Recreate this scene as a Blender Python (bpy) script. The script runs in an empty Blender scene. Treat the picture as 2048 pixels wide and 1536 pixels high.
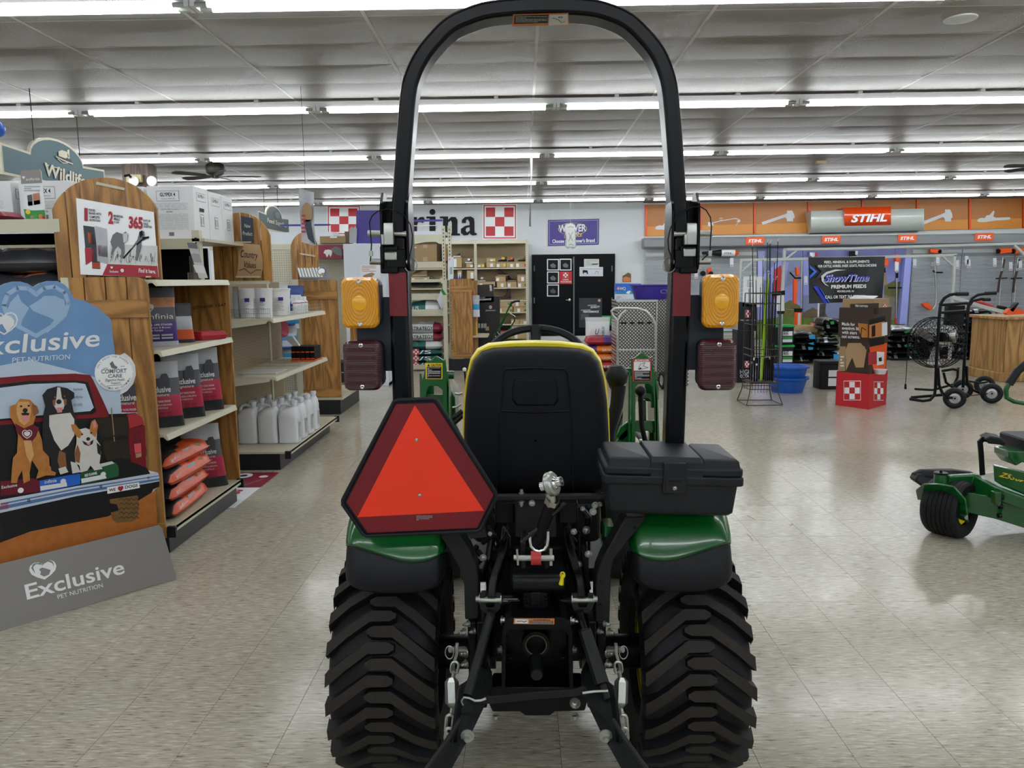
import bpy, math, random
from mathutils import Vector, Matrix, noise as mnoise
C = bpy.context.scene
COL = C.collection
rnd = random.Random(7)
R_ = math.radians
# -- camera
FPX, CXP, CYP = 1538.0, 1024.0, 768.0
EYE = Vector((0, 0, 1.486))
YAW, PIT, ROL = R_(0.895), R_(7.63), R_(0.65)
FW = Vector((-math.sin(YAW)*math.cos(PIT), math.cos(YAW)*math.cos(PIT), -math.sin(PIT)))
_r = Vector((math.cos(YAW), math.sin(YAW), 0)); _u = _r.cross(FW)
RT = _r*math.cos(ROL) - _u*math.sin(ROL); UPV = _u*math.cos(ROL) + _r*math.sin(ROL)
cam = bpy.data.cameras.new('camera'); cam.sensor_fit = 'HORIZONTAL'; cam.sensor_width = 36
cam.lens = 36*FPX/2048; cam.clip_start = 0.05; cam.clip_end = 100
co = bpy.data.objects.new('camera', cam); COL.objects.link(co)
m = Matrix((RT, UPV, -FW)).transposed().to_4x4(); m.translation = EYE; co.matrix_world = m
C.camera = co
# -- world and exposure
w = bpy.data.worlds.new('world'); C.world = w; w.use_nodes = True
w.node_tree.nodes['Background'].inputs[0].default_value = (0.8, 0.88, 1, 1)
w.node_tree.nodes['Background'].inputs[1].default_value = 0.05
vs = C.view_settings; vs.view_transform = 'Standard'; vs.look = 'None'; vs.gamma = 1; vs.use_curve_mapping = False
vs.exposure = 0.33
TUBE_POWER = 15.5
C.cycles.max_bounces = 6; C.cycles.diffuse_bounces = 3; C.cycles.glossy_bounces = 3
C.cycles.caustics_reflective = False; C.cycles.caustics_refractive = False
# -- where things stand (points read off at a known depth)
def ray(px, py): return FW + RT*((px-CXP)/FPX) + UPV*((CYP-py)/FPX)
def aY(px, py, Y): d = ray(px, py); return EYE + d*(Y/d.y)
def aZ(px, py, Z=0): d = ray(px, py); return EYE + d*((Z-EYE.z)/d.z)
def aX(px, py, X): d = ray(px, py); return EYE + d*(X/d.x)
def V(*a): return Vector(a)
class PL:
    """a real flat sheet in the room: origin, right and up directions"""
    def __init__(s, o, u, v):
        s.o = Vector(o); s.u = Vector(u).normalized(); s.v = Vector(v); s.v = (s.v - s.u*s.v.dot(s.u)).normalized(); s.n = s.u.cross(s.v)
    def p(s, px, py, off=0):
        d = ray(px, py); t = (s.o - EYE).dot(s.n)/d.dot(s.n); return EYE + d*t + s.n*off
    def uv(s, a, b, off=0): return s.o + s.u*a + s.v*b + s.n*off
def PY(Y): return PL((0, Y, 0), (1, 0, 0), (0, 0, 1))
def PX(X): return PL((X, 0, 0), (0, 1, 0), (0, 0, 1))      # faces +X
def PZ(Z): return PL((0, 0, Z), (1, 0, 0), (0, 1, 0))
# -- materials
def lin(c): return c/12.92 if c <= 0.04045 else ((c+0.055)/1.055)**2.4
def hexc(h):
    h = h.lstrip('#'); return tuple(lin(int(h[i:i+2], 16)/255) for i in (0, 2, 4)) + (1,)
MATS = {}
def mat(name, h, rough=0.5, metal=0.0, var=0.06, vscale=6, bump=0.0, bscale=60, coat=0, trans=0, emit=0, spec=0.5, alpha=1):
    if name in MATS: return MATS[name]
    M = bpy.data.materials.new(name); M.use_nodes = True; nt = M.node_tree; N = nt.nodes; L = nt.links; b = N['Principled BSDF']
    c = hexc(h); b.inputs['Base Color'].default_value = c; b.inputs['Roughness'].default_value = rough
    b.inputs['Metallic'].default_value = metal; b.inputs['Coat Weight'].default_value = coat; b.inputs['Coat Roughness'].default_value = 0.08
    b.inputs['Transmission Weight'].default_value = trans; b.inputs['Specular IOR Level'].default_value = spec
    b.inputs['Alpha'].default_value = alpha
    if emit: b.inputs['Emission Color'].default_value = c; b.inputs['Emission Strength'].default_value = emit
    g = N.new('ShaderNodeNewGeometry')
    if var:
        n = N.new('ShaderNodeTexNoise'); n.inputs['Scale'].default_value = vscale; n.inputs['Detail'].default_value = 3; L.new(g.outputs['Position'], n.inputs['Vector'])
        mx = N.new('ShaderNodeMix'); mx.data_type = 'RGBA'; L.new(n.outputs['Fac'], mx.inputs['Factor'])
        mx.inputs['A'].default_value = tuple(min(1, v*(1-var)) for v in c[:3])+(1,); mx.inputs['B'].default_value = tuple(min(1, v*(1+var)) for v in c[:3])+(1,)
        L.new(mx.outputs['Result'], b.inputs['Base Color'])
    if bump:
        n2 = N.new('ShaderNodeTexNoise'); n2.inputs['Scale'].default_value = bscale; n2.inputs['Detail'].default_value = 4; L.new(g.outputs['Position'], n2.inputs['Vector'])
        bp = N.new('ShaderNodeBump'); bp.inputs['Strength'].default_value = bump; bp.inputs['Distance'].default_value = 0.005; L.new(n2.outputs['Fac'], bp.inputs['Height']); L.new(bp.outputs['Normal'], b.inputs['Normal'])
    MATS[name] = M; return M
def raw(name, rough=0.5):
    M = bpy.data.materials.new(name); M.use_nodes = True; MATS[name] = M
    nt = M.node_tree; b = nt.nodes['Principled BSDF']; b.inputs['Roughness'].default_value = rough
    def nd(t, **k):
        n = nt.nodes.new('ShaderNode'+t)
        for a, v in k.items():
            if a[0] == '_': setattr(n, a[1:], v)
            else: n.inputs[int(a[1:]) if a[1:].isdigit() else a[1:]].default_value = v
        return n
    return M, nt, b, nd, nt.links.new
def wood(name, dark, light, grain='Z', freq=1.0):
    M, nt, b, nd, lk = raw(name, 0.42)
    g = nd('NewGeometry'); mp = nd('Mapping')
    sc = {'Z': (7, 7, 0.9), 'X': (0.9, 7, 7), 'Y': (7, 0.9, 7)}[grain]
    oi = nd('ObjectInfo'); ad = nd('VectorMath', _operation='ADD'); vm = nd('VectorMath', _operation='SCALE'); vm.inputs[0].default_value = (9, 7, 5)
    lk(oi.outputs['Random'], vm.inputs['Scale']); lk(g.outputs['Position'], ad.inputs[0]); lk(vm.outputs[0], ad.inputs[1])
    lk(ad.outputs[0], mp.inputs['Vector']); mp.inputs['Scale'].default_value = tuple(v*freq for v in sc)
    n = nd('TexNoise', iScale=1.0, iDetail=1.5); lk(mp.outputs[0], n.inputs['Vector'])
    mu = nd('Math', _operation='MULTIPLY', i1=48.0); lk(n.outputs['Fac'], mu.inputs[0])
    sn = nd('Math', _operation='SINE'); lk(mu.outputs[0], sn.inputs[0])
    n2 = nd('TexNoise', iScale=26.0, iDetail=4); lk(mp.outputs[0], n2.inputs['Vector'])
    a2 = nd('Math', _operation='MULTIPLY_ADD', i1=0.22, i2=0.5); lk(sn.outputs[0], a2.inputs[0])
    a3 = nd('Math', _operation='MULTIPLY_ADD', i1=0.5, i2=-0.25); lk(n2.outputs['Fac'], a3.inputs[0])
    a4 = nd('Math', _operation='ADD'); lk(a2.outputs[0], a4.inputs[0]); lk(a3.outputs[0], a4.inputs[1])
    cr = nd('ValToRGB'); cr.color_ramp.elements[0].position = 0.15; cr.color_ramp.elements[0].color = hexc(dark); cr.color_ramp.elements[1].position = 0.7; cr.color_ramp.elements[1].color = hexc(light)
    lk(a4.outputs[0], cr.inputs[0]); lk(cr.outputs[0], b.inputs['Base Color'])
    return M
# -- mesh builder
TXT = {}
def glyphs(s, bold=0.0, italic=0.0, space=1.0):
    k = (s, bold, italic, space)
    if k not in TXT:
        cu = bpy.data.curves.new('t', 'FONT'); cu.body = s; cu.size = 1; cu.offset = bold; cu.shear = italic; cu.space_character = space; cu.resolution_u = 3
        o = bpy.data.objects.new('t', cu); me = o.to_mesh()
        vs_ = [v.co.copy() for v in me.vertices]; fs = [tuple(p.vertices) for p in me.polygons]
        o.to_mesh_clear(); bpy.data.objects.remove(o); bpy.data.curves.remove(cu)
        TXT[k] = (vs_, fs)
    return TXT[k]
class B:
    def __init__(s): s.v = []; s.f = []; s.m = []; s.c = 0; s.mats = []
    def mi(s, M):
        if M is None: return s.c
        if isinstance(M, str): M = MATS[M]
        if M not in s.mats: s.mats.append(M)
        return s.mats.index(M)
    def use(s, M): s.c = s.mi(M); return s
    def add(s, vs_, fs, M=None):
        k = len(s.v); mi = s.mi(M); s.v += [Vector(v) for v in vs_]
        for f in fs: s.f.append(tuple(i+k for i in f)); s.m.append(mi)
        return s
    def box(s, x0, x1, y0, y1, z0, z1, M=None, T=None):
        vs_ = [V(x, y, z) for z in (z0, z1) for y in (y0, y1) for x in (x0, x1)]
        if T is not None: vs_ = [T @ v for v in vs_]
        return s.add(vs_, [(0, 2, 3, 1), (4, 5, 7, 6), (0, 1, 5, 4), (2, 6, 7, 3), (1, 3, 7, 5), (0, 4, 6, 2)], M)
    def rbox(s, x0, x1, y0, y1, z0, z1, r, M=None, T=None, axis='Z', n=3, ch=None):
        """box with corners rounded around one axis and small chamfers at both ends"""
        lo = [x0, y0, z0]; hi = [x1, y1, z1]; ax = 'XYZ'.index(axis); a, b_ = [(1, 2), (2, 0), (0, 1)][ax]
        ch = r*0.3 if ch is None else ch; rings = []
        for (t, ins) in ((lo[ax], ch), (lo[ax]+ch, 0), (hi[ax]-ch, 0), (hi[ax], ch)):
            ring = []
            for (ca, cb, a0) in ((hi[a]-r, hi[b_]-r, 0), (lo[a]+r, hi[b_]-r, 90), (lo[a]+r, lo[b_]+r, 180), (hi[a]-r, lo[b_]+r, 270)):
                for k in range(n+1):
                    an = R_(a0+90*k/n); q = [0, 0, 0]; q[ax] = t; rr = max(r-ins, 0.0001)
                    q[a] = ca+rr*math.cos(an); q[b_] = cb+rr*math.sin(an); ring.append(V(*q))
            rings.append(ring)
        if T is not None: rings = [[T @ v for v in g] for g in rings]
        return s.loft(rings, M)
    def loft(s, rings, M=None, cap=True, close=True):
        n = len(rings[0]); vs_ = [v for g in rings for v in g]; fs = []
        for i in range(len(rings)-1):
            for j in range(n if close else n-1):
                a = i*n+j; b_ = i*n+(j+1) % n; fs.append((a, b_, b_+n, a+n))
        if cap and close: fs.append(tuple(range(n-1, -1, -1))); fs.append(tuple((len(rings)-1)*n+j for j in range(n)))
        return s.add(vs_, fs, M)
    def cyl(s, p0, p1, r0, r1=None, n=12, M=None, cap=True):
        p0 = Vector(p0); p1 = Vector(p1); r1 = r0 if r1 is None else r1
        return s.tube([p0, p1], [r0, r1], n, M, cap)
    def tube(s, pts, r, n=8, M=None, cap=True, closed=False, sq=None, up=None, rot=0):
        pts = [Vector(p) for p in pts]; k = len(pts); rs = r if isinstance(r, (list, tuple)) else [r]*k; rings = []
        d0 = (pts[1]-pts[0]).normalized(); nx = Vector(up) if up is not None else (V(0, 0, 1) if abs(d0.z) < 0.9 else V(0, 1, 0))
        for i in range(k):
            if closed: d = (pts[(i+1) % k]-pts[i-1]).normalized()
            elif i == 0: d = d0
            elif i == k-1: d = (pts[-1]-pts[-2]).normalized()
            else: d = ((pts[i]-pts[i-1]).normalized()+(pts[i+1]-pts[i]).normalized()).normalized()
            nx = (nx-d*nx.dot(d)); nx.normalize(); ny = d.cross(nx)
            if sq:   # rectangular section (half-width along ny, half-height along nx)
                a, b_ = sq; c = min(a, b_)*0.25; q = [(a, b_-c), (a-c, b_), (-a+c, b_), (-a, b_-c), (-a, -b_+c), (-a+c, -b_), (a-c, -b_), (a, -b_+c)]
                e = 1.0
                if 0 < i < k-1 and not closed:
                    cs = (pts[i]-pts[i-1]).normalized().dot(d); e = 1/max(cs, 0.5)
                rings.append([pts[i]+ny*x*e+nx*y*e for x, y in q])
            else: rings.append([pts[i]+(nx*math.cos(2*math.pi*j/n+rot)+ny*math.sin(2*math.pi*j/n+rot))*rs[i] for j in range(n)])
        if closed: rings.append(rings[0]); return s.loft(rings, M, cap=False)
        return s.loft(rings, M, cap)
    def lathe(s, prof, c, ax=(0, 0, 1), n=24, M=None, a0=0, a1=360):
        """prof: (along axis, radius)"""
        ax = Vector(ax).normalized(); c = Vector(c); t = V(1, 0, 0) if abs(ax.x) < 0.9 else V(0, 0, 1); e1 = (t-ax*t.dot(ax)).normalized(); e2 = ax.cross(e1)
        full = a1-a0 >= 360; m_ = n if full else n+1
        vs_ = [c+ax*h+(e1*math.cos(R_(a0+(a1-a0)*j/n))+e2*math.sin(R_(a0+(a1-a0)*j/n)))*r for h, r in prof for j in range(m_)]
        fs = [(i*m_+j, i*m_+(j+1) % m_, (i+1)*m_+(j+1) % m_, (i+1)*m_+j) for i in range(len(prof)-1) for j in range(n)]
        return s.add(vs_, fs, M)
    def ball(s, c, r, M=None, n=12, sc=(1, 1, 1)):
        c = Vector(c); m_ = max(4, n//2); pr = [(-math.cos(math.pi*i/m_), max(1e-4, math.sin(math.pi*i/m_))) for i in range(m_+1)]
        vs_ = [c+V(rr*math.cos(2*math.pi*j/n)*r*sc[0], rr*math.sin(2*math.pi*j/n)*r*sc[1], h*r*sc[2]) for h, rr in pr for j in range(n)]
        return s.add(vs_, [(i*n+j, i*n+(j+1) % n, (i+1)*n+(j+1) % n, (i+1)*n+j) for i in range(m_) for j in range(n)], M)
    def prism(s, pts, ext, M=None):
        pts = [Vector(p) for p in pts]; e = Vector(ext); n = len(pts)
        nn = V(0, 0, 0)
        for i in range(n): nn += (pts[i]-pts[0]).cross(pts[(i+1) % n]-pts[0])
        if nn.dot(e) > 0: pts = pts[::-1]
        return s.add(pts+[p+e for p in pts], [tuple(range(n))]+[tuple(range(2*n-1, n-1, -1))]+[(i, i+n, (i+1) % n+n, (i+1) % n) for i in range(n)], M)
    def poly(s, pts, M=None): return s.add(pts, [tuple(range(len(pts)))], M)
    def pp(s, pl, px, M=None, off=0.001): return s.poly([pl.p(x, y, off) for x, y in px][::-1] if _ccw(px) else [pl.p(x, y, off) for x, y in px], M)
    def slab(s, pl, px, th, M=None, off=0): return s.prism([pl.p(x, y, off) for x, y in px], pl.n*th, M)
    def disc(s, pl, c, r, M=None, off=0.001, n=20, ry=None, rin=0):
        """printed disc / ring, c in plane coords (3D point), radii in metres"""
        ry = r if ry is None else ry; q = [c+pl.u*math.cos(2*math.pi*j/n)*r+pl.v*math.sin(2*math.pi*j/n)*ry+pl.n*off for j in range(n)]
        if not rin: return s.poly(q, M)
        k = rin/r; q2 = [c+pl.u*math.cos(2*math.pi*j/n)*r*k+pl.v*math.sin(2*math.pi*j/n)*ry*k+pl.n*off for j in range(n)]
        return s.add(q+q2, [(j, (j+1) % n, n+(j+1) % n, n+j) for j in range(n)], M)
    def rect(s, pl, x0, y0, x1, y1, M=None, off=0.001): return s.pp(pl, [(x0, y0), (x1, y0), (x1, y1), (x0, y1)], M, off)
    def line(s, pl, pts, wpx, M=None, off=0.001):
        """printed stroke, width in photo pixels"""
        q = [pl.p(x, y, off) for x, y in pts]; h = (pl.p(pts[0][0]+wpx, pts[0][1])-pl.p(*pts[0])).length/2
        for a, b_ in zip(q, q[1:]):
            d = (b_-a)
            if d.length < 1e-6: continue
            d.normalize(); sd = d.cross(pl.n)*h; a2 = a-d*h*0.5; b2 = b_+d*h*0.5; s.poly([a2+sd, b2+sd, b2-sd, a2-sd], M)
        return s
    def text(s, pl, t, L, Rr, h, M=None, off=0.0015, bold=0.0, italic=0.0, flip=False, space=1.0, up=None):
        """text whose ink runs from pixel L to pixel Rr on its baseline, cap height h pixels"""
        a = pl.p(*L, off); b_ = pl.p(*Rr, off); c = pl.p(L[0], L[1]-h, off) if up is None else pl.p(*up, off)
        return s.text3(t, a, b_, c, M, bold, italic, space)
    def text3(s, t, a, b_, c, M=None, bold=0.0, italic=0.0, space=1.0):
        vs_, fs = glyphs(t, bold, italic, space)
        if not vs_: return s
        x0 = min(v.x for v in vs_); x1 = max(v.x for v in vs_); cap = 0.72
        U = (b_-a)/(x1-x0); W = (c-a)/cap
        return s.add([a+U*(v.x-x0)+W*v.y for v in vs_], fs, M)
    def greek(s, pl, x0, y0, x1, y1, rows, M=None, off=0.0015, seed=1, fill=0.55):
        """lines of small print too small to read"""
        r = random.Random(seed); hh = (y1-y0)/rows
        for i in range(rows):
            x = x0; y = y0+i*hh
            while x < x1-1:
                wd = min(r.uniform(0.04, 0.16)*(x1-x0), x1-x)
                s.rect(pl, x, y, x+wd*0.88, y+hh*fill, M, off); x += wd
                if r.random() < 0.06: break
        return s
    def grid(s, P, M=None, close_u=False):
        """P[i][j] rows of points; M may be a function (i, j)->material"""
        n = len(P[0]); vs_ = [p for row in P for p in row]; k = len(s.v); s.v += [Vector(v) for v in vs_]
        for i in range(len(P)-1):
            for j in range(n if close_u else n-1):
                a = i*n+j; b_ = i*n+(j+1) % n; s.f.append(tuple(q+k for q in (a, b_, b_+n, a+n))); s.m.append(s.mi(M(i, j) if callable(M) else M))
        return s
    def xf(s, T): s.v = [T @ v for v in s.v]; return s
    def build(s, name, M=None, pr=None, sm=35, bevel=0, centre=True, seg=2):
        if M is not None and not s.mats: s.mi(M)
        me = bpy.data.meshes.new(name)
        c = V(0, 0, 0)
        if centre and s.v:
            lo = [min(v[i] for v in s.v) for i in range(3)]; hi = [max(v[i] for v in s.v) for i in range(3)]; c = (Vector(lo)+Vector(hi))/2
        me.from_pydata([tuple(v-c) for v in s.v], [], s.f)
        for mm in s.mats: me.materials.append(mm)
        if len(s.mats) > 1: me.polygons.foreach_set('material_index', s.m)
        if sm:
            me.polygons.foreach_set('use_smooth', [True]*len(me.polygons)); me.set_sharp_from_angle(angle=R_(sm))
        me.update()
        o = bpy.data.objects.new(name, me); COL.objects.link(o)
        o['_w'] = tuple(c)
        if pr is not None: o.parent = pr; o.location = c-Vector(pr['_w'])
        else: o.location = c
        if bevel:
            md = o.modifiers.new('b', 'BEVEL'); md.width = bevel; md.segments = seg; md.limit_method = 'ANGLE'; md.angle_limit = R_(40)
        return o
def _ccw(px): return sum(px[i][0]*px[(i+1) % len(px)][1]-px[(i+1) % len(px)][0]*px[i][1] for i in range(len(px))) > 0
def thing(name, label, cat, loc, group=None):
    o = bpy.data.objects.new(name, None); COL.objects.link(o); o.location = loc; o.empty_display_size = 0.1
    o['_w'] = tuple(loc); o['label'] = label; o['category'] = cat
    if group: o['group'] = group
    return o
def tag(o, label, cat, group=None):
    o['label'] = label; o['category'] = cat
    if group: o['group'] = group
    return o
def struct(o): o['kind'] = 'structure'; return o
def stuff(o): o['kind'] = 'stuff'; return o
def dup(root, loc=None, rz=None, label=None, group=None, sc=None):
    def cp(o, par):
        c = o.copy(); COL.objects.link(c)
        if par is not None: c.parent = par
        for ch in o.children: cp(ch, c)
        return c
    r = cp(root, None)
    if loc is not None: r.location = loc
    if rz is not None: r.rotation_euler = (0, 0, rz)
    if sc is not None: r.scale = (sc,)*3 if not isinstance(sc, tuple) else sc
    if label: r['label'] = label
    if group: r['group'] = group
    return r
def RZ(a): return Matrix.Rotation(R_(a), 4, 'Z')
def TR(x, y, z): return Matrix.Translation((x, y, z))
# -- the paints, plastics, papers
mat('black_paint', '05070a', 0.36, var=0.1, spec=0.22)
mat('rops_paint', '020409', 0.28, var=0.1, spec=0.22)
mat('black_plastic', '101218', 0.5, spec=0.3, var=0.08, bump=0.15, bscale=900)
mat('seat_plastic', '050810', 0.55, spec=0.25, var=0.08, bump=0.25, bscale=700)
mat('toolbox_plastic', '15181e', 0.5, spec=0.35, var=0.06, bump=0.15, bscale=900)
mat('iron', '05070b', 0.38, spec=0.3, var=0.3, vscale=30, bump=0.2, bscale=200)
mat('flat_bar', '1a1c1d', 0.5, var=0.08, spec=0.3)
mat('slate_plate', '1a222d', 0.5, var=0.05)
mat('rubber', '0c0d12', 0.6, spec=0.35, var=0.2, vscale=25, bump=0.2, bscale=250)
mat('lug_top', '2f2a26', 0.75, spec=0.3, var=0.25, vscale=40, bump=0.3, bscale=300)
mat('green_paint', '08561f', 0.22, var=0.05, coat=0.5)
mat('dark_green', '0b4a1e', 0.3, var=0.05, coat=0.4)
mat('yellow_paint', 'e6d20f', 0.35, var=0.04)
mat('zinc', 'aeb2ab', 0.33, metal=0.9, var=0.12, vscale=60)
mat('chrome', 'd8dadb', 0.16, metal=1, var=0.05)
mat('alu', 'b4b6b4', 0.33, metal=0.85, var=0.08)
mat('amber', 'f0a400', 0.18, var=0.05, coat=0.5)
mat('amber_edge', 'c07800', 0.2, var=0.05, coat=0.5)
mat('amber_glow_paint', 'f8b416', 0.15, var=0.02, coat=0.5)
mat('lens_red', '48081a', 0.2, var=0.1, coat=0.5)
mat('lens_dark', '3a0614', 0.2, var=0.1, coat=0.5)
mat('red_tape', '7a0f1c', 0.35, var=0.1, vscale=80)
mat('smv_border', '780c1a', 0.42, var=0.12, vscale=20)
mat('smv_orange', 'ff3a18', 0.5, var=0.0)
mat('red_paint', 'b8322e', 0.4, var=0.2, vscale=80)
mat('white', 'e6e8ea', 0.5, var=0.02)
mat('white_gloss', 'eef0f4', 0.25, var=0.02)
mat('bright_white', 'f6f8fa', 0.45, var=0.01)
mat('off_white', 'cfd2d0', 0.5, var=0.04)
mat('wall_white', 'd6dade', 0.7, var=0.02, vscale=1)
mat('ink', '0c0e12', 0.5, var=0, spec=.2)
mat('grey_ink', '6d7074', 0.5, var=0)
mat('light_ink', 'a6aaae', 0.5, var=0)
mat('beige_metal', 'c9c5ae', 0.4, var=0.04)
mat('deck_beige', 'c4bda6', 0.45, var=0.05, vscale=20)
mat('kick_black', '080c14', 0.4, var=0.08)
mat('hardboard', '8a7a60', 0.7, var=0.1, vscale=15)
mat('shade_paint', '090b10', 0.7, spec=.1)  # near-black colour that stands in for shade inside the shelving
mat('purple', '40308c', 0.45, var=0.05)
mat('tub_purple', '3f2f9a', 0.35, var=0.04)
mat('tub_blue', '1a5fc4', 0.35, var=0.04)
mat('maroon', '8a1f38', 0.45, var=0.05)
mat('crimson', 'a81f30', 0.45, var=0.05)
mat('checker_red', 'c4202c', 0.45, var=0.04)
mat('orange', 'f05a14', 0.4, var=0.03)
mat('orange_bag', 'd8572a', 0.35, var=0.12, vscale=12)
mat('orange_feed', 'e8730c', 0.4, var=0.05)
mat('teal_bag', '23625e', 0.35, var=0.2, vscale=10)
mat('bag_grey', '4a4c54', 0.35, var=0.15, vscale=12)
mat('bag_dark', '26282e', 0.3, var=0.2, vscale=12)
mat('bag_silver', 'b2b5bb', 0.25, var=0.15, vscale=20)
mat('bag_purple', '4a2a7c', 0.35, var=0.08)
mat('bag_pink', 'b02c4a', 0.35, var=0.08)
mat('bag_meat', 'b87a52', 0.4, var=0.45, vscale=25)
mat('bag_blue', '1f3f86', 0.3, var=0.1)
mat('sky_blue', '2f9bd0', 0.4, var=0.03)
mat('black_film', '07090c', 0.16, var=0.3, bump=1.0, bscale=22)
mat('clear_film', 'a8acb2', 0.15, metal=0.6, var=0.3, bump=0.8, bscale=40)
mat('lid_green', '14a040', 0.35, var=0.03)
mat('film_green', '1f7a4a', 0.3, var=0.1)
mat('kraft', 'a08560', 0.7, var=0.06)
mat('kraft_dark', '6b5a45', 0.7, var=0.06)
mat('box_tan', 'b49a72', 0.65, var=0.06)
mat('box_brown', '3a2a20', 0.55, var=0.05)
mat('tape', 'b39c7c', 0.35)
mat('sign_teal', '4a6a72', 0.5, var=0.03)
mat('sign_cream', 'd8d2bc', 0.5, var=0.03)
mat('sign_green', '3a4f4c', 0.5, var=0.03)
mat('navy', '2b3645', 0.5, var=0.03)
mat('paper_tan', 'b08e68', 0.6, var=0.06)
mat('stand_grey', '8c8886', 0.45, var=0.02)
mat('door_black', '020409', 0.35, var=0.1, spec=0.12)
mat('fan_bronze', '37342c', 0.4, metal=0.5, var=0.1)
mat('fan_blade', '2b2522', 0.5, var=0.1)
mat('valance', '8c8f93', 0.4, var=0.04)
mat('valance_light', 'b8beb8', 0.3, var=0.04)
mat('slat_grey', '9aa0a6', 0.45, var=0.04)
mat('slat_line', 'd8dcde', 0.4, var=0)
mat('banner_black', '0a0b0f', 0.35, var=0.1)
mat('royal', '2030b0', 0.4, var=0.1)
mat('blue_print', '2468d0', 0.4, var=0.05)
mat('lime', '9ccc1e', 0.4, var=0.05)
mat('rack_brown', '3a3230', 0.45, var=0.1)
mat('tee_grey', 'b4afa8', .5)
mat('tile_gap', '4a463e', 0.8)
mat('pine', 'a8794a', 0.5, var=0.1)
mat('yellow_ink', 'e8c820', 0.5, var=0)
mat('orange_ink', 'd88040', 0.5, var=0)
mat('red_ink', 'c02030', 0.5, var=0)
mat('teal_ink', '2a8a80', 0.5, var=0)
mat('green_ink', '2c8a3c', 0.5, var=0)
mat('stainless', 'b2b2ac', 0.25, metal=0.9, var=0.1)
mat('cooler_white', 'd4dbe4', 0.4, var=0.02)
mat('jug_white', 'dfe2e6', 0.35, var=0.02)
mat('beige_plastic', 'cdbf92', 0.5, var=0.03)
mat('wall_band', '2c3a42', 0.5)
wood('oak_ply', '7a5228', 'b58344')
wood('oak_ply_x', '7a5228', 'b58344', 'X')
wood('counter_wood', '8a6436', 'b98f58', 'Z', 0.6)
wood('post_wood', '4a3a34', '7a6458')
# glowing fluorescent tube
M, nt, b, nd, lk = raw('tube_glow'); b.inputs['Base Color'].default_value = (1, 1, 1, 1)
b.inputs['Emission Color'].default_value = (0.93, 0.975, 1.0, 1); b.inputs['Emission Strength'].default_value = TUBE_POWER
# vinyl floor tile: warm grey with streaks that run across the aisle
M, nt, b, nd, lk = raw('floor_tile', 0.19)
g = nd('NewGeometry'); oi = nd('ObjectInfo'); vm = nd('VectorMath', _operation='SCALE'); vm.inputs[0].default_value = (3, 5, 0); lk(oi.outputs['Random'], vm.inputs['Scale'])
ad = nd('VectorMath', _operation='ADD'); lk(g.outputs['Position'], ad.inputs[0]); lk(vm.outputs[0], ad.inputs[1])
mp = nd('Mapping'); mp.inputs['Scale'].default_value = (17, 115, 1); lk(ad.outputs[0], mp.inputs['Vector'])
n1 = nd('TexNoise', iScale=1.0, iDetail=3.0, iRoughness=0.6); lk(mp.outputs[0], n1.inputs['Vector'])
cr = nd('ValToRGB'); E = cr.color_ramp.elements
E[0].position = 0.30; E[0].color = hexc('6a6354'); E[1].position = 0.74; E[1].color = hexc('ccc6b4')
for ps, cc in ((0.36, '9a927f'), (0.43, 'b0a896'), (0.56, 'b8b1a0'), (0.63, 'cdc8bb')): e = E.new(ps); e.color = hexc(cc)
lk(n1.outputs['Fac'], cr.inputs[0])
n2 = nd('TexNoise', iScale=1.1, iDetail=5.0); lk(g.outputs['Position'], n2.inputs['Vector'])
hs = nd('HueSaturation'); mr = nd('MapRange', i3=0.80, i4=1.14); mr.inputs[1].default_value = 0.1; mr.inputs[2].default_value = 0.9
lk(n2.outputs['Fac'], mr.inputs[0]); lk(mr.outputs[0], hs.inputs['Value']); lk(cr.outputs[0], hs.inputs['Color']); lk(hs.outputs[0], b.inputs['Base Color'])
b.inputs['Specular IOR Level'].default_value = 0.5
n3 = nd('TexNoise', iScale=6.0, iDetail=5.0); lk(g.outputs['Position'], n3.inputs['Vector']); m3 = nd('MapRange', i3=0.13, i4=0.24); lk(n3.outputs['Fac'], m3.inputs[0]); m3.inputs[1].default_value = .2; m3.inputs[2].default_value = .8; lk(m3.outputs[0], b.inputs['Roughness'])
n4 = nd('TexNoise', iScale=3.0, iDetail=3.0); lk(g.outputs['Position'], n4.inputs['Vector'])
bp = nd('Bump', iStrength=0.25, iDistance=0.006); lk(n4.outputs['Fac'], bp.inputs['Height']); lk(bp.outputs[0], b.inputs['Normal'])
# embossed vinyl ceiling panel
M, nt, b, nd, lk = raw('ceiling_vinyl', 0.45); b.inputs['Base Color'].default_value = hexc('857f79')
g = nd('NewGeometry'); mp = nd('Mapping'); mp.inputs['Scale'].default_value = (1, 1, 1); lk(g.outputs['Position'], mp.inputs['Vector'])
n1 = nd('TexNoise', iScale=80.0, iDetail=2.0, iRoughness=0.6); lk(mp.outputs[0], n1.inputs['Vector'])
b.inputs['Specular IOR Level'].default_value = 0.35
bp = nd('Bump', iStrength=1.0, iDistance=0.008); lk(n1.outputs['Fac'], bp.inputs['Height']); lk(bp.outputs[0], b.inputs['Normal'])
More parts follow.
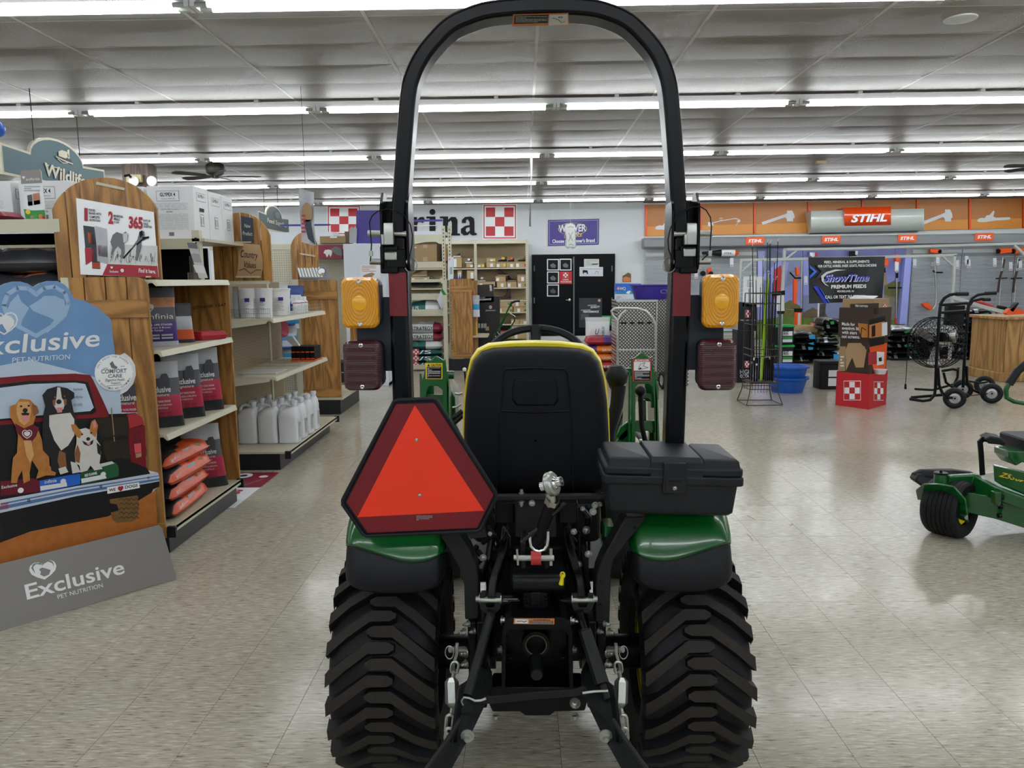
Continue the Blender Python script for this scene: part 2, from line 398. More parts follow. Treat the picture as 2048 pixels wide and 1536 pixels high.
# perforated hardboard
def peg(name, base, hole, axis):
    M, nt, b, nd, lk = raw(name, 0.6); g = nd('NewGeometry'); sp = nd('SeparateXYZ'); lk(g.outputs['Position'], sp.inputs[0])
    ds = []
    for a in (axis, 'Z'):
        fr = nd('Math', _operation='FRACT'); mu = nd('Math', _operation='MULTIPLY', i1=1/0.0254); lk(sp.outputs[a], mu.inputs[0]); lk(mu.outputs[0], fr.inputs[0])
        sb = nd('Math', _operation='SUBTRACT', i1=0.5); lk(fr.outputs[0], sb.inputs[0]); p2 = nd('Math', _operation='POWER', i1=2.0); ab = nd('Math', _operation='ABSOLUTE'); lk(sb.outputs[0], ab.inputs[0]); lk(ab.outputs[0], p2.inputs[0]); ds.append(p2)
    ad = nd('Math', _operation='ADD'); lk(ds[0].outputs[0], ad.inputs[0]); lk(ds[1].outputs[0], ad.inputs[1])
    gt = nd('Math', _operation='GREATER_THAN', i1=0.03); lk(ad.outputs[0], gt.inputs[0])
    mx = nd('Mix', _data_type='RGBA'); mx.inputs['A'].default_value = hexc(hole); mx.inputs['B'].default_value = hexc(base); lk(gt.outputs[0], mx.inputs['Factor']); lk(mx.outputs['Result'], b.inputs['Base Color'])
peg('peg_tan_y', '8b7b62', '5e5140', 'Y'); peg('peg_cream_x', 'c3bea8', '6a6658', 'X'); peg('peg_tan_x', 'a4916f', '6e6048', 'X'); peg('peg_grey_x', '75726a', '46443e', 'X')
# diamond plate
M, nt, b, nd, lk = raw('diamond_plate', 0.25); b.inputs['Metallic'].default_value = 0.35
g = nd('NewGeometry'); w1 = []
for rot in (45, -45):
    mp = nd('Mapping'); mp.inputs['Rotation'].default_value = (0, R_(rot), 0); lk(g.outputs['Position'], mp.inputs['Vector'])
    wv = nd('TexWave', iScale=9.0, iDistortion=0.0); lk(mp.outputs[0], wv.inputs['Vector']); w1.append(wv)
mu = nd('Math', _operation='MULTIPLY'); lk(w1[0].outputs['Fac'], mu.inputs[0]); lk(w1[1].outputs['Fac'], mu.inputs[1])
cr = nd('ValToRGB'); cr.color_ramp.elements[0].position = 0.3; cr.color_ramp.elements[0].color = hexc('5c5c59'); cr.color_ramp.elements[1].position = 0.5; cr.color_ramp.elements[1].color = hexc('cfcfca')
lk(mu.outputs[0], cr.inputs[0]); lk(cr.outputs[0], b.inputs['Base Color'])
bp = nd('Bump', iStrength=0.6, iDistance=0.004); lk(mu.outputs[0], bp.inputs['Height']); lk(bp.outputs[0], b.inputs['Normal'])
# amber / red pressed lenses with ribs
def lens(name, c0, c1, ring):
    M, nt, b, nd, lk = raw(name, 0.2); b.inputs['Coat Weight'].default_value = 0.4
    tc = nd('TexCoord'); wv = nd('TexWave', iScale=ring, iDistortion=1.0); wv.wave_type = 'RINGS' if ring > 20 else 'BANDS'
    if ring > 20: wv.rings_direction = 'SPHERICAL'
    else: wv.bands_direction = 'Z'
    mp = nd('Mapping'); lk(tc.outputs['Object'], mp.inputs['Vector']); lk(mp.outputs[0], wv.inputs['Vector'])
    if ring < 20: wv.inputs['Distortion'].default_value = 0; wv.inputs['Scale'].default_value = 60
    else: mp.inputs['Scale'].default_value = (1.3, 1, 0.8); wv.inputs['Distortion'].default_value = 0.8; wv.inputs['Detail Scale'].default_value = 8
    n = nd('TexNoise', iScale=220.0); lk(tc.outputs['Object'], n.inputs['Vector'])
    mx = nd('Mix', _data_type='RGBA'); mx.inputs['A'].default_value = hexc(c0); mx.inputs['B'].default_value = hexc(c1); lk(wv.outputs['Fac'], mx.inputs['Factor']); lk(mx.outputs['Result'], b.inputs['Base Color'])
    bp = nd('Bump', iStrength=0.5, iDistance=0.0012); lk(wv.outputs['Fac'], bp.inputs['Height']); lk(bp.outputs[0], b.inputs['Normal'])
lens('amber_lens', 'd89000', 'eea60c', 42); lens('red_lens', '38061a', '4a0a1c', 10)
# == THE ROOM
X0, X1, Y0, Y1, ZC = -9.5, 13.0, -5.0, 19.2, 3.345
fl = struct(B().box(X0-.1, X1+.1, Y0-.1, Y1+.1, -0.12, -0.0035).build('floor', 'tile_gap', sm=0))
struct(B().box(X0-.1, X1+.1, Y1, Y1+0.12, 0, ZC+.15).build('wall_back', 'wall_white', sm=0))
struct(B().box(X0-.1, X1+.1, Y0-.12, Y0, 0, ZC+.15).build('wall_front', 'wall_white', sm=0))
struct(B().box(X0-.12, X0, Y0, Y1, 0, ZC+.15).build('wall_left', 'wall_white', sm=0))
struct(B().box(X1, X1+.12, Y0, Y1, 0, ZC+.15).build('wall_right', 'wall_white', sm=0))
struct(B().box(X0, X1, Y1-.012, Y1, 0, 0.1, 'beige_metal').build('baseboard_back', sm=0))
ce = struct(B().box(X0-.1, X1+.1, Y0-.1, Y1+.1, ZC+.03, ZC+.14).build('ceiling', 'off_white', sm=0))
# floor tiles 12 inch; seams lie at X = 1.02 + k * .3048
TS = 0.3048
tb = B(); h = TS/2-0.0007
tb.add([(-h, -h, 0), (h, -h, 0), (h, h, 0), (-h, h, 0), (-h-.0002, -h-.0002, -.0035), (h+.0002, -h-.0002, -.0035), (h+.0002, h+.0002, -.0035), (-h-.0002, h+.0002, -.0035)],
       [(0, 1, 2, 3), (4, 5, 1, 0), (5, 6, 2, 1), (6, 7, 3, 2), (7, 4, 0, 3)], 'floor_tile')
t0 = tb.build('floor_tile', pr=fl, sm=0, centre=False); tiles = []
i0 = int((X0-1.0)/TS); i1 = int((X1-1.0)/TS); rest = B(); rest.mi('floor_tile')
def inview(p, mg=60):
    d = p-EYE; zc = d.dot(FW)
    if zc < 0.3: return False
    x = CXP+FPX*d.dot(RT)/zc; y = CYP-FPX*d.dot(UPV)/zc; return -mg < x < 2048+mg and -mg < y < 1536+mg
for i in range(i0, i1+1):
    for j in range(int(Y0/TS)+1, int(Y1/TS)):
        tiles.append((V(1.02+(i+.5)*TS, 2.19+(j-7+.5)*TS, 0)))
vis = sorted([p for p in tiles if inview(p)], key=lambda p: p.length)[:290]; vk = {(round(p.x, 3), round(p.y, 3)) for p in vis}
fw = Vector(fl['_w'])
for k, p in enumerate(vis):
    o = t0 if k == 0 else t0.copy()
    if k: COL.objects.link(o)
    o.location = p-fw
for p in tiles:
    if (round(p.x, 3), round(p.y, 3)) not in vk:
        rest.add([p+V(-h, -h, 0), p+V(h, -h, 0), p+V(h, h, 0), p+V(-h, h, 0)], [(0, 1, 2, 3)])
stuff(rest.build('floor_tile', pr=fl, sm=0))
# ceiling panels 4 x 2 ft, sagging a little between their tees
GX, GY = 0.125, 8.13; TX, TY = 1.2192, 0.6096
def cpanel(sag):
    q = []; nu, nv = 5, 9
    for a in range(nv):
        v = -1+2*a/(nv-1); row = []
        for c in range(nu):
            u = -1+2*c/(nu-1); row.append(V(u*(TX/2-.004), v*(TY/2-.003), -sag*(1-v*v)*(1-abs(u)**4*0.75)))
        q.append(row[::-1])
    return q
pb = B(); pb.grid(cpanel(0.012), 'ceiling_vinyl'); c0 = pb.build('ceiling_panel', pr=ce, sm=60, centre=False)
pb = B(); pb.grid(cpanel(0.018), 'ceiling_vinyl'); c1 = pb.build('ceiling_panel', pr=ce, sm=60, centre=False)
pan = []
for i in range(int((X0-GX)/TX)-1, int((X1-GX)/TX)+1):
    for j in range(int((Y0-GY)/TY)-1, int((Y1-GY)/TY)+1):
        p = V(GX+(i+.5)*TX, GY+(j+.5)*TY, ZC)
        if p.x-TX/2 > X0-.9 and p.y+TY/2 < Y1+.4: pan.append(p)
vis = sorted([p for p in pan if inview(p, 120)], key=lambda p: (p-EYE).length)[:290]; vk = {(round(p.x, 3), round(p.y, 3)) for p in vis}
cw = Vector(ce['_w']); rest = B()
for k, p in enumerate(vis):
    src = c0 if k % 3 else c1
    o = src if k < 2 else src.copy()
    if k == 0: o = c1
    if k == 1: o = c0
    if k > 1: COL.objects.link(o)
    o.location = p-cw
g = cpanel(0.014)
for p in pan:
    if (round(p.x, 3), round(p.y, 3)) not in vk: rest.grid([[v+p for v in row] for row in g[::4]], 'ceiling_vinyl')
stuff(rest.build('ceiling_panel', pr=ce, sm=60))
tee = B()
for i in range(int((X0-GX)/TX), int((X1-GX)/TX)+1): tee.box(GX+i*TX-.013, GX+i*TX+.013, Y0, Y1, ZC-.004, ZC+.02, 'tee_grey')
for j in range(int((Y0-GY)/TY), int((Y1-GY)/TY)+1): tee.box(X0, X1, GY+j*TY-.004, GY+j*TY+.004, ZC-.001, ZC+.02, 'tee_grey')
stuff(tee.build('ceiling_tee', pr=ce, sm=0))
# -- fluorescent strips, 8 ft units end to end
ROWS = [-4.1, -1.02, 2.06, 5.14, 8.14, 11.2, 14.3, 17.4]
FX = 0.355; FL = 2.4384
th = thing('fluorescent_light', '', 'light', (0, 0, ZC))
b_ = B().box(-FL/2, FL/2, -.055, .055, ZC-.085, ZC-.032, 'white'); b_.box(-FL/2, FL/2, -.03, .03, ZC-.095, ZC-.085)
for sx in (-.985, .985): b_.box(sx*FL/2-.015, sx*FL/2+.015, -.065, .065, ZC-.125, ZC-.075)
b_.build('channel', pr=th, sm=0)
for sy in (-.045, .045):
    B().cyl((-FL/2+.11, sy, ZC-.109), (FL/2-.11, sy, ZC-.109), 0.019, n=10, M='tube_glow').build('tube', pr=th)
for sx in (-1, 1):
    for sy in (-.045, .045): B().cyl((sx*(FL/2-.11), sy, ZC-.109), (sx*(FL/2-.03), sy, ZC-.109), 0.017, n=8, M='zinc').build('socket', pr=th)
    B().box(sx*FL/4-.02, sx*FL/4+.02, -.062, .062, ZC-.04, ZC, 'off_white').build('hanger_clip', pr=th, sm=0)
first = True; OR = ['first', 'second', 'third', 'fourth', 'fifth', 'sixth', 'seventh', 'eighth', 'ninth', 'tenth', 'eleventh', 'twelfth']
for ri, ry in enumerate(ROWS):
    seen = [k for k in range(-4, 6) if any(inview(V(FX+k*FL+q*FL, ry, ZC-.1), -6) for q in (0.06, .2, .35, .5, .65, .8, .94))]
    for k in range(-4, 6):
        cx = FX+k*FL+FL/2
        if cx-FL/2 < X0-.1 or cx+FL/2 > X1+.1: continue
        if k in seen: lab = '%s strip light from the left in the %s ceiling row from the top' % (OR[seen.index(k)], OR[ri-3]); gp = 'fluorescent strips in the %s row' % OR[ri-3]
        else: lab = 'fluorescent strip light outside the picture'; gp = 'strip lights out of view'
        if first: o = th; first = False
        else: o = dup(th)
        o.location = (cx, ry, ZC); o['label'] = lab[0].upper()+lab[1:] if False else 'white '+lab; o['group'] = gp
# == THE TRACTOR
TC = 0.035
tr = thing('compact_tractor', 'green compact tractor seen from behind, with black roll bar and orange triangle', 'tractor', (TC, 2.27, 0))
def tire(cx, side, w=0.30, R=0.33, yc=2.27, rim=0.16, nl=24):
    b_ = B(); b_.use('rubber'); ax = (1, 0, 0); c = V(cx, yc, R); hw = w/2; Rc = R-.026
    pr = [(-hw*.72, rim), (-hw*.9, rim+.015), (-hw*1.0, rim+.06), (-hw*1.01, rim+.1), (-hw*.93, Rc-.018), (-hw*.75, Rc-.004), (0, Rc), (hw*.75, Rc-.004), (hw*.93, Rc-.018), (hw*1.01, rim+.1), (hw*1.0, rim+.06), (hw*.9, rim+.015), (hw*.72, rim)]
    b_.lathe(pr, c, ax, 72)
    def pt(x, a, r): return c+V(x, -math.cos(a)*r, math.sin(a)*r)
    def rt(x):
        q = abs(x)/hw
        return R-0.002*q if q < .75 else (R-.0015-.016*(q-.75)/.25 if q < 1 else R-.0175-(q-1)*1.4)
    def rb(x):
        q = abs(x)/hw; return Rc-.006-0.02*max(0, q-.75)/.25*1.2
    for s in (-1, 1):
        for k in range(nl):
            a0 = 2*math.pi*(k+(0.5 if s > 0 else 0))/nl
            st = [(-.26*hw, 0, .026, .4), (-.15*hw, 0, .030, 1), (.22*hw, 0, .032, 1), (.62*hw, -.044, .032, 1), (.9*hw, -.078, .036, 1), (1.0*hw, -.090, .038, 1), (1.03*hw, -.095, .036, 1)]
            rings = []
            for i, (x, d, wd, q) in enumerate(st):
                x = x*s; am = a0+d/R; dw = wd/2/R*q; ex = .006/R; top = rt(x); bs = min(rb(x), top-.002)
                if i == len(st)-1: top = R-.05; bs = R-.07
                rings.append([pt(x, am-dw-ex, bs), pt(x, am-dw, top), pt(x, am+dw, top), pt(x, am+dw+ex, bs)])
            n0 = len(b_.v); vs_ = [v for g in rings for v in g]; fs = []; ms = []
            for i in range(len(st)-1):
                for j in range(3):
                    fs.append((i*4+j, i*4+j+1, i*4+j+5, i*4+j+4)); ms.append(j == 1 and i < len(st)-2)
            fs += [(0, 1, 2, 3), tuple((len(st)-1)*4+j for j in (3, 2, 1, 0))]; ms += [False, False]
            for f, t in zip(fs, ms): b_.f.append(tuple(i+n0 for i in (f if s > 0 else f[::-1]))); b_.m.append(b_.mi('lug_top' if t else 'rubber'))
            b_.v += vs_
            # moulding hairs on the shoulder
            for hx, hr in ((1.0, R-.018),):
                p0 = pt(s*hx*hw, a0-.097/R, hr); d = V(s*.009, rnd.uniform(-.003, .003), rnd.uniform(-.002, .004)); b_.tube([p0, p0+d], .0005, 3, 'rubber', cap=False)
    return b_.build('tire', pr=tr, sm=40)
for sx, cx in ((-1, -0.402), (1, 0.474)):
    tire(cx, sx)
    b_ = B(); c = V(cx, 2.27, .33); o_ = sx
    b_.lathe([(-.112, .15), (-.112, .166), (-.10, .158), (-.06, .145), (.06, .145), (.10, .158), (.112, .166), (.112, .15)], c, (1, 0, 0), 40, 'yellow_paint')
    b_.lathe([(o_*.02, .15), (o_*.03, .10), (o_*.06, .07), (o_*.06, .001)], c, (1, 0, 0), 32, 'yellow_paint')
    r = b_.build('rim', pr=tr)
    for k in range(5):
        a = 2*math.pi*k/5; p = c+V(o_*.055, .05*math.cos(a), .05*math.sin(a)); B().cyl(p, p+V(o_*.018, 0, 0), .011, n=6, M='zinc').build('lug_nut', pr=r)
    # axle tube
    B().cyl((TC+sx*.13, 2.27, .34), (cx-sx*.02, 2.27, .34), .052, n=18, M='black_paint').build('axle_tube', pr=tr)
# ---- fenders: a sheet swept round the tyre, green above, black skirt below
def sheet(path):
    P = [V(0, y, z) for y, z in path]; L = [0]
    for a, c in zip(P, P[1:]): L.append(L[-1]+(c-a).length)
    def at(s):
        s = max(0, min(L[-1], s))
        for i in range(len(P)-1):
            if s <= L[i+1]+1e-9:
                t = (s-L[i])/(L[i+1]-L[i]); return P[i].lerp(P[i+1], t)
        return P[-1]
    def nrm(s):
        d = (at(s+.02)-at(s-.02)).normalized(); return V(0, -d.z, d.y)*-1   # inward (towards the axle)
    return at, nrm, L[-1]
fpath = [(1.965, .640), (1.958, .67), (1.958, .70), (1.965, .735), (1.985, .78), (2.01, .825), (2.035, .85), (2.08, .872), (2.2, .885), (2.45, .885), (2.62, .86), (2.75, .80), (2.83, .72)]
fat, fn, fL = sheet(fpath)
for sx, xi, xo in ((-1, -0.225, -0.497), (1, 0.292, 0.565)):
    W = xo-xi
    prof = [(-.03, .055), (0, .03), (.03, .008), (.07, .001), (.3, 0), (.5, 0), (.7, 0), (.82, .001), (.90, .008), (.955, .022), (.985, .045), (.99, .08)]
    def row(f_s, side=0):
        out = []
        for t, d in prof:
            s = f_s(t); p = fat(s); n = fn(s); narrow = 0.0
            x = xi+W*t; out.append(V(x, 0, 0)+V(0, p.y, p.z)+V(0, n.y, n.z)*(d+.0))
        return out
    seam = lambda t: .072+ .085*max(0, t)**1.0 + .09*max(0, .16-t)*4
    low = lambda t: 0.02+.03*(max(0, t-.55)/.45)**2+.035*(max(0, .2-t)/.2)**2
    gb = B(); rows = [row(lambda t, k=k: seam(t)+(fL-seam(t))*k/16.0) for k in range(17)]
    if sx < 0: rows = [r[::-1] for r in rows]
    gb.grid([r[::-1] for r in rows], 'green_paint'); f_ = gb.build('fender', pr=tr, sm=60)
    md = f_.modifiers.new('s', 'SOLIDIFY'); md.thickness = .004; md.offset = -1; md = f_.modifiers.new('u', 'SUBSURF'); md.levels = 1; md.render_levels = 1
    kb = B(); rows = [row(lambda t, k=k: low(t)+(seam(t)+.006-low(t))*k/5.0) for k in range(6)]
    # turn the skirt's lower lip under
    lip = [p+V(0, .03, -.012) for p in rows[0]]; rows = [lip]+rows
    if sx < 0: rows = [r[::-1] for r in rows]
    kb.grid([r[::-1] for r in rows], 'black_plastic'); k_ = kb.build('fender_skirt', pr=tr, sm=60)
    md = k_.modifiers.new('s', 'SOLIDIFY'); md.thickness = .004; md.offset = 1; md = k_.modifiers.new('u', 'SUBSURF'); md.levels = 1; md.render_levels = 1
# ---- roll bar
YR = 2.135
def rx(px, py): p = aY(px, py-(5 if py < 60 else 0), YR-.042); return V(p.x, YR, p.z)
def hoop():
    pts = [rx(794, 475), rx(797, 430), rx(806, 300), rx(815, 190), rx(824, 150), rx(842, 112), rx(868, 78), rx(900, 52), rx(938, 34), rx(985, 21), rx(1080, 14), rx(1175, 17), rx(1222, 28), rx(1258, 45), rx(1290, 70), rx(1316, 103), rx(1334, 145), rx(1343, 190), rx(1352, 300), rx(1360, 430), rx(1363, 475)]
    q = []
    for i in range(len(pts)-1):
        p0, p1, p2, p3 = pts[max(i-1, 0)], pts[i], pts[i+1], pts[min(i+2, len(pts)-1)]
        for k in range(3):
            t = k/3; q.append(.5*((2*p1)+(p2-p0)*t+(2*p0-5*p1+4*p2-p3)*t*t+(3*p1-p0-3*p2+p3)*t**3))
    return q+[pts[-1]]
B().tube(hoop(), 0, M='rops_paint', sq=(.042, .0215), up=(-1, 0, 0)).build('roll_bar_hoop', pr=tr, bevel=.004)
for sx in (-1, 1):
    L = (lambda a, b_: (a, b_)) if sx < 0 else None
    top = rx(793, 470) if sx < 0 else rx(1367, 470); bot = rx(806, 930) if sx < 0 else rx(1351, 930)
    bot.z = .96 if sx < 0 else 1.0; low = V(bot.x, YR, .80)
    B().tube([top, bot, low], 0, M='rops_paint', sq=(.034, .0265), up=(-1, 0, 0)).build('roll_bar_post', pr=tr, bevel=.004)
    # reflective red tape
    pf = PY(YR-.0355); q = [(777, 545), (812, 545), (815, 632), (780, 632)] if sx < 0 else [(1346, 545), (1382, 545), (1380, 632), (1345, 632)]
    B().slab(pf, q, .002, 'red_tape').build('reflective_tape', pr=tr, sm=0)
    # folding joint: two cheek plates, a wedge, pins and the lanyard
    mx = (lambda x: x) if sx < 0 else (lambda x: 2160.5-x)
    fx_ = (lambda pts: [(mx(x), y) for x, y in pts])
    x0 = aY(mx(766), 470, YR-.05).x; x1 = aY(mx(813), 470, YR-.05).x
    for k, xx in enumerate((x0, x1)):
        pl = PX(xx); zt = aY(mx(766), 387, YR).z; zb = aY(mx(766), 542, YR).z
        prf = [(YR-.02, zt), (YR-.048, zt-.03), (YR-.055, zt-.05), (YR-.055, zb+.022), (YR-.045, zb+.004), (YR-.03, zb), (YR+.03, zb), (YR+.05, zb+.03), (YR+.05, zt-.05), (YR+.02, zt)]
        th_ = .007*(1 if k == 0 else -1)*(-1 if sx < 0 else 1)
        o = B().prism([V(xx, y, z) for y, z in prf], (th_, 0, 0), 'rops_paint' if (k == 0) else 'white_gloss' if False else 'rops_paint').build('hinge_plate', pr=tr, bevel=.0015, sm=0)
    # back web of the channel
    B().box(min(x0, x1), max(x0, x1), YR+.012, YR+.022, aY(mx(766), 541, YR).z+.01, aY(mx(766), 402, YR).z, 'rops_paint').build('channel_web', pr=tr, sm=0)
    B().box(min(x0, x1)+.004, max(x0, x1)-.004, YR-.046, YR+.02, aY(mx(766), 541, YR).z+.006, aY(mx(766), 500, YR).z, 'rops_paint').build('channel_stop', pr=tr, bevel=.003, sm=0)
    # inner stop and zinc wedge
    q0 = aY(mx(766), 447, YR-.05); q1 = aY(mx(790), 490, YR-.05)
    xa, xb = sorted((q0.x, q1.x)); B().box(xa-.012, xb+.006, YR-.045, YR+.02, aY(0, 540, YR).z*0+q1.z-.075, q1.z-.002, 'rops_paint').build('hinge_block', pr=tr, bevel=.003)
    ww = B(); pr = [(-.000, q0.z+.002), (.012, q0.z), (.018, q0.z-.012), (.018, q0.z-.028), (.018, q1.z), (-.02, q1.z), (-.02, q0.z)]
    ww.prism([V(xa+.002, YR-.05-y*.6, z) for y, z in pr], (xb-xa-.004, 0, 0), 'zinc'); ww.box(xa-.005, xa+.003, YR-.062, YR-.04, q1.z, q1.z+.028); ww.build('clamp_wedge', pr=tr, bevel=.002)
    for (ya, xl, xr, rr) in ((467, 736, 818, .0085), (523, 740, 822, .0085)):
        a = aY(mx(xl), ya, YR-.035); c_ = aY(mx(xr), ya+1, YR-.035); B().cyl(a, c_, rr, n=14, M='zinc').build('hinge_pin', pr=tr)
    B().box(min(aY(mx(770), 523, YR-.05).x, aY(mx(795), 523, YR-.05).x), max(aY(mx(770), 523, YR-.05).x, aY(mx(795), 523, YR-.05).x), YR-.058, YR-.04, aY(0, 531, YR).z-.0, aY(0, 515, YR).z, 'zinc').build('pin_sleeve', pr=tr, bevel=.003)
    ln = [(741, 523), (742, 505), (743, 490), (741, 465), (739, 445), (744, 432), (756, 422), (774, 418), (793, 421), (810, 432), (821, 450), (825, 470), (824, 490), (821, 505), (818, 520)]
    if sx > 0: ln = [(1404, 520), (1420, 505), (1421, 480), (1423, 455), (1421, 435), (1412, 420), (1400, 413), (1384, 414), (1368, 422), (1352, 437), (1341, 456), (1336, 478), (1337, 498), (1342, 512), (1344, 524)]
    B().tube([aY(x, y, YR-.065) for x, y in ln], .0017, 6, 'ink').build('lanyard', pr=tr)
    k_ = aY(ln[1][0], 507, YR-.065); B().rbox(k_.x-.005, k_.x+.005, k_.y-.004, k_.y+.004, k_.z-.007, k_.z+.007, .002, 'zinc').build('lanyard_ferrule', pr=tr)
    cc = aY(mx(822), 530, YR-.04); B().tube([cc+V(math.cos(a)*.017, 0, math.sin(a)*.02) for a in [2*math.pi*i/14 for i in range(14)]], .0017, 6, 'zinc', closed=True).build('split_ring', pr=tr)
    # lamp carrier plate
    pl = PY(YR-.02); q = [(757, 594), (782, 594), (784, 742), (716, 742), (712, 640), (757, 640)] if sx < 0 else [(1380, 590), (1404, 590), (1404, 640), (1448, 640), (1446, 740), (1375, 740)]
    B().slab(pl, q, -.006, 'slate_plate').build('lamp_plate', pr=tr, bevel=.002)
    # lamps
    for nm, q, lm in (('amber', (687, 555, 755, 656) if sx < 0 else (1404, 549, 1477, 655), 'amber_lens'), ('red', (691, 681, 760, 780) if sx < 0 else (1396, 679, 1471, 780), 'red_lens')):
        a = aY(q[0], q[3], YR-.075); c_ = aY(q[2], q[1], YR-.075); md = sx*-.006 if False else (.009 if sx < 0 else -.011)
        hb = B().rbox(a.x+max(md, 0)+.002, c_.x+min(md, 0)*0+.004*(1 if sx < 0 else 0), YR-.070, YR-.02, a.z+.004, c_.z-.002, .02, 'black_plastic' if nm == 'red' else 'slate_plate', axis='Y').build('%s_lamp' % nm, pr=tr)
        lb = B().rbox(a.x, c_.x, YR-.092, YR-.070, a.z, c_.z, .018, (lm), axis='Y', n=5, ch=.007).build('lens', pr=hb)
        lr = B().rbox(a.x-.001, c_.x+.001, YR-.075, YR-.066, a.z-.001, c_.z+.001, .019, ('amber_edge' if nm == 'amber' else 'lens_dark'), axis='Y', n=5, ch=.002).build('lens_rim', pr=hb)
        mxx = (a.x+c_.x)/2; mz = (a.z+c_.z)/2
        if nm == 'amber':
            sp = B().lathe([(0, .021), (.003, .019), (.005, .012), (.0055, .001)], (mxx, YR-.091, mz-.001), (0, -1, 0), 24, 'amber_glow_paint').build('painted_glow_spot', pr=hb)  # paler disc painted in for the bright glow at the lens centre
        else:
            rb_ = B()
            for k in range(17):
                z = a.z+.012+(c_.z-a.z-.024)*k/16
                for x0_, x1_ in ((a.x+.012, a.x+.028), (a.x+.030, c_.x-.030), (c_.x-.028, c_.x-.012)): rb_.box(x0_, x1_, YR-.0945, YR-.091, z-.0012, z+.0012, 'lens_red')
            stuff(rb_.build('lens_rib', pr=hb, sm=0))
        for zz in (a.z+.011, c_.z-.011):
            sc_ = B().lathe([(0, .0062), (.004, .0058), (.005, .0035), (.003, .003), (.003, .0005)], (mxx+.001, YR-.091, zz), (0, -1, 0), 14, 'chrome').build('screw', pr=hb)
# warning label under the hoop, print reads from in front
a = aY(1026, 28, YR-.03); zb = a.z-.0005
for q, M_, of in (([(1026, 28), (1137, 24), (1138, 51), (1024, 52.5)], 'orange_ink', .0012), ([(1029, 30), (1097, 28), (1096, 46), (1028, 47)], 'ink', .0022), ([(1099, 28), (1135, 27), (1136, 50), (1097, 51)], 'white', .0022)):
    pass
bl = B(); up_ = PL((0, 0, aY(1080, 9, YR-.042).z-.0236), (1, 0, 0), (0, -1, 0))
bl.pp(up_, [(1026, 28), (1137, 25), (1138, 50), (1024, 52)], 'orange_ink', .0008); bl.pp(up_, [(1029, 30), (1097, 28), (1096, 45), (1028, 47)], 'ink', .0014); bl.pp(up_, [(1099, 28), (1135, 27), (1136, 48), (1097, 50)], 'white', .0014)
bl.greek(up_, 1031, 31, 1095, 44, 5, 'light_ink', .002, 3); bl.line(up_, [(1105, 34), (1117, 38), (1123, 44), (1130, 41)], 1.5, 'ink', .002); bl.disc(up_, up_.p(1121, 33), .006, 'ink', .002, rin=.003)
bl.build('warning_label', pr=tr, sm=0)
# ---- slow vehicle emblem
ps = PL((0, 1.925, 0), (1, 0, 0), (0, 0, 1))
outer = [(789, 803), (796, 800), (864, 797.5), (872, 800), (877, 806), (991, 985), (992, 995), (962, 1056), (955, 1061), (733, 1071), (726, 1066), (686, 1008), (686, 1000)]
sm = B().slab(ps, outer, -.012, 'black_plastic').build('slow_vehicle_emblem', pr=tr, bevel=.004)
rim_ = [ps.p(x, y, .002) for x, y in outer]; B().tube(rim_, .0055, 8, 'black_plastic', closed=True).build('emblem_rim', pr=sm)
rb_ = B(); rb_.pp(ps, [(792, 808.5), (869, 806), (987, 989), (954, 1055), (736, 1065.5), (693, 1004)], 'smv_border', .0012)
rb_.greek(ps, 833, 1031, 865, 1042, 4, 'light_ink', .002, 5, .4); rb_.build('emblem_border', pr=sm, sm=0)
B().pp(ps, [(830, 810), (968, 1021), (715, 1034)], 'smv_orange', .002).build('emblem_triangle', pr=sm, sm=0)
for x, y in ((833.4, 879.6), (839.8, 990)): B().ball(ps.p(x, y, .002), .005, 'zinc', sc=(1, .5, 1)).build('rivet', pr=sm)
B().slab(PY(1.945), [(930, 1035), (962, 1030), (975, 1075), (940, 1078)], -.02, 'flat_bar').build('emblem_bracket', pr=tr, bevel=.002)
# ---- support bars from the axle up to the roll bar
pb_ = PY(2.0)
for nm, q in (('l', [(868, 1050), (905, 1050), (938, 1098), (953, 1132), (958, 1165), (958, 1238), (930, 1240), (928, 1170), (920, 1140), (905, 1115)]), ('r', [(1252, 1034), (1294, 1034), (1255, 1085), (1228, 1120), (1222, 1150), (1219, 1248), (1190, 1244), (1191, 1170), (1195, 1142), (1206, 1115)])):
    B().slab(pb_, q, -.075, 'flat_bar').build('support_bar', pr=tr, bevel=.004)
for x, y, r in ((1269, 1056, .005), (1202, 1162, .004), (1201, 1208, .004)): B().lathe([(0, r), (.001, .0005)], pb_.p(x, y, .0008), (0, -1, 0), 12, 'ink').build('bolt_hole', pr=tr)
# ---- toolbox, hung a little askew
tp = aY(1342, 1030, 1.93); TT = TR(tp.x, 0, tp.z) @ Matrix.Rotation(R_(1.9), 4, 'Y')
tb_ = B().loft([[TT @ V(x, y, z) for x, y in ((-hx, 1.93+dy), (-hx+.02, 1.93+dy-.008), (hx-.02, 1.93+dy-.008), (hx, 1.93+dy), (hx, 2.12), (-hx, 2.12))] for z, hx, dy in ((0, .153, .012), (.008, .16, .004), (.088, .168, 0))], 'toolbox_plastic').build('toolbox', pr=tr, bevel=.004)
lid = B()
lid.rbox(-.180, .180, 1.915, 2.14, .082, .106, .012, 'toolbox_plastic', TT, ch=.003); lid.rbox(-.178, .178, 1.917, 2.138, .106, .128, .014, None, TT, ch=.004)
for xa, xb in ((-.168, -.055), (.073, .170)):
    lid.loft([[TT @ V(x, y, z) for x, y in ((xa+i, 1.922+j), (xb-i, 1.922+j), (xb-i, 2.12), (xa+i, 2.12))] for z, i, j in ((.126, 0, 0), (.146, .004, .004), (.15, .010, .012))])
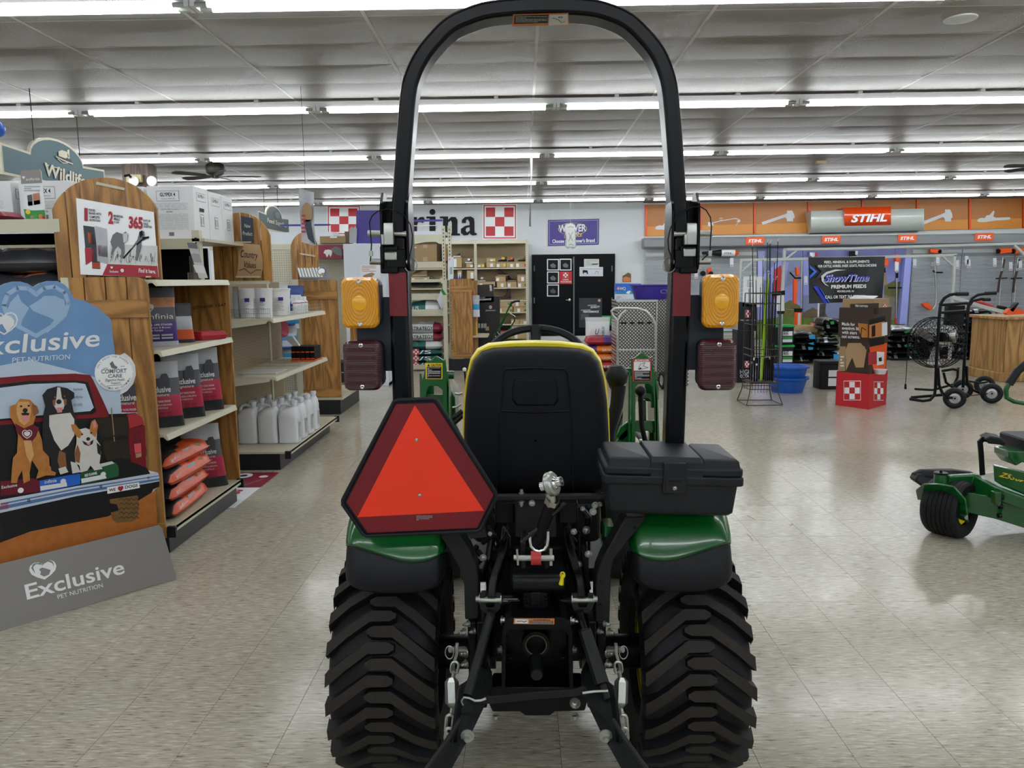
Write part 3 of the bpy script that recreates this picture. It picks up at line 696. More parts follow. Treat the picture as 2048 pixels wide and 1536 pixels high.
lid.loft([[TT @ V(x, y, z) for x, y in ((-.06+i, 1.916+j), (.075-i, 1.916+j), (.075-i, 2.13), (-.06+i, 2.13))] for z, i, j in ((.10, 0, 0), (.142, 0, .004), (.153, .006, .016))])
lid.build('lid', pr=tb_, bevel=.003)
lt = B().rbox(-.028, .029, 1.909, 1.93, .062, .142, .004, 'toolbox_plastic', TT, axis='Y'); lt.rbox(-.022, .022, 1.906, 1.915, .064, .104, .003, None, TT, axis='Y'); lt.box(-.016, .016, 1.9045, 1.907, .094, .098, 'ink', TT); lt.build('latch', pr=tb_, bevel=.0015)
B().lathe([(0, .006), (.003, .005), (.004, .001)], TT @ V(.001, 1.906, .078), (0, -1, 0), 12, 'zinc').build('lock', pr=tb_)
br = B().slab(PY(2.10), [(1287, 920), (1291, 897), (1297, 893), (1352, 893), (1361, 898), (1364, 920)], -.006, 'rops_paint').build('toolbox_bracket', pr=tr, bevel=.001)
for x, y, r in ((1299, 906, .005), (1348, 906, .009)): B().lathe([(0, r), (.004, r*.9), (.012, r*.5), (.013, .001)], PY(2.10).p(x, y, .0), (0, -1, 0), 12, 'zinc').build('bolt', pr=br)
B().ball(aY(1374, 912, 2.5), .03, 'black_plastic', sc=(1.1, 1, .8)).build('control_knob', pr=tr)
# ---- seat
def outline(pl, px): return [pl.p(x, y) for x, y in px]
so = [(933, 985), (928, 930), (927, 870), (930, 800), (936, 755), (946, 722), (962, 704), (985, 697), (1030, 694.5), (1072, 694), (1120, 695), (1160, 698), (1183, 705), (1198, 722), (1208, 755), (1215, 800), (1219, 870), (1219, 930), (1213, 985)]
sp_ = PY(2.44)
def shell(px, ys, sc):   # rings of an outline pushed forward and shrunk about its centre
    P = outline(PY(2.44), px); c = V(sum(p.x for p in P)/len(P), 0, sum(p.z for p in P)/len(P)); c.z -= .03
    return [[V(c.x+(p.x-c.x)*k, y, c.z+(p.z-c.z)*k) for p in P] for y, k in zip(ys, sc)]
st = B().loft(shell(so, (2.402, 2.408, 2.425, 2.46, 2.50), (.86, .93, .975, 1.0, 1.0)), 'seat_plastic').build('seat_shell', pr=tr, sm=50)
yo = [(925, 985), (923, 900), (924, 830), (929, 765), (939, 722), (953, 702), (975, 691), (1020, 686.5), (1072, 685), (1125, 687), (1168, 692), (1190, 703), (1205, 724), (1215, 765), (1221, 830), (1223, 900), (1223, 985)]
B().loft(shell(yo, (2.47, 2.48, 2.52, 2.56, 2.575), (.98, 1.0, 1.01, .98, .9)), 'yellow_paint').build('seat_cushion', pr=tr, sm=50)
B().rbox(TC-.21, TC+.21, 2.45, 2.93, .80, .90, .05, 'yellow_paint', ch=.02).build('seat_base', pr=tr)
p4 = PY(2.401)
def relief(px, y0, y1, nm, w=.003):
    P = [V(p.x, y0, p.z) for p in (p4.p(x, y) for x, y in px)]; B().tube(P, w, 6, 'seat_plastic', closed=True).build(nm, pr=st)
relief([(1003, 822), (1004, 780), (1006, 745), (1012, 738), (1070, 736), (1128, 738), (1135, 745), (1140, 780), (1142, 822), (1072, 825)], 2.401, 0, 'seam_groove')
B().loft([[V(p.x*(1-k)+c_.x*k, y, p.z*(1-k)+c_.z*k) for p in [p4.p(*q) for q in ((1024, 800), (1024, 775), (1029, 758), (1112, 758), (1116, 775), (1118, 800), (1110, 811), (1032, 811))]] for y, k, c_ in ((2.403, 0, p4.p(1071, 785)), (2.396, .06, p4.p(1071, 785)), (2.394, .1, p4.p(1071, 785)))], 'seat_plastic').build('raised_pad', pr=st, sm=0)
for x, y, r in ((1070.5, 787, .0085), (1071, 881, .006)): B().lathe([(0, r), (.004, r), (.004, r*.55), (-.003, r*.5), (-.003, .0005)], p4.p(x, y, .002 if y > 800 else .007), (0, -1, 0), 16, 'seat_plastic').build('screw_cap', pr=st)
for xa, xb in ((997, 993), (1143, 1147)): B().tube([p4.p(xa, 826), p4.p(xb, 985)], .0025, 6, 'seat_plastic').build('seam_rib', pr=st)
# ---- steering wheel
swc = aY(1073, 700, 3.0); rr = .185; tl = Matrix.Rotation(R_(32), 4, 'X'); cen = V(swc.x, 3.0, 1.195)
sw = B().tube([cen+tl @ V(math.cos(a)*rr, math.sin(a)*rr, 0) for a in [2*math.pi*i/40 for i in range(40)]], .0155, 10, 'black_plastic', closed=True).build('steering_wheel', pr=tr)
for a in (90, 210, 330): B().tube([cen+tl @ V(0, 0, -.03), cen+tl @ V(math.cos(R_(a))*rr*.6, math.sin(R_(a))*rr*.6, -.015), cen+tl @ V(math.cos(R_(a))*rr, math.sin(R_(a))*rr, 0)], [.03, .02, .024], 10, 'black_plastic').build('spoke', pr=sw)
B().lathe([(-.05, .03), (-.02, .045), (0, .04), (.006, .001)], cen+tl @ V(0, 0, -.02), tl @ V(0, 0, 1), 18, 'black_plastic').build('hub', pr=sw)
B().tube([cen+V(0, .03, -.06), V(cen.x, 3.25, .85)], .035, 12, 'black_plastic').build('steering_column', pr=tr)
# ---- body ahead of the seat
B().rbox(TC-.27, TC+.27, 2.62, 3.15, .42, .47, .03, 'black_plastic').build('floor_plate', pr=tr)
hd = B().loft([[V(TC+x, y, z) for x, z in ((-w_, .45), (-w_, h_-.1), (-w_*.85, h_-.03), (-w_*.5, h_), (w_*.5, h_), (w_*.85, h_-.03), (w_, h_-.1), (w_, .45))] for y, w_, h_ in ((3.12, .20, .90), (3.3, .21, .94), (3.9, .20, .86), (4.1, .18, .80), (4.15, .15, .74))], 'green_paint').build('hood', pr=tr, bevel=.006)
B().box(TC-.17, TC+.17, 4.14, 4.16, .47, .7, 'black_plastic').build('grille', pr=tr)
B().box(TC-.15, TC+.15, 2.35, 3.95, .26, .46, 'iron').build('frame_rail', pr=tr, bevel=.01)
for sx in (-1, 1):
    b_ = B().lathe([(-.09, .13), (-.1, .2), (-.08, .235), (0, .245), (.08, .235), (.1, .2), (.09, .13)], (TC+sx*.43, 3.75, .245), (1, 0, 0), 36, 'rubber').build('front_tire', pr=tr)
    B().lathe([(-.08, .13), (0, .1), (.05*sx, .03), (.05*sx, .001)], (TC+sx*.43, 3.75, .245), (1, 0, 0), 24, 'yellow_paint').build('front_rim', pr=tr)
B().cyl((TC-.4, 3.75, .25), (TC+.4, 3.75, .25), .035, n=12, M='iron').build('front_axle', pr=tr)
# ---- loader masts with their labels
def mast(pl, pts, arch, nm, lab):
    o = B().slab(pl, pts, -.012, 'green_paint').build('loader_mast', pr=tr, bevel=.003); return o
pm = PY(3.25)
lm_ = mast(pm, [(842, 800), (843, 770), (851, 735), (853, 720), (857, 719), (861, 721), (871, 712), (874, 712), (887, 721), (891, 718), (893, 740), (898, 775), (897, 860), (886, 860), (885, 780), (874, 772), (858, 773), (853, 785), (853, 800)], 0, 'l', 0)
for xx, wx in ((843, -.01), (892, .01)):
    a = aY(xx, 735, 3.25); B().prism([V(a.x, 3.25, 1.10), V(a.x, 3.25, .45), V(a.x, 3.50, .45), V(a.x, 3.42, .95)], (wx, 0, 0), 'green_paint').build('mast_cheek', pr=tr, bevel=.002)
B().slab(PY(3.27), [(853, 789), (886, 789), (886, 870), (853, 870)], -.01, 'dark_green').build('mast_web', pr=tr, bevel=.002)
lb = B(); lb.rect(pm, 851.5, 726, 885, 758, 'yellow_ink', .0015); lb.rect(pm, 853.8, 733.5, 882.8, 756.5, 'ink', .0025); lb.text(pm, 'CAUTION', (862, 732.5), (882.5, 732.2), 5, 'ink', .003, .02); lb.pp(pm, [(854.8, 732.5), (860, 732.5), (857.4, 727.3)], 'ink', .003); lb.greek(pm, 855, 735, 881, 755.5, 9, 'white', .0035, 2, .35); lb.build('caution_label', pr=lm_, sm=0)
rm_ = mast(pm, [(1262, 915), (1263, 770), (1263, 740), (1263, 717), (1269, 716), (1281, 705.5), (1285, 705.5), (1299, 717), (1304, 712.5), (1305, 728), (1312, 760), (1316, 800), (1321, 915), (1311, 915), (1308, 800), (1304, 775), (1297, 768), (1276, 768), (1271, 775), (1271, 915)], 0, 'r', 0)
for xx, wx in ((1262, -.01), (1309, .01)):
    a = aY(xx, 735, 3.25); B().prism([V(a.x, 3.25, 1.10), V(a.x+(.02 if wx > 0 else 0), 3.25, .45), V(a.x+(.02 if wx > 0 else 0), 3.50, .45), V(a.x, 3.42, .95)], (wx, 0, 0), 'green_paint').build('mast_cheek', pr=tr, bevel=.002)
lb = B(); lb.rect(pm, 1265.5, 717.5, 1302, 762.5, 'red_ink', .0015); lb.rect(pm, 1267.5, 723.5, 1300, 741, 'white', .0025); lb.rect(pm, 1268, 742, 1301, 761, 'ink', .0025); lb.text(pm, 'DANGER', (1275, 722.6), (1298, 722.4), 4.2, 'white', .003, .02); lb.pp(pm, [(1269, 722.5), (1274.5, 722.5), (1271.7, 718)], 'white', .003)
lb.greek(pm, 1269, 743, 1299, 760, 8, 'white', .0035, 4, .35); lb.line(pm, [(1276, 738), (1281, 728), (1290, 725), (1286, 732), (1296, 735), (1284, 738), (1277, 738.5)], .8, 'ink', .0035); lb.pp(pm, [(1276, 739), (1280, 735), (1284, 736), (1279, 739)], 'ink', .0035); lb.build('danger_label', pr=rm_, sm=0)
for q, M_ in (([(1276, 787), (1303, 787), (1311, 800), (1308, 816), (1302, 816), (1303, 805), (1296, 797), (1280, 797), (1276, 805)], 'green_paint'), ([(1270, 842), (1314, 842), (1316, 862), (1300, 868), (1297, 862), (1290, 862), (1288, 868), (1270, 862)], 'green_paint'), ([(1281, 800), (1292, 800), (1293, 860), (1283, 860)], 'dark_green'), ([(1210, 930), (1240, 870), (1262, 850), (1262, 935)], 'green_paint'), ([(1233, 872), (1240, 855), (1258, 842), (1266, 850), (1262, 866), (1246, 882), (1238, 881)], 'green_paint'), ([(1300, 842), (1304, 842), (1318, 930), (1296, 930)], 'dark_green')):
    B().slab(PY(3.28 if M_ == 'green_paint' else 3.33), q, -.02, (M_)).build('loader_gusset', pr=tr, bevel=.003)
for sx, xx in ((-1, 868), (1, 1288)):
    a = aY(xx, 900, 3.55); B().tube([V(a.x, 3.35, 1.0), V(a.x, 3.9, .95), V(a.x, 4.6, .55), V(a.x, 4.85, .25)], 0, M='green_paint', sq=(.03, .045)).build('loader_arm', pr=tr, bevel=.004)
    B().cyl((a.x, 3.4, .75), (a.x, 4.2, .72), .022, n=12, M='black_paint').build('loader_cylinder', pr=tr)
B().prism([V(-.58, 4.8, .03), V(-.58, 5.25, .03), V(-.58, 5.27, .05), V(-.58, 4.85, .12), V(-.58, 4.82, .45), V(-.58, 4.78, .45)], (1.23, 0, 0), 'dark_green').build('loader_bucket', pr=tr)
for x, y, r, l in ((899, 750, .018, .02), (1260, 744, .018, .02)):
    a = aY(x, y, 3.3); B().cyl(a-V(l, 0, 0), a+V(l, 0, 0), r, n=14, M='green_paint').build('pivot_pin', pr=tr, bevel=.002)
B().slab(PY(3.45), [(905, 754), (918, 778), (917, 840), (905, 840)], -.006, 'off_white').build('side_plate', pr=tr, sm=0)
B().slab(PY(3.40), [(898, 775), (910, 795), (912, 850), (930, 885), (925, 900), (898, 870)], -.02, 'dark_green').build('loader_gusset', pr=tr, bevel=.003)
for (x0_, y0_, x1_, y1_, M_) in ((910, 787, 925, 786, 'zinc'), (905, 815, 922, 808, 'zinc'), (900, 850, 925, 830, 'rubber'), (905, 835, 925, 822, 'rubber')):
    B().tube([aY(x0_, y0_, 3.2), aY((x0_+x1_)/2, (y0_+y1_)/2+2, 3.2), aY(x1_, y1_, 3.2)], .005 if M_ == 'zinc' else .011, 8, (M_)).build('hydraulic_hose', pr=tr)
# ---- joystick with bellows and the range lever
a = aY(1236, 745, 2.75); jb = B().lathe([(.0, .020), (.012, .034), (.035, .040), (.06, .034), (.075, .022), (.08, .001)], a-V(.0, 0, .05), (-.1, 0, 1), 20, 'black_plastic')
jb.build('joystick_grip', pr=tr); 
B().tube([a-V(-.004, 0, .045), a-V(.004, 0, .12), a-V(.03, 0, .22), a-V(.038, 0, .38)], [.026, .024, .022, .024], 14, 'black_plastic').build('joystick_boot', pr=tr)
a = aY(1281, 782, 2.6); B().ball(a, .019, 'black_paint', 20).build('lever_knob', pr=tr); B().tube([a, aY(1283, 850, 2.6), aY(1292, 890, 2.6), aY(1296, 905, 2.6)], [.009, .009, .009, .009], 10, 'black_paint').build('lever', pr=tr)
B().slab(PY(2.6), [(1280, 880), (1292, 880), (1292, 910), (1280, 910)], -.02, 'zinc').build('seat_buckle', pr=tr, bevel=.002)
B().ball(aY(929, 739, 2.9), .008, 'white').build('lever_knob', pr=tr); B().tube([aY(929, 741, 2.9), aY(932, 770, 2.9)], .004, 6, 'black_paint').build('lever', pr=tr)
# ================ rear of the chassis
B().box(TC-.155, TC+.155, 2.2, 2.75, .34, .70, 'iron').build('transmission_case', pr=tr, bevel=.02)
B().rbox(TC-.2, TC+.2, 2.30, 2.62, .68, .80, .03, 'black_plastic').build('seat_pan', pr=tr)
B().tube([aY(985, 994, 2.02), aY(1212, 992, 2.02)], 0, M='flat_bar', sq=(.012, .006)).build('cross_bar', pr=tr)
B().slab(PY(2.05), [(1031, 996), (1111, 996), (1113, 1075), (1030, 1075)], -.01, 'flat_bar').build('link_bracket_plate', pr=tr, bevel=.003)
def bolt(x, y, Y, r=.008, l=.02, ax=(0, -1, 0), nm='bolt', M_='zinc', par=None):
    p = aY(x, y, Y); ax = Vector(ax); b_ = B(); b_.lathe([(0, r*1.5), (.003, r*1.5), (.003, r), (.011, r), (.012, r*.6), (l, r*.55), (l, .0005)], p, ax, 12, (M_)); return b_.build(nm, pr=par or tr)
bolt(1043, 993, 2.03, .0075, .02, (0, 0, 1)); bolt(1043, 1002, 2.03, .006, .016, (0, 0, -1)); bolt(1064, 1006, 2.03, .006, .01)
for x in (1010, 1135): B().rbox(*sorted((aY(x-20, 1010, 2.1).x, aY(x+20, 1010, 2.1).x)), 2.08, 2.14, aY(x, 1042, 2.1).z, aY(x, 1002, 2.1).z, .006, 'black_paint').build('rubber_mount', pr=tr)
# top link
tl0 = aY(1073, 1088, 1.86); tl1 = aY(1103, 1005, 1.80); tk = B(); tk.tube([tl0, tl0.lerp(tl1, .12), tl0.lerp(tl1, .97), tl1], [.014, .0165, .0165, .013], 18, 'black_paint'); tlo = tk.build('top_link', pr=tr)
d_ = (tl1-tl0).normalized(); B().lathe([(0, .0175), (.016, .0175)], tl1-d_*.004, d_, 6, 'zinc').build('lock_nut', pr=tlo)
e0 = aY(1103, 968, 1.80); ax_ = V(.9, -.42, .38).normalized()
B().lathe([(-.010, .014), (-.010, .026), (-.006, .030), (.006, .030), (.010, .026), (.010, .014), (-.010, .014)], e0, ax_, 28, 'zinc').build('ball_eye', pr=tlo)
B().ball(e0, .019, 'chrome', 18).build('ball', pr=tlo); B().lathe([(-.028, .0075), (-.028, .012), (.028, .012), (.028, .0075), (-.028, .0075)], e0, ax_, 18, 'chrome').build('ball_sleeve', pr=tlo)
B().cyl(tl1, e0-V(.004, 0, .022), .012, n=12, M='zinc').build('threaded_shank', pr=tlo)
for (p, q) in (((1042, 1085), (1075, 1058)), ((1105, 1030), (1130, 1006))): B().cyl(aY(p[0], p[1], 1.80), aY(q[0], q[1], 1.80), .0045, n=8, M='flat_bar').build('turning_handle', pr=tlo)
B().tube([aY(x, y, 1.83) for x, y in ((1060, 1065), (1060, 1080), (1062, 1092), (1070, 1100), (1078, 1102), (1088, 1099), (1094, 1090), (1096, 1078), (1096, 1062))], .0042, 8, 'chrome').build('retaining_loop', pr=tlo)
for xa, xb in ((1041, 1052), (1088, 1099)): B().prism([aY(xa, 1085, 1.92), aY(xb, 1085, 1.92), aY(xb, 1138, 1.92), aY(xa, 1138, 1.92)], (0, .10, 0), 'iron').build('clevis_tab', pr=tr, bevel=.004)
B().cyl(aY(1034, 1116, 1.90), aY(1108, 1116, 1.90), .008, n=12, M='zinc').build('clevis_pin', pr=tr); B().cyl(aY(1062, 1116, 1.9), aY(1082, 1116, 1.9), .018, n=16, M='red_paint').build('link_end', pr=tr)
B().slab(PY(1.90), [(1099, 1098), (1105, 1098), (1105, 1132), (1099, 1132)], -.006, 'zinc').build('pin_tab', pr=tr, bevel=.001)
B().tube([aY(1034, 1098, 1.89), aY(1036, 1130, 1.89)], .003, 6, 'zinc').build('hitch_clip', pr=tr); bolt(1036, 1115, 1.9, .007, .012, (-1, 0, 0))
# lift cover, drain plug, casting
B().rbox(TC-.075, TC+.075, 1.98, 2.2, aY(0, 1158, 2.0).z*0+.645, .70, .02, 'iron', axis='X').build('rockshaft_cover', pr=tr)
cs = B().loft([[aY(x, y, Y) for x, y in q] for Y, q in ((2.03, ((1042, 1180), (1055, 1168), (1088, 1168), (1100, 1180), (1100, 1224), (1042, 1224))), (1.99, ((1047, 1184), (1058, 1174), (1085, 1174), (1095, 1184), (1095, 1218), (1047, 1218))))], 'iron').build('rear_casting', pr=tr, bevel=.004)
B().slab(PY(1.985), [(1061, 1185), (1082, 1185), (1082, 1212), (1061, 1212)], -.012, 'iron').build('casting_boss', pr=tr, bevel=.002)
for x in (1036, 1117): bolt(x, 1175, 2.0, .006, .014, (0, -1, 0))
for x, y in ((1051, 1196), (1051, 1208), (1092, 1196), (1092, 1208)): bolt(x, y, 1.985, .003, .006, M_='iron')
B().tube([aY(1122, 1169, 1.97), aY(1124, 1158, 1.97), aY(1125, 1148, 1.97)], [.007, .005, .004], 10, 'yellow_paint').build('dipstick', pr=tr); B().tube([aY(1125, 1150, 1.97)+V(math.cos(t)*.006, 0, math.sin(t)*.008) for t in [i*math.pi/5 for i in range(10)]], .0022, 6, 'yellow_paint', closed=True).build('dipstick_ring', pr=tr)
B().cyl(aY(1000, 1202, 2.05), aY(1040, 1202, 2.05), .022, n=16, M='black_paint').build('hydraulic_filter', pr=tr); B().greek(PY(2.028), 1006, 1197, 1036, 1205, 2, 'light_ink', .0, 3).build('filter_print', pr=tr, sm=0)
B().cyl(aY(1110, 1202, 2.05), aY(1150, 1202, 2.05), .012, n=12, M='black_paint').build('cross_shaft', pr=tr)
# power take-off shield
pz = PY(1.93); z0_ = aY(0, 1385, 1.95).z
sh = B(); q_o = [(1003, 1380), (1005, 1262), (1010, 1242), (1022, 1234), (1122, 1234), (1136, 1240), (1144, 1262), (1146, 1380)]; q_i = [(1010, 1376), (1012, 1272), (1016, 1262), (1022, 1259), (1122, 1259), (1131, 1262), (1137, 1272), (1139, 1376)]
O = [pz.p(*q) for q in q_o]; I = [pz.p(*q) for q in q_i]; back = V(0, .16, 0)
for i in range(7): sh.add([O[i], O[i+1], I[i+1], I[i]], [(0, 1, 2, 3)], 'black_paint'); sh.add([O[i], O[i+1], O[i+1]+back, O[i]+back], [(3, 2, 1, 0)]); sh.add([I[i], I[i+1], I[i+1]+back, I[i]+back], [(0, 1, 2, 3)])
sho = sh.build('shaft_shield', pr=tr, sm=0)
B().slab(PY(2.08), [(1003, 1240), (1146, 1240), (1146, 1385), (1003, 1385)], -.01, 'iron').build('rear_cover', pr=tr)
lb = B(); pq = PY(1.928); lb.pp(pq, [(1028, 1236), (1109, 1236.5), (1108.5, 1248.5), (1027, 1247.5)], 'orange_ink', .001); lb.pp(pq, [(1030.5, 1237.5), (1057, 1238), (1056, 1246.5), (1030, 1246)], 'white', .0018); lb.pp(pq, [(1060, 1241), (1106, 1241.2), (1106, 1247), (1060, 1246.5)], 'ink', .0018)
lb.text(pq, 'WARNING', (1066, 1240.2), (1100, 1240.5), 2.6, 'ink', .002, .02); lb.greek(pq, 1061, 1241.5, 1105, 1246.5, 3, 'light_ink', .0025, 8); lb.line(pq, [(1034, 1242), (1042, 1241), (1048, 1243), (1054, 1241)], 1.2, 'ink', .0025); lb.build('warning_label', pr=sho, sm=0)
ca = aY(1072, 1283, 2.05); B().lathe([(0, .040), (.02, .038), (.02, .031), (.0, .030), (0, .001)], ca, (0, -1, 0), 28, 'iron').build('shaft_collar', pr=tr); B().lathe([(.0, .0305), (.002, .0305), (.002, .027), (0, .027)], ca-V(0, .021, 0), (0, -1, 0), 28, 'kraft_dark').build('collar_seal', pr=tr)
B().lathe([(0, .018), (.11, .018), (.115, .015), (.115, .001)], aY(1072, 1312, 2.05)+V(0, 0, .004), (0, -1, 0), 12, 'flat_bar').build('power_shaft', pr=tr)
for x in (1020, 1127): bolt(x, 1315, 2.06, .007, .006, M_='iron')
bolt(1003, 1240, 1.96, .008, .03, (1, -.2, 0)); bolt(1142, 1241, 1.96, .008, .03, (1, -.3, 0)); bolt(1003, 1300, 1.98, .008, .012, (-1, -.3, 0)); bolt(1146, 1300, 1.98, .008, .012, (1, -.3, 0))
# lift arms, shackles, lift rods
for sx in (-1, 1):
    mm = (lambda x: x) if sx < 0 else (lambda x: 2146-x)
    B().tube([aY(mm(1012), 1062, 2.18), aY(mm(1008), 1100, 2.12), aY(mm(996), 1140, 2.06), aY(mm(986), 1172, 2.0), aY(mm(984), 1200, 1.97)], 0, M='iron', sq=(.024, .011), up=(1, 0, 0)).build('lift_arm', pr=tr, bevel=.003)
    B().cyl(aY(mm(973), 1200, 1.97), aY(mm(994), 1200, 1.97), .014, n=14, M='iron').build('arm_boss', pr=tr)
    B().tube([aY(mm(x), y, 1.96) for x, y in ((964, 1186), (964, 1205), (967, 1215), (972, 1220), (989, 1220), (994, 1215), (997, 1205), (997, 1186))], 0, M='flat_bar', sq=(.008, .003), up=(0, 1, 0)).build('shackle', pr=tr)
    B().cyl(aY(mm(958), 1200, 1.96), aY(mm(1001), 1200, 1.96), .0075, n=12, M='zinc').build('shackle_pin', pr=tr); bolt(mm(960), 1198, 1.955, .008, .012, (sx, 0, 0)); 
    B().lathe([(0, .012), (.003, .012), (.003, .001)], aY(mm(1001), 1198, 1.96), (-sx, 0, 0), 12, 'zinc').build('washer', pr=tr)
    # mounting bolts beside the axle
    for x, y, r in ((938, 1247, .006), (930, 1264, .008), (950, 1262, .006), (931, 1304, .011), (933, 1327, .008), (968, 1303, .008), (966, 1327, .006), (1004, 1384, .006)): bolt(mm(x), y, 2.0, r, .018, (sx*.8, -.5, .0))
    B().box(*sorted((aY(mm(938), 1255, 2.05).x, aY(mm(955), 1255, 2.05).x)), 2.0, 2.2, .40, .56, 'iron').build('axle_bracket', pr=tr, bevel=.004)
    B().box(*sorted((aY(mm(958), 1300, 2.05).x, aY(mm(975), 1300, 2.05).x)), 1.98, 2.2, .32, .57, 'black_paint').build('side_plate', pr=tr, bevel=.004)
    # lower link: forged plate running back and out of the picture
    xs = (lambda a, b_: aY(mm(a), b_[0], b_[1]))
    q = [aY(mm(975), 1322, 2.02), aY(mm(985), 1345, 1.98), aY(mm(985), 1380, 1.9), aY(mm(975), 1400, 1.82), aY(mm(945), 1465, 1.72), aY(mm(900), 1545, 1.6), aY(mm(855), 1545, 1.6), aY(mm(914), 1470, 1.72), aY(mm(925), 1400, 1.8), aY(mm(925), 1372, 1.84), aY(mm(945), 1360, 1.93), aY(mm(962), 1340, 1.98)]
    B().prism(q, (sx*.010, .004, 0), 'flat_bar').build('lower_link', pr=tr, bevel=.002)
    q = [aY(mm(928), 1368, 1.80), aY(mm(918), 1380, 1.78), aY(mm(905), 1485, 1.69), aY(mm(913), 1488, 1.69), aY(mm(926), 1400, 1.78)]
    B().prism(q, (sx*.006, 0, 0), 'black_paint').build('link_fork', pr=tr, bevel=.001)
    B().tube([aY(mm(920), 1440, 1.72), aY(mm(895), 1480, 1.66), aY(mm(852), 1540, 1.58)], .006, 8, 'flat_bar').build('link_edge_rod', pr=tr)
    bolt(mm(935), 1471, 1.70, .011, .02, (0, -1, 0))
B().tube([aY(983, 1222, 1.95), aY(981, 1232, 1.95), aY(936, 1390, 1.82)], [.012, .0125, .0125], 12, 'flat_bar').build('lift_rod', pr=tr)
B().tube([aY(1158, 1222, 1.95), aY(1163, 1240, 1.95), aY(1170, 1262, 1.93)], [.011, .010, .010], 12, 'black_paint').build('lift_rod', pr=tr); B().tube([aY(1169, 1260, 1.93), aY(1204, 1368, 1.84)], [.0175, .019], 6, 'flat_bar').build('turnbuckle_body', pr=tr); B().tube([aY(1204, 1366, 1.84), aY(1216, 1400, 1.80)], .009, 10, 'flat_bar').build('turnbuckle_screw', pr=tr)
B().lathe([(0, .017), (.012, .017)], aY(1168, 1256, 1.93), V(.3, -.2, -1), 6, 'iron').build('lock_nut', pr=tr)
# sway chains with zinc turnbuckles
for sx in (-1, 1):
    mm = (lambda x: x) if sx < 0 else (lambda x: 2146-x); Yc = 1.86
    B().tube([aY(mm(x), y, Yc+.05) for x, y in ((914, 1288), (914, 1305), (909, 1322), (906, 1335), (910, 1345))], 0, M='zinc', sq=(.004, .007)).build('twisted_strap', pr=tr)
    def link(p, q, r, w, nm, M_='zinc'):
        p = Vector(p); q = Vector(q); d = (q-p).normalized(); s = d.cross(V(0, 1, 0)).normalized()*w
        P = [p+s*math.cos(t)-d*w*math.sin(t) for t in [i*math.pi/5 for i in range(6)]]+[q+s*math.cos(t)-d*w*math.sin(t) for t in [math.pi+i*math.pi/5 for i in range(6)]]
        B().tube(P, r, 6, (M_), closed=True).build(nm, pr=tr)
    link(aY(mm(910), 1330, Yc+.04), aY(mm(909), 1340, Yc+.04), .0038, .0095, 'chain_link')
    B().cyl(aY(mm(908), 1344, Yc), aY(mm(904), 1365, Yc), .0055, n=10, M='zinc').build('screw_end', pr=tr)
    a, c_ = aY(mm(903), 1355, Yc), aY(mm(905), 1416, Yc-.03); B().tube([a, a.lerp(c_, .14), a.lerp(c_, .82), c_], [.009, .018, .018, .007], 6, 'zinc', rot=.5).build('turnbuckle_body', pr=tr)
    B().cyl(c_, aY(mm(903), 1434, Yc-.04), .006, n=8, M='zinc').build('screw_end', pr=tr)
    link(aY(mm(900), 1436, Yc-.05), aY(mm(898), 1462, Yc-.05), .0045, .009, 'chain_link'); link(aY(mm(898), 1462, Yc-.06), aY(mm(896), 1476, Yc-.06), .004, .008, 'chain_link')
    B().tube([aY(mm(899), 1305, Yc+.04)+V(math.cos(t)*.011, 0, math.sin(t)*.018) for t in [i*math.pi/7 for i in range(14)]], .0015, 6, 'zinc', closed=True).build('lynch_ring', pr=tr)
    B().cyl(aY(mm(900), 1299, Yc+.05), aY(mm(930), 1299, Yc+.08), .0085, n=10, M='zinc').build('chain_pin', pr=tr)
# rubber strap between the links, drawbar plate
B().tube([aY(968, 1398, 1.78), aY(980, 1400, 1.78), aY(1060, 1392, 1.78), aY(1152, 1385, 1.78), aY(1165, 1380, 1.78), aY(1172, 1388, 1.78)], 0, M='flat_bar', sq=(.003, .009), up=(0, 0, 1)).build('rubber_strap', pr=tr)
for P in ([(972, 1397), (962, 1401), (950, 1402), (938, 1396), (928, 1395), (922, 1402), (926, 1410)], [(1165, 1386), (1190, 1383), (1216, 1382)]): B().tube([aY(x, y, 1.77) for x, y in P], .0032, 8, 'zinc').build('strap_hook', pr=tr)
B().prism([aY(x, y, 1.97) for x, y in ((985, 1374), (1165, 1374), (1175, 1402), (1170, 1422), (1110, 1424), (1100, 1432), (1050, 1432), (1040, 1424), (985, 1424), (975, 1402))], (0, .08, .0), 'black_paint').build('drawbar_plate', pr=tr, bevel=.004)
for x in (992, 1150): bolt(x, 1430, 1.97, .006, .012, (0, 0, -1))
bolt(1150, 1407, 1.95, .010, .014, (0, -.6, .8))
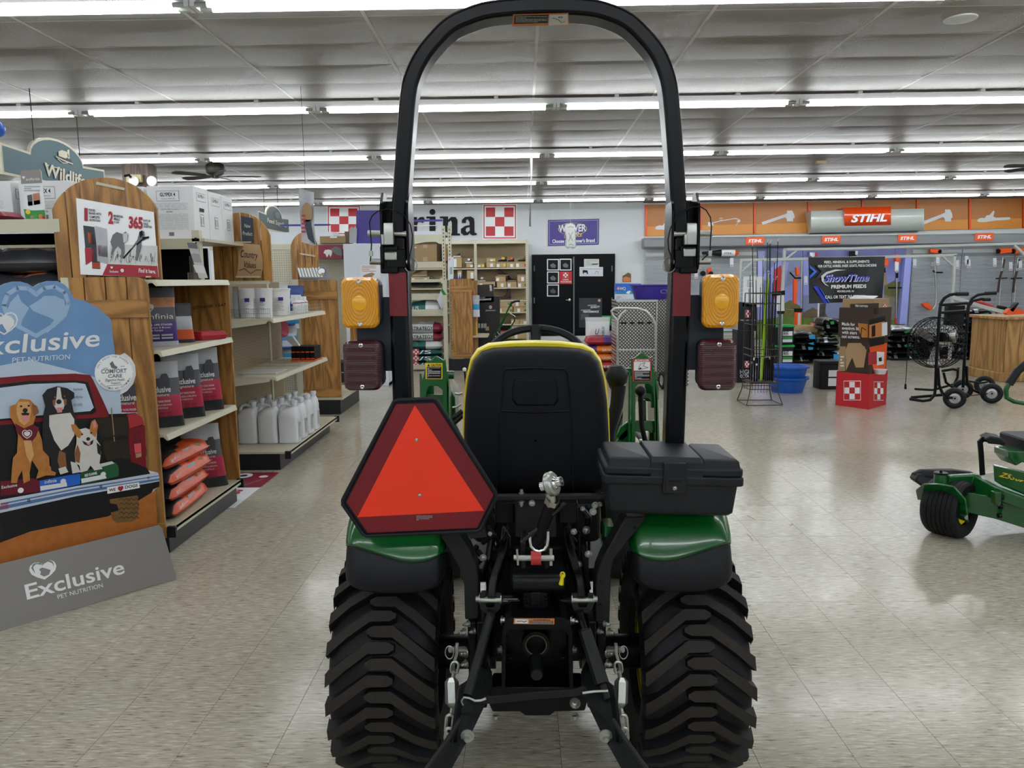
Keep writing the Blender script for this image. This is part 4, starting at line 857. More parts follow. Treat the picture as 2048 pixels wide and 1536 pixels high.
# hoses, cables and levers crowding the sides of the transmission
hr = random.Random(11)
for k in range(26):
    sx = -1 if k % 2 else 1; x0_ = 1072+sx*hr.uniform(58, 120); y0_ = hr.uniform(1005, 1120); ln_ = hr.uniform(25, 95); Y_ = hr.uniform(2.10, 2.24)
    P = [aY(x0_, y0_, Y_), aY(x0_+hr.uniform(-14, 14), y0_+ln_*.5, Y_-.02), aY(x0_+hr.uniform(-22, 22), y0_+ln_, Y_)]
    mm_ = ['rubber', 'iron', 'black_paint', 'rubber', 'zinc', 'black_paint', 'rubber'][k % 7]; B().tube(P, hr.uniform(.003, .009) if mm_ != 'zinc' else .0025, 7, (mm_)).build('hydraulic_hose' if mm_ != 'zinc' else 'control_rod', pr=tr)
for x, y in ((915, 1110), (958, 1010), (1190, 1010), (1165, 1017), (1172, 1060), (1177, 1108), (966, 1115), (1158, 1128), (1199, 1008), (980, 1067), (1148, 1063), (1186, 1023)): bolt(x, y, 2.08, hr.uniform(.004, .008), .012, (hr.uniform(-.6, .6), -1, 0))
B().rbox(*sorted((aY(1207, 1060, 2.1).x, aY(1227, 1060, 2.1).x)), 2.08, 2.16, aY(0, 1078, 2.1).z, aY(0, 1057, 2.1).z, .006, 'green_paint').build('green_bracket', pr=tr)
B().rbox(*sorted((aY(918, 1060, 2.1).x, aY(942, 1060, 2.1).x)), 2.08, 2.16, aY(0, 1072, 2.1).z, aY(0, 1060, 2.1).z, .005, 'green_paint').build('green_bracket', pr=tr)
# == GONDOLAS AND WOODEN END PANELS ON THE LEFT
def planks(parent, xa, xb, y, z0, z1, n, th=.016, topf=None, m='oak_ply', nm='plank', gap=.007):
    """vertical tongue and groove boards, each its own piece; topf(x) gives the top edge"""
    w_ = (xb-xa)/n
    for k in range(n):
        a = xa+k*w_+gap/2; c = xa+(k+1)*w_-gap/2
        if topf:
            xs = [a+(c-a)*i/5 for i in range(6)]; top = [(x, topf(x)) for x in xs[::-1]]
        else: top = [(c, z1), (a, z1)]
        B().prism([V(a, y, z0), V(c, y, z0)]+[V(x, y, z) for x, z in top], (0, th, 0), (m)).build(nm, pr=parent, bevel=.0012, sm=0)
def arch_panel(name, label, px, Y, zb, cx, n):
    """px: left edge, right edge, shoulder height, top height"""
    xa, xb, zs, zt = px; t = thing(name, label, 'sign board', (cx, Y, 0))
    hw = (xb-xa)/2; mid = (xa+xb)/2
    def top(x):
        q = abs(x-mid)/hw
        return zs+(zt-zs)*max(0, 1-q**2.2)**.72
    planks(t, xa, xb, Y, zb, 0, n, .018, top)
    B().box(xa+.02, xb-.02, Y+.018, Y+.03, zb, zs-.02, 'oak_ply').build('backing_board', pr=t, sm=0)
    return t
arch = arch_panel('arched_board', 'largest arched oak board, carrying the white dog food poster', (-2.54, -1.965, 1.88, 2.06), 4.2, 1.515, -2.25, 7)
ag = PY(4.196); B().slab(ag, [(194, 363.5), (250, 376), (249, 381), (193, 369)], .006, 'deck_beige').build('sign_clip', pr=arch)
arch2 = arch_panel('arched_board', 'middle arched oak board with the new product sign', (-2.40, -1.943, 1.84, 2.03), 6.0, 1.50, -2.17, 6)
arch3 = arch_panel('arched_board', 'smallest arched oak board above the barn door panel', (-2.57, -2.26, 1.88, 2.04), 8.6, 1.53, -2.41, 4)
a3 = PY(8.596); B().slab(a3, [(606, 470), (620, 472), (620, 475), (606, 473)], .006, 'deck_beige').build('sign_clip', pr=arch3); B().slab(a3, [(601, 506), (632, 511), (632, 514), (601, 509)], .02, 'deck_beige').build('sign_clip', pr=arch3)
# panels on the ends of shelf runs
def rounded_top(xr, r, zt): return lambda x: zt if x < xr-r else zt-r+math.sqrt(max(0, r*r-(x-(xr-r))**2))
g1 = thing('gondola_shelving', 'nearest beige gondola shelving with oak end panels full of dog food bags', 'shelving', (-2.2, 4.6, 0))
def end_panel(parent, xa, xb, Y, z0, zt, n, rail=True, brace=False, r=.07):
    planks(parent, xa, xb, Y, z0, zt, n, .018, rounded_top(xb, r, zt))
    if rail:
        B().box(xa, xb-.006, Y-.014, Y, zt-.215, zt-.12, 'oak_ply_x').build('cross_rail', pr=parent, bevel=.002, sm=0)
        B().box(xa, xb-.006, Y-.014, Y, z0, z0+.09, 'oak_ply_x').build('cross_rail', pr=parent, bevel=.002, sm=0)
    if brace:
        B().prism([V(xa+.03, Y, zt-.215), V(xa+.09, Y, zt-.215), V(xb-.02, Y, z0+.09), V(xb-.10, Y, z0+.09)], (0, -.012, 0), 'oak_ply').build('diagonal_brace', pr=parent, bevel=.002, sm=0)
end_panel(g1, -2.44, -1.985, 4.075, .095, 1.53, 4)
B().rbox(-2.44, -1.965, 5.14, 5.16, .12, 1.50, .004, 'oak_ply').build('end_panel', pr=g1, sm=0)
XS = -2.42
def gondola_core(g, ya, yb, xf, decks, ztop, back='peg_tan_y', kick=True, kk=.02):
    B().box(XS-.012, XS+.012, ya, yb, .15, ztop, (back)).build('back_panel', pr=g, sm=0)
    if kick:
        B().box(XS, xf-.012-kk, ya+.01, yb-.01, 0, .135, 'kick_black').build('kick_plate', pr=g, bevel=.003, sm=0)
        d = B().box(XS, xf, ya, yb, .135, .150, 'deck_beige'); d.box(xf-.012, xf, ya, yb, .118, .152, 'beige_metal'); d.build('base_deck', pr=g, sm=0)
        B().box(xf-.03, xf+.018, ya-.012, ya+.008, .095, .158, 'kick_black').build('end_trim', pr=g, bevel=.002); B().box(xf-.03, xf+.018, yb-.008, yb+.012, .095, .158, 'kick_black').build('end_trim', pr=g, bevel=.002)
    x9 = xf
    for z, dp in decks:
        xf = x9-dp
        d = B().box(XS, xf-.02, ya+.01, yb-.01, z-.018, z, 'deck_beige'); d.prism([V(xf-.02, ya+.01, z), V(xf-.004, ya+.01, z-.002), V(xf+.006, ya+.01, z-.034), V(xf-.004, ya+.01, z-.036), V(xf-.02, ya+.01, z-.02)], (0, yb-ya-.02, 0), 'beige_metal'); d.build('shelf', pr=g, sm=0)
        B().prism([V(XS, ya+.012, z-.018), V(xf-.04, ya+.012, z-.018), V(xf-.06, ya+.012, z-.04), V(XS, ya+.012, z-.09)], (0, .004, 0), 'beige_metal').build('shelf_bracket', pr=g, sm=0)
gondola_core(g1, 4.10, 5.14, -1.955, [(1.135, 0), (.675, 0), (1.515, 0)], 1.5, 'shade_paint')
hp = B()
for i in range(26):
    for j in range(3): p = V(-1.985-.025*j, 4.14+i*.038, .1505); hp.add([p+V(.003*math.cos(a), .003*math.sin(a), 0) for a in (0, 1.57, 3.14, 4.71)], [(0, 1, 2, 3)], 'kraft_dark')
stuff(hp.build('deck_perforation', pr=g1, sm=0))
B().box(XS-.02, XS+.02, 4.06, 4.09, 0, 1.53, 'beige_metal').build('upright', pr=g1, sm=0)
st_ = PX(-1.9999); sb = B(); pe = PL((0, 5.139, 0), (1, 0, 0), (0, 0, 1)); sb.text(pe, '07/15/08 1347', (386, 619), (452, 612), 6, 'ink', .001, 0, 0, True); sb.build('stamped_print', pr=g1, sm=0)
# second gondola, open end with bare pegboard
g2 = thing('gondola_shelving', 'beige gondola shelving with white jugs on its base and pails above', 'shelving', (-2.2, 6.8, 0))
gondola_core(g2, 6.0, 7.62, -1.885, [(1.215, .075), (.755, .075)], 1.50, kk=.065)
B().box(XS-.02, XS+.02, 7.24, 7.28, 0, 1.53, 'beige_metal').build('upright', pr=g2, sm=0)
B().box(XS, XS+.45, 5.995, 6.01, 1.485, 1.51, 'beige_metal').build('top_rail', pr=g2, sm=0)
# third run: barn door end panel
g3 = thing('gondola_shelving', 'oak barn door end panel with diagonal brace on farther gondola shelving', 'shelving', (-2.3, 9.2, 0))
end_panel(g3, -2.495, -2.065, 8.60, .205, 1.52, 4, True, True, .03); end_panel(g3, -2.06, -1.97, 9.1, .205, 1.50, 1, False)
B().box(-2.50, -2.09, 8.62, 9.62, 0, .17, 'kick_black').build('kick_plate', pr=g3, bevel=.003, sm=0); B().box(-2.5, -2.06, 8.60, 9.65, .17, .20, 'deck_beige').build('base_deck', pr=g3, sm=0)
B().box(-2.44, -2.41, 8.62, 9.6, .2, 1.5, 'peg_tan_y').build('back_panel', pr=g3, sm=0); B().box(-2.57, -2.50, 8.59, 8.62, 0, 1.53, 'beige_metal').build('upright', pr=g3, sm=0)
B().tube([aY(x, y, 9.3) for x, y in ((683, 745), (690, 745), (691, 778), (684, 785))], .006, 6, 'zinc').build('wire_basket', pr=g3)
# ---- left hand shelf facing the camera, bags lying on it
g4 = thing('end_cap_shelving', 'beige end cap shelving left of the arched board holding dark bags', 'shelving', (-3.1, 4.4, 0))
B().box(-3.6, -2.46, 4.65, 4.67, 0, 1.80, 'shade_paint').build('back_panel', pr=g4, sm=0)
for z, h_ in ((1.846, .07), (1.28, .04), (.75, .04)):
    d = B().box(-3.6, -2.5, 4.2, 4.66, z-.02, z, 'deck_beige'); d.box(-3.6, -2.5, 4.195, 4.205, z-h_, z, 'beige_metal'); d.build('shelf', pr=g4, sm=0)
B().box(-3.6, -2.5, 4.25, 4.66, 0, .14, 'kick_black').build('kick_plate', pr=g4, sm=0); B().box(-2.50, -2.45, 4.62, 4.67, 0, 1.86, 'beige_metal').build('upright', pr=g4, sm=0); B().box(-3.6, -2.5, 4.30, 4.31, 1.70, 1.715, 'beige_metal').build('shelf_brace', pr=g4, sm=0)
# ---- top shelving behind, facing the camera, with carton stack
g5 = thing('cross_shelving', 'beige top shelf under the white herbicide cartons', 'shelving', (-2.5, 5.6, 0))
d = B().box(-3.1, -2.15, 5.25, 5.98, 1.775, 1.795, 'deck_beige'); d.box(-3.1, -2.235, 5.24, 5.25, 1.725, 1.795, 'beige_metal'); d.build('shelf', pr=g5, sm=0)
B().box(-3.1, -2.47, 5.9, 5.93, 0, 1.775, 'peg_grey_x').build('back_panel', pr=g5, sm=0); B().box(-3.1, -2.24, 5.5, 5.52, 1.52, 1.74, 'shade_paint').build('painted_shade_panel', pr=g5, sm=0)  # dark sheet added in place of shade in the open shelf interior
u_ = B().box(-2.235, -2.185, 5.25, 5.30, 0, 1.85, 'beige_metal')
for k in range(8): u_.box(-2.214, -2.204, 5.248, 5.2505, 1.55+k*.033, 1.57+k*.033, 'ink')
u_.build('slotted_upright', pr=g5, sm=0)
# -- cartons with printed sides
def carton(cx, cy, z, w_, d_, h_, label, group, front=True, rz=0, slot=True):
    t = B(); T = TR(cx, cy, z) @ RZ(rz); t.rbox(-w_/2, w_/2, -d_/2, d_/2, 0, h_, .004, 'white', T, ch=.002)
    pf = PL(T @ V(0, -d_/2-.0005, 0), T.to_3x3() @ V(1, 0, 0), (0, 0, 1)); k = w_/.31
    def box_(pl, x0, z0, x1, z1, M, off=.001): t.poly([pl.uv(x0, z0, off), pl.uv(x1, z0, off), pl.uv(x1, z1, off), pl.uv(x0, z1, off)], M)
    def tx(pl, s, x0, x1, z_, hh, M='ink', bold=.02): t.text3(s, pl.uv(x0, z_, .0015), pl.uv(x1, z_, .0015), pl.uv(x0, z_+hh, .0015), (M), bold)
    box_(pf, -.095, h_-.10, .06, h_-.032, 'ink'); box_(pf, -.093, h_-.098, .058, h_-.034, 'white', .0012); tx(pf, 'GLYPEX 4', -.07, .035, h_-.068, .024, 'ink', .03); tx(pf, 'Glyphosate HERBICIDE', -.06, .03, h_-.088, .009, 'grey_ink', 0)
    tx(pf, 'CAUTION', -.035, .01, h_-.175, .008); 
    r = random.Random(3); zz = h_-.115
    while zz > .06:
        if abs(zz-(h_-.17)) > .012:
            x = -.12
            while x < .11: wd = r.uniform(.006, .05); box_(pf, x, zz, min(x+wd*.85, .115), zz+.0018, 'light_ink'); x += wd
        zz -= .006 if zz > .12 else .0075
    tx(pf, 'KEEP OUT OF REACH OF CHILDREN', -.07, .05, h_-.158, .005, 'grey_ink'); box_(pf, -.025, .02, .01, .045, 'grey_ink')
    pr_ = PL(T @ V(w_/2+.0005, 0, 0), T.to_3x3() @ V(0, 1, 0), (0, 0, 1))
    box_(pr_, -.075, h_-.095, .075, h_-.04, 'ink'); box_(pr_, -.073, h_-.093, .073, h_-.042, 'white', .0012); tx(pr_, 'GLYPEX 4', -.055, .05, h_-.07, .02, 'ink', .03)
    box_(pr_, -.04, h_-.165, .04, h_-.14, 'ink') if slot else None
    box_(pr_, -.03, .09, .03, .17, 'ink'); box_(pr_, -.027, .093, .027, .167, 'white', .0012); tx(pr_, '11', -.018, .018, .105, .05, 'ink')
    o = t.build('carton', sm=0); return tag(o, label, 'box', group)
gp = 'white herbicide cartons on the top shelves'
carton(-2.375, 5.40, 1.795, .315, .24, .352, 'front white herbicide carton with fully visible printed face', gp)
carton(-2.37, 5.655, 1.795, .30, .24, .345, 'second white herbicide carton back in the right row', gp, slot=False); carton(-2.36, 5.86, 1.795, .30, .20, .338, 'rearmost white herbicide carton of the right row', gp, slot=False)
carton(-2.72, 5.42, 1.795, .31, .24, .352, 'white herbicide carton half hidden behind the largest arched board', gp)
carton(-3.07, 4.55, 1.846, .33, .22, .235, 'white herbicide carton behind the grey brochure at left', gp); carton(-3.42, 4.5, 1.846, .31, .22, .18, 'white herbicide carton cut by the left picture edge', gp); carton(-2.72, 4.55, 1.846, .3, .2, .235, 'white herbicide carton touching the left side of the largest arched board', gp)
# -- bags
def crinkle(p, s=18, a=.006): return mnoise.noise(p*s)*a
def pouch(name, w_, d_, h_, zones, T, fold=0.0, seed=0, tilt=0.0, pr=None, top='bag_silver'):
    """gusseted bag standing on its base; zones = [(height fraction, material)]"""
    nr, nc = 13, 20; P = []
    for i in range(nr):
        f = i/(nr-1); z = h_*f
        dd = d_*(1-max(0, (f-.45)/.55)**1.4)*(0.92+.08*math.sin(math.pi*min(1, f*1.4))); ww = w_*(1-.05*math.sin(math.pi*f)-.12*max(0, f-.8)/.2*0)
        row = []
        for j in range(nc):
            a = 2*math.pi*j/nc; c, s_ = math.cos(a), math.sin(a); e = .45
            x = ww/2*math.copysign(abs(c)**e, c); y = max(dd, .006)/2*math.copysign(abs(s_)**e, s_)
            lean = -fold*max(0, f-.6)**1.5*h_; p = V(x+tilt*z, y+lean, z); k_ = crinkle(p+V(seed*3.1, 0, 0), 16, .010)*min(1, f*3)
            row.append(T @ (p+V(k_*.4, k_, 0)))
        P.append(row)
    def zm(i, j):
        f = (i+.5)/(nr-1)
        for q, m_ in zones:
            if f < q: return m_
        return zones[-1][1]
    b_ = B(); b_.grid(P, zm, close_u=True); b_.poly(P[0][::-1], zones[0][1]); b_.poly(P[-1], zones[-1][1])
    return b_
def lying(w_, l_, h_, T, zone, seed=0, sag=.0, n=16):
    """filled sack lying flat: w along x, l along y"""
    b_ = B(); m_ = n; top = []; bot = []
    for i in range(n+1):
        u = -1+2*i/n; rt, rb = [], []
        for j in range(m_+1):
            v = -1+2*j/m_; k_ = (max(0, 1-abs(u)**4))**.27*(max(0, 1-abs(v)**4))**.27
            x = u*w_/2*(1-.04*abs(v)**3); y = v*l_/2*(1-.05*abs(u)**3); z = h_*k_*(.62)+.0; q = crinkle(V(x, y, seed*1.7), 11, .022*h_/.1)*k_
            rt.append(T @ V(x, y, h_*.38+z+q-sag*u*u)); rb.append(T @ V(x, y, h_*.38*(1-k_*1.0)-sag*u*u))
        top.append(rt); bot.append(rb)
    b_.grid(top[::-1], lambda i, j: zone(1-2*(i+.5)/n, -1+2*(j+.5)/m_, 1)); b_.grid(bot, lambda i, j: zone(-1+2*(i+.5)/n, -1+2*(j+.5)/m_, 0))
    return b_
def bag_face(T, d_, h_, w_, f=.5): return PL(T @ V(0, -d_/2*1.0-.004, 0), T.to_3x3() @ V(1, 0, 0), T.to_3x3() @ V(0, 0, 1))
def bt(b_, pl, s, x0, x1, z_, hh, M='white', bold=.01, off=.003, it=0): b_.text3(s, pl.uv(x0, z_, off), pl.uv(x1, z_, off), pl.uv(x0, z_+hh, off), (M), bold, it)
def brect(b_, pl, x0, z0, x1, z1, M, off=.002): b_.poly([pl.uv(x0, z0, off), pl.uv(x1, z0, off), pl.uv(x1, z1, off), pl.uv(x0, z1, off)], (M))
def heart(b_, pl, x, z, r, M='white', off=.004, logo=True, ink='bag_grey'):
    q = [(0, -1.05), (.55, -.55), (.95, -.05), (1.0, .4), (.75, .8), (.35, .88), (0, .6), (-.35, .88), (-.75, .8), (-1.0, .4), (-.95, -.05), (-.55, -.55)]
    b_.poly([pl.uv(x+a*r, z+c*r, off) for a, c in q], (M) if isinstance(M, str) else M)
    if logo:
        cat = [(-.55, -.1), (-.6, .25), (-.45, .45), (-.42, .2), (-.2, .15), (-.05, .0), (-.1, -.3), (.1, -.6), (.45, -.35), (.5, -.05), (.2, -.2), (0, -.15), (-.2, -.3), (-.4, -.35)]
        b_.poly([pl.uv(x+a*r, z+c*r, off+.001) for a, c in cat], (ink))
# infinia bags on the upper shelf, signature bags on the middle shelf
def food_bag(kind, x, y, z, w_, d_, h_, rz, label, seed, fold=0, tilt=0, small=False):
    T = TR(x, y, z) @ RZ(rz)
    if kind == 'infinia': zn = [(.10, 'bag_silver'), (.42, 'bag_purple'), (.66, 'bag_grey'), (.86, 'bag_meat'), (1.1, 'bag_grey')]
    elif kind == 'sig': zn = [(.14, 'bag_dark'), (.47, 'bag_pink'), (.72, 'bag_grey'), (.86, 'bag_silver'), (1.1, 'bag_silver')]
    elif kind == 'orange': zn = [(.12, 'bag_dark'), (.35, 'orange_bag'), (.7, 'bag_silver'), (1.1, 'bag_dark')]
    elif kind == 'treat': zn = [(.2, 'bag_silver'), (.8, 'bag_blue'), (1.1, 'bag_blue')]
    elif kind == 'blue': zn = [(.3, 'cooler_white'), (.6, 'sky_blue'), (1.1, 'bag_silver')]
    b_ = pouch('bag', w_, d_, h_, zn, T, fold, seed, tilt); pl = bag_face(T, d_, h_, w_)
    if kind == 'infinia':
        bt(b_, pl, 'infinia', -.07, .07, h_*.47, .032, 'white', .0, .012); bt(b_, pl, 'ALL LIFE STAGES', -.07, .06, h_*.36, .010, 'white', .02, .012); bt(b_, pl, 'Chicken & Brown', -.07, .05, h_*.31, .011, 'white', 0, .012); bt(b_, pl, 'Rice Recipe', -.07, .01, h_*.265, .011, 'white', 0, .012)
        heart(b_, pl, -.055, h_*.66, .026, 'white', .012)
        for k in range(4): brect(b_, pl, -.07+(k % 2)*.07, h_*(.13+.05*(k//2)), -.01+(k % 2)*.07, h_*(.16+.05*(k//2)), 'light_ink', .011)
    if kind == 'sig':
        bt(b_, pl, 'Exclusive', -.065, .05, h_*.55, .034, 'white', .02, .014); bt(b_, pl, 'signature', -.05, .04, h_*.49, .017, 'white', 0, .014, .3); bt(b_, pl, 'ADULT DOG FOOD', -.06, .045, h_*.395, .011, 'white', .02, .012); bt(b_, pl, 'CHICKEN & BROWN', -.06, .05, h_*.34, .011, 'white', 0, .012); bt(b_, pl, 'RICE FORMULA', -.06, .03, h_*.295, .010, 'white', 0, .012)
        b_.poly([pl.uv(.02+a*.035, h_*.72+c*.045, .012-c*0) for a, c in ((-.8, -1), (-.9, 0), (-.4, .9), (.4, .95), (.8, .2), (.7, -1))], 'bag_grey')
        for k in range(6): brect(b_, pl, -.06+(k % 3)*.04, h_*(.17+.045*(k//3)), -.03+(k % 3)*.04, h_*(.2+.045*(k//3)), 'maroon', .011)
    if kind == 'treat': brect(b_, pl, -.04, h_*.45, .07, h_*.72, 'cooler_white', .006); bt(b_, pl, 'POS', -.05, .01, h_*.5, .04, 'white', .03, .009)
    return tag(b_.build('dog_food_bag', sm=50), label, 'bag')
F = [('infinia', -2.13, 4.16, 1.136, .175, .08, .30, 18, 'purple banded food bag on upper shelf, cut off by the front end panel', .0, .02), ('infinia', -2.10, 4.42, 1.136, .19, .09, .335, 30, 'tall grey and purple food bag in front on upper shelf', .0, -.02), ('infinia', -2.25, 4.50, 1.136, .19, .09, .32, 15, 'purple banded food bag behind the tall one on the upper shelf', 0, 0), ('orange', -2.10, 4.68, 1.136, .16, .09, .24, 25, 'orange and green printed food bag right of the tall purple bag', .2, -.05), ('infinia', -2.3, 4.78, 1.136, .19, .08, .30, 0, 'dark grey food bag at the back of the upper shelf', 0, 0)]
for i, (k, x, y, z, w_, d_, h_, rz, lb_, fo, ti) in enumerate(F): food_bag(k, x, y, z, w_, d_, h_, rz, lb_, i, fo, ti)
F = [(-2.16, 4.12, .225, 20, 'red banded food bag on middle shelf, half behind the front end panel'), (-2.095, 4.36, .235, 28, 'second red banded food bag from the front on middle shelf'), (-2.09, 4.66, .22, 34, 'third red banded food bag from the front on middle shelf'), (-2.08, 4.93, .22, 34, 'rearmost red banded food bag in the front row of middle shelf')]
for i, (x, y, w_, rz, lb_) in enumerate(F): food_bag('sig', x, y, .676, w_, .13, .36+.015*i, rz, lb_, i+9, .12, -.05)
food_bag('sig', -2.12, 4.99, .151, .25, .15, .42, 30, 'upright grey and red food bag behind the orange stack on the bottom deck', 21, .1, -.1)
food_bag('sig', -2.3, 4.5, .676, .22, .1, .33, 10, 'dark food bag lying in shadow at the back of middle shelf', 24, .1, 0)
# red plastic scoop tray
b_ = B(); T = TR(-2.03, 4.92, 1.136) @ RZ(60); b_.loft([[T @ V(a*sx_, c*sy_, z) for a, c in ((-.09, -.06), (.09, -.06), (.11, 0), (.09, .06), (-.09, .06), (-.11, 0))] for z, sx_, sy_ in ((0, 1, 1), (.03, 1.1, 1.1), (.055, .9, .7), (.05, .8, .6), (.02, .6, .5))], 'crimson')
tag(b_.build('wrapped_bowl', bevel=.004), 'clear wrapped crimson pet bowl on the upper shelf right end', 'bowl')
# four orange sacks lying in a stack
def orange_sack(k, z, dx, lb_):
    def zone(u, v, t): return 'orange_bag' if (u > .86 or v > .82 or (u > .5+.3*math.sin(v*4+k) and v > -.35)) else 'bag_dark'
    T = TR(-2.185+dx, 4.50, z) @ RZ(4-k*2); b_ = lying(.36, .60, .10, T, zone, seed=k)
    p = PL(T @ V(.155, 0, .052), T.to_3x3() @ V(0, 1, 0), V(-.35, 0, 1)); 
    for (a, c, M_) in ((-.06, .05, 'bag_silver'), (.10, .16, 'kraft')): b_.poly([p.uv(a, -.015, .012), p.uv(c, -.015, .012), p.uv(c, .03, .016), p.uv(a, .03, .016)], (M_))
    bt(b_, p, 'infinia', -.22, -.08, -.012, .025, 'white', .0, .016)
    return tag(b_.build('dog_food_sack', sm=60), lb_, 'bag', 'orange food sacks stacked on the bottom deck')
for k, (z, dx, lb_) in enumerate(((.150, .0, 'lowest orange food sack in the stack of four on bottom deck'), (.244, .0, 'second orange food sack from the bottom of the stack of four'), (.338, .015, 'third orange food sack from the bottom of the stack of four'), (.432, .0, 'topmost orange and grey food sack of the stack of four'))): orange_sack(k, z, dx, lb_)
# dark bags on the left end cap
for k, (z, lb_) in enumerate(((1.281, 'lower dark food bag with red corner on the left end cap shelf'), (1.421, 'middle dark food bag with printed drumsticks on the left end cap shelf'), (1.561, 'topmost dark food bag with printed drumsticks on the left end cap shelf'))):
    def zone(u, v, t): return 'red_paint' if (u < -.72 and v < -.3) or v < -.97 else ('bag_dark' if not (abs(u+.0) < .14 and -.7 < v < -.1 or .2 < u < .6 and -.8 < v < -.2) else 'bag_meat')
    b_ = lying(.62, .40, .14, TR(-2.84+.01*k, 4.44, z) @ RZ(-2), zone, seed=k+31, n=20)
    tag(b_.build('dog_food_sack', sm=60), lb_, 'bag', 'dark food bags on the left end cap')
b_ = lying(.36, .2, .05, TR(-2.97, 4.28, 1.847), lambda u, v, t: 'maroon' if u > -.2 else 'kraft', seed=40); tag(b_.build('treat_packet', sm=60), 'small maroon treat packet on the top left shelf', 'bag')
# -- brochure, posters and signs
pb_ = PY(4.22); t = B(); t.slab(pb_, [(41, 345), (44, 341), (79, 339), (82, 342), (92, 437), (52, 438)], -.003, 'white'); t.pp(pb_, [(41, 345), (44, 341), (79, 339), (82, 342), (84.5, 366), (42.5, 368)], 'stand_grey', .0015)
t.text(pb_, 'infinia', (53, 362), (80, 360), 6, 'white', .003); heart(t, pb_, pb_.p(48, 355).x, pb_.p(48, 355).z, .008, 'white', .003, False)
for q, M_ in (([(55, 391), (64, 389), (66, 410), (57, 411)], 'bag_grey'), ([(66, 388), (79, 386), (81, 408), (68, 410)], 'bag_meat'), ([(56, 404), (65, 403), (66, 411), (57, 412)], 'bag_purple'), ([(68, 402), (80, 400), (81, 408), (69, 410)], 'maroon'), ([(48, 418), (66, 421), (90, 420), (92, 437), (52, 438)], 'green_ink')): t.pp(pb_, q, M_, .003)
for x, y, r, M_ in ((57, 424, .013, 'yellow_ink'), (72, 433, .012, 'lid_green'), (82, 433, .012, 'orange_ink'), (88, 435, .008, 'red_ink'), (65, 434, .009, 'kraft')): t.disc(pb_, pb_.p(x, y), r, M_, .004)
for k in range(3): t.greek(pb_, 49, 372+k*4, 81, 376+k*4, 1, 'light_ink', .003, k)
tag(t.build('brochure_stand', sm=0), 'grey topped brochure card standing on the top left shelf', 'brochure')
t = B(); T = PL((-2.0, 4.72, 1.56), (.95, .3, 0), (0, .28, 1)); p0 = T
t.slab(T, [(374, 485), (393, 487), (416, 556), (398, 556)], -.003, 'off_white'); t.pp(T, [(374, 485), (393, 487), (396, 498), (377, 496)], 'grey_ink', .002); t.pp(T, [(381, 507), (399, 508), (404, 526), (387, 524)], 'light_ink', .002); t.pp(T, [(386, 530), (406, 531), (411, 547), (393, 546)], 'white', .003)
h_ = B(); 
o = tag(t.build('brochure', sm=0), 'grey leaflet leaning in a clear holder on the top shelf', 'brochure'); 
t = B(); a = aX(388, 556, -2.02); t.box(a.x-.03, a.x+.03, a.y-.02, a.y+.0, 1.516, 1.56, mat('clear_plastic', 'cdd2d6', .08, trans=.9, var=0)); t.box(a.x-.03, a.x+.03, a.y+.02, a.y+.024, 1.516, 1.66); t.build('leaflet_holder', pr=o, sm=0)
# big white poster with red numerals
pp_ = PL((-2.17, 4.165, 1.7), (1, 0, 0), (0, .02, 1)); t = B(); t.slab(pp_, [(152, 396), (307, 424), (317, 555), (161, 549)], -.003, 'bright_white')
t.pp(pp_, [(215, 528), (315, 532), (317, 555), (205, 550)], 'crimson', .001)
pd = [(220, 488), (315, 492), (315.5, 532), (216, 528)]; t.pp(pp_, pd, 'off_white', .001)
gr = random.Random(4)
for k in range(60): x = gr.uniform(220, 313); y = 512+gr.uniform(0, 14)+(x-220)*.04; t.line(pp_, [(x, y), (x+gr.uniform(-2, 2), y-gr.uniform(4, 12))], .7, 'grey_ink' if k % 3 else 'ink', .002)
dog1 = [(221, 484), (226, 470), (234, 464), (245, 468), (252, 463), (257, 470), (256, 480), (249, 487), (250, 505), (247, 517), (243, 517), (243, 500), (236, 492), (230, 500), (226, 510), (222, 508), (225, 495)]
dog2 = [(262, 500), (268, 490), (275, 480), (279, 466), (283, 461), (289, 463), (290, 472), (284, 480), (283, 496), (279, 510), (275, 522), (271, 521), (273, 505), (268, 506), (262, 514), (259, 512)]
t.pp(pp_, dog1, 'grey_ink', .003); t.pp(pp_, dog2, 'grey_ink', .003); t.pp(pp_, [(246, 467), (256, 466), (256, 482), (248, 486)], 'off_white', .004); t.pp(pp_, [(263, 499), (274, 489), (272, 512), (262, 512)], 'off_white', .004); t.pp(pp_, [(279, 464), (285, 461), (287, 470), (281, 476)], 'ink', .004)
t.line(pp_, [(248, 516), (262, 500), (285, 480), (298, 474)], 3, 'ink', .004); t.pp(pp_, [(285, 474), (298, 473), (298, 477), (286, 479)], 'ink', .0045)
for q, M_ in (([(167, 451), (189, 454), (194, 494), (171, 496)], 'bag_dark'), ([(176, 464), (188, 470), (190, 490), (178, 486)], 'orange_bag'), ([(191, 452), (214, 458), (217, 529), (195, 522)], 'bag_silver'), ([(196, 490), (215, 492), (216, 515), (198, 512)], 'crimson'), ([(170, 496), (186, 496), (188, 520), (172, 530)], 'crimson'), ([(183, 492), (198, 492), (201, 538), (185, 537)], 'bag_dark'), ([(185, 525), (200, 525), (201, 536), (186, 536)], 'orange_bag')): t.pp(pp_, q, M_, .003)
t.text(pp_, '1', (169, 440), (176, 441), 24, 'crimson', .003, .05); t.text(pp_, '2', (217, 446), (227, 447), 23, 'crimson', .003, .05); t.text(pp_, '365', (258, 455), (286, 457), 22, 'crimson', .003, .05)
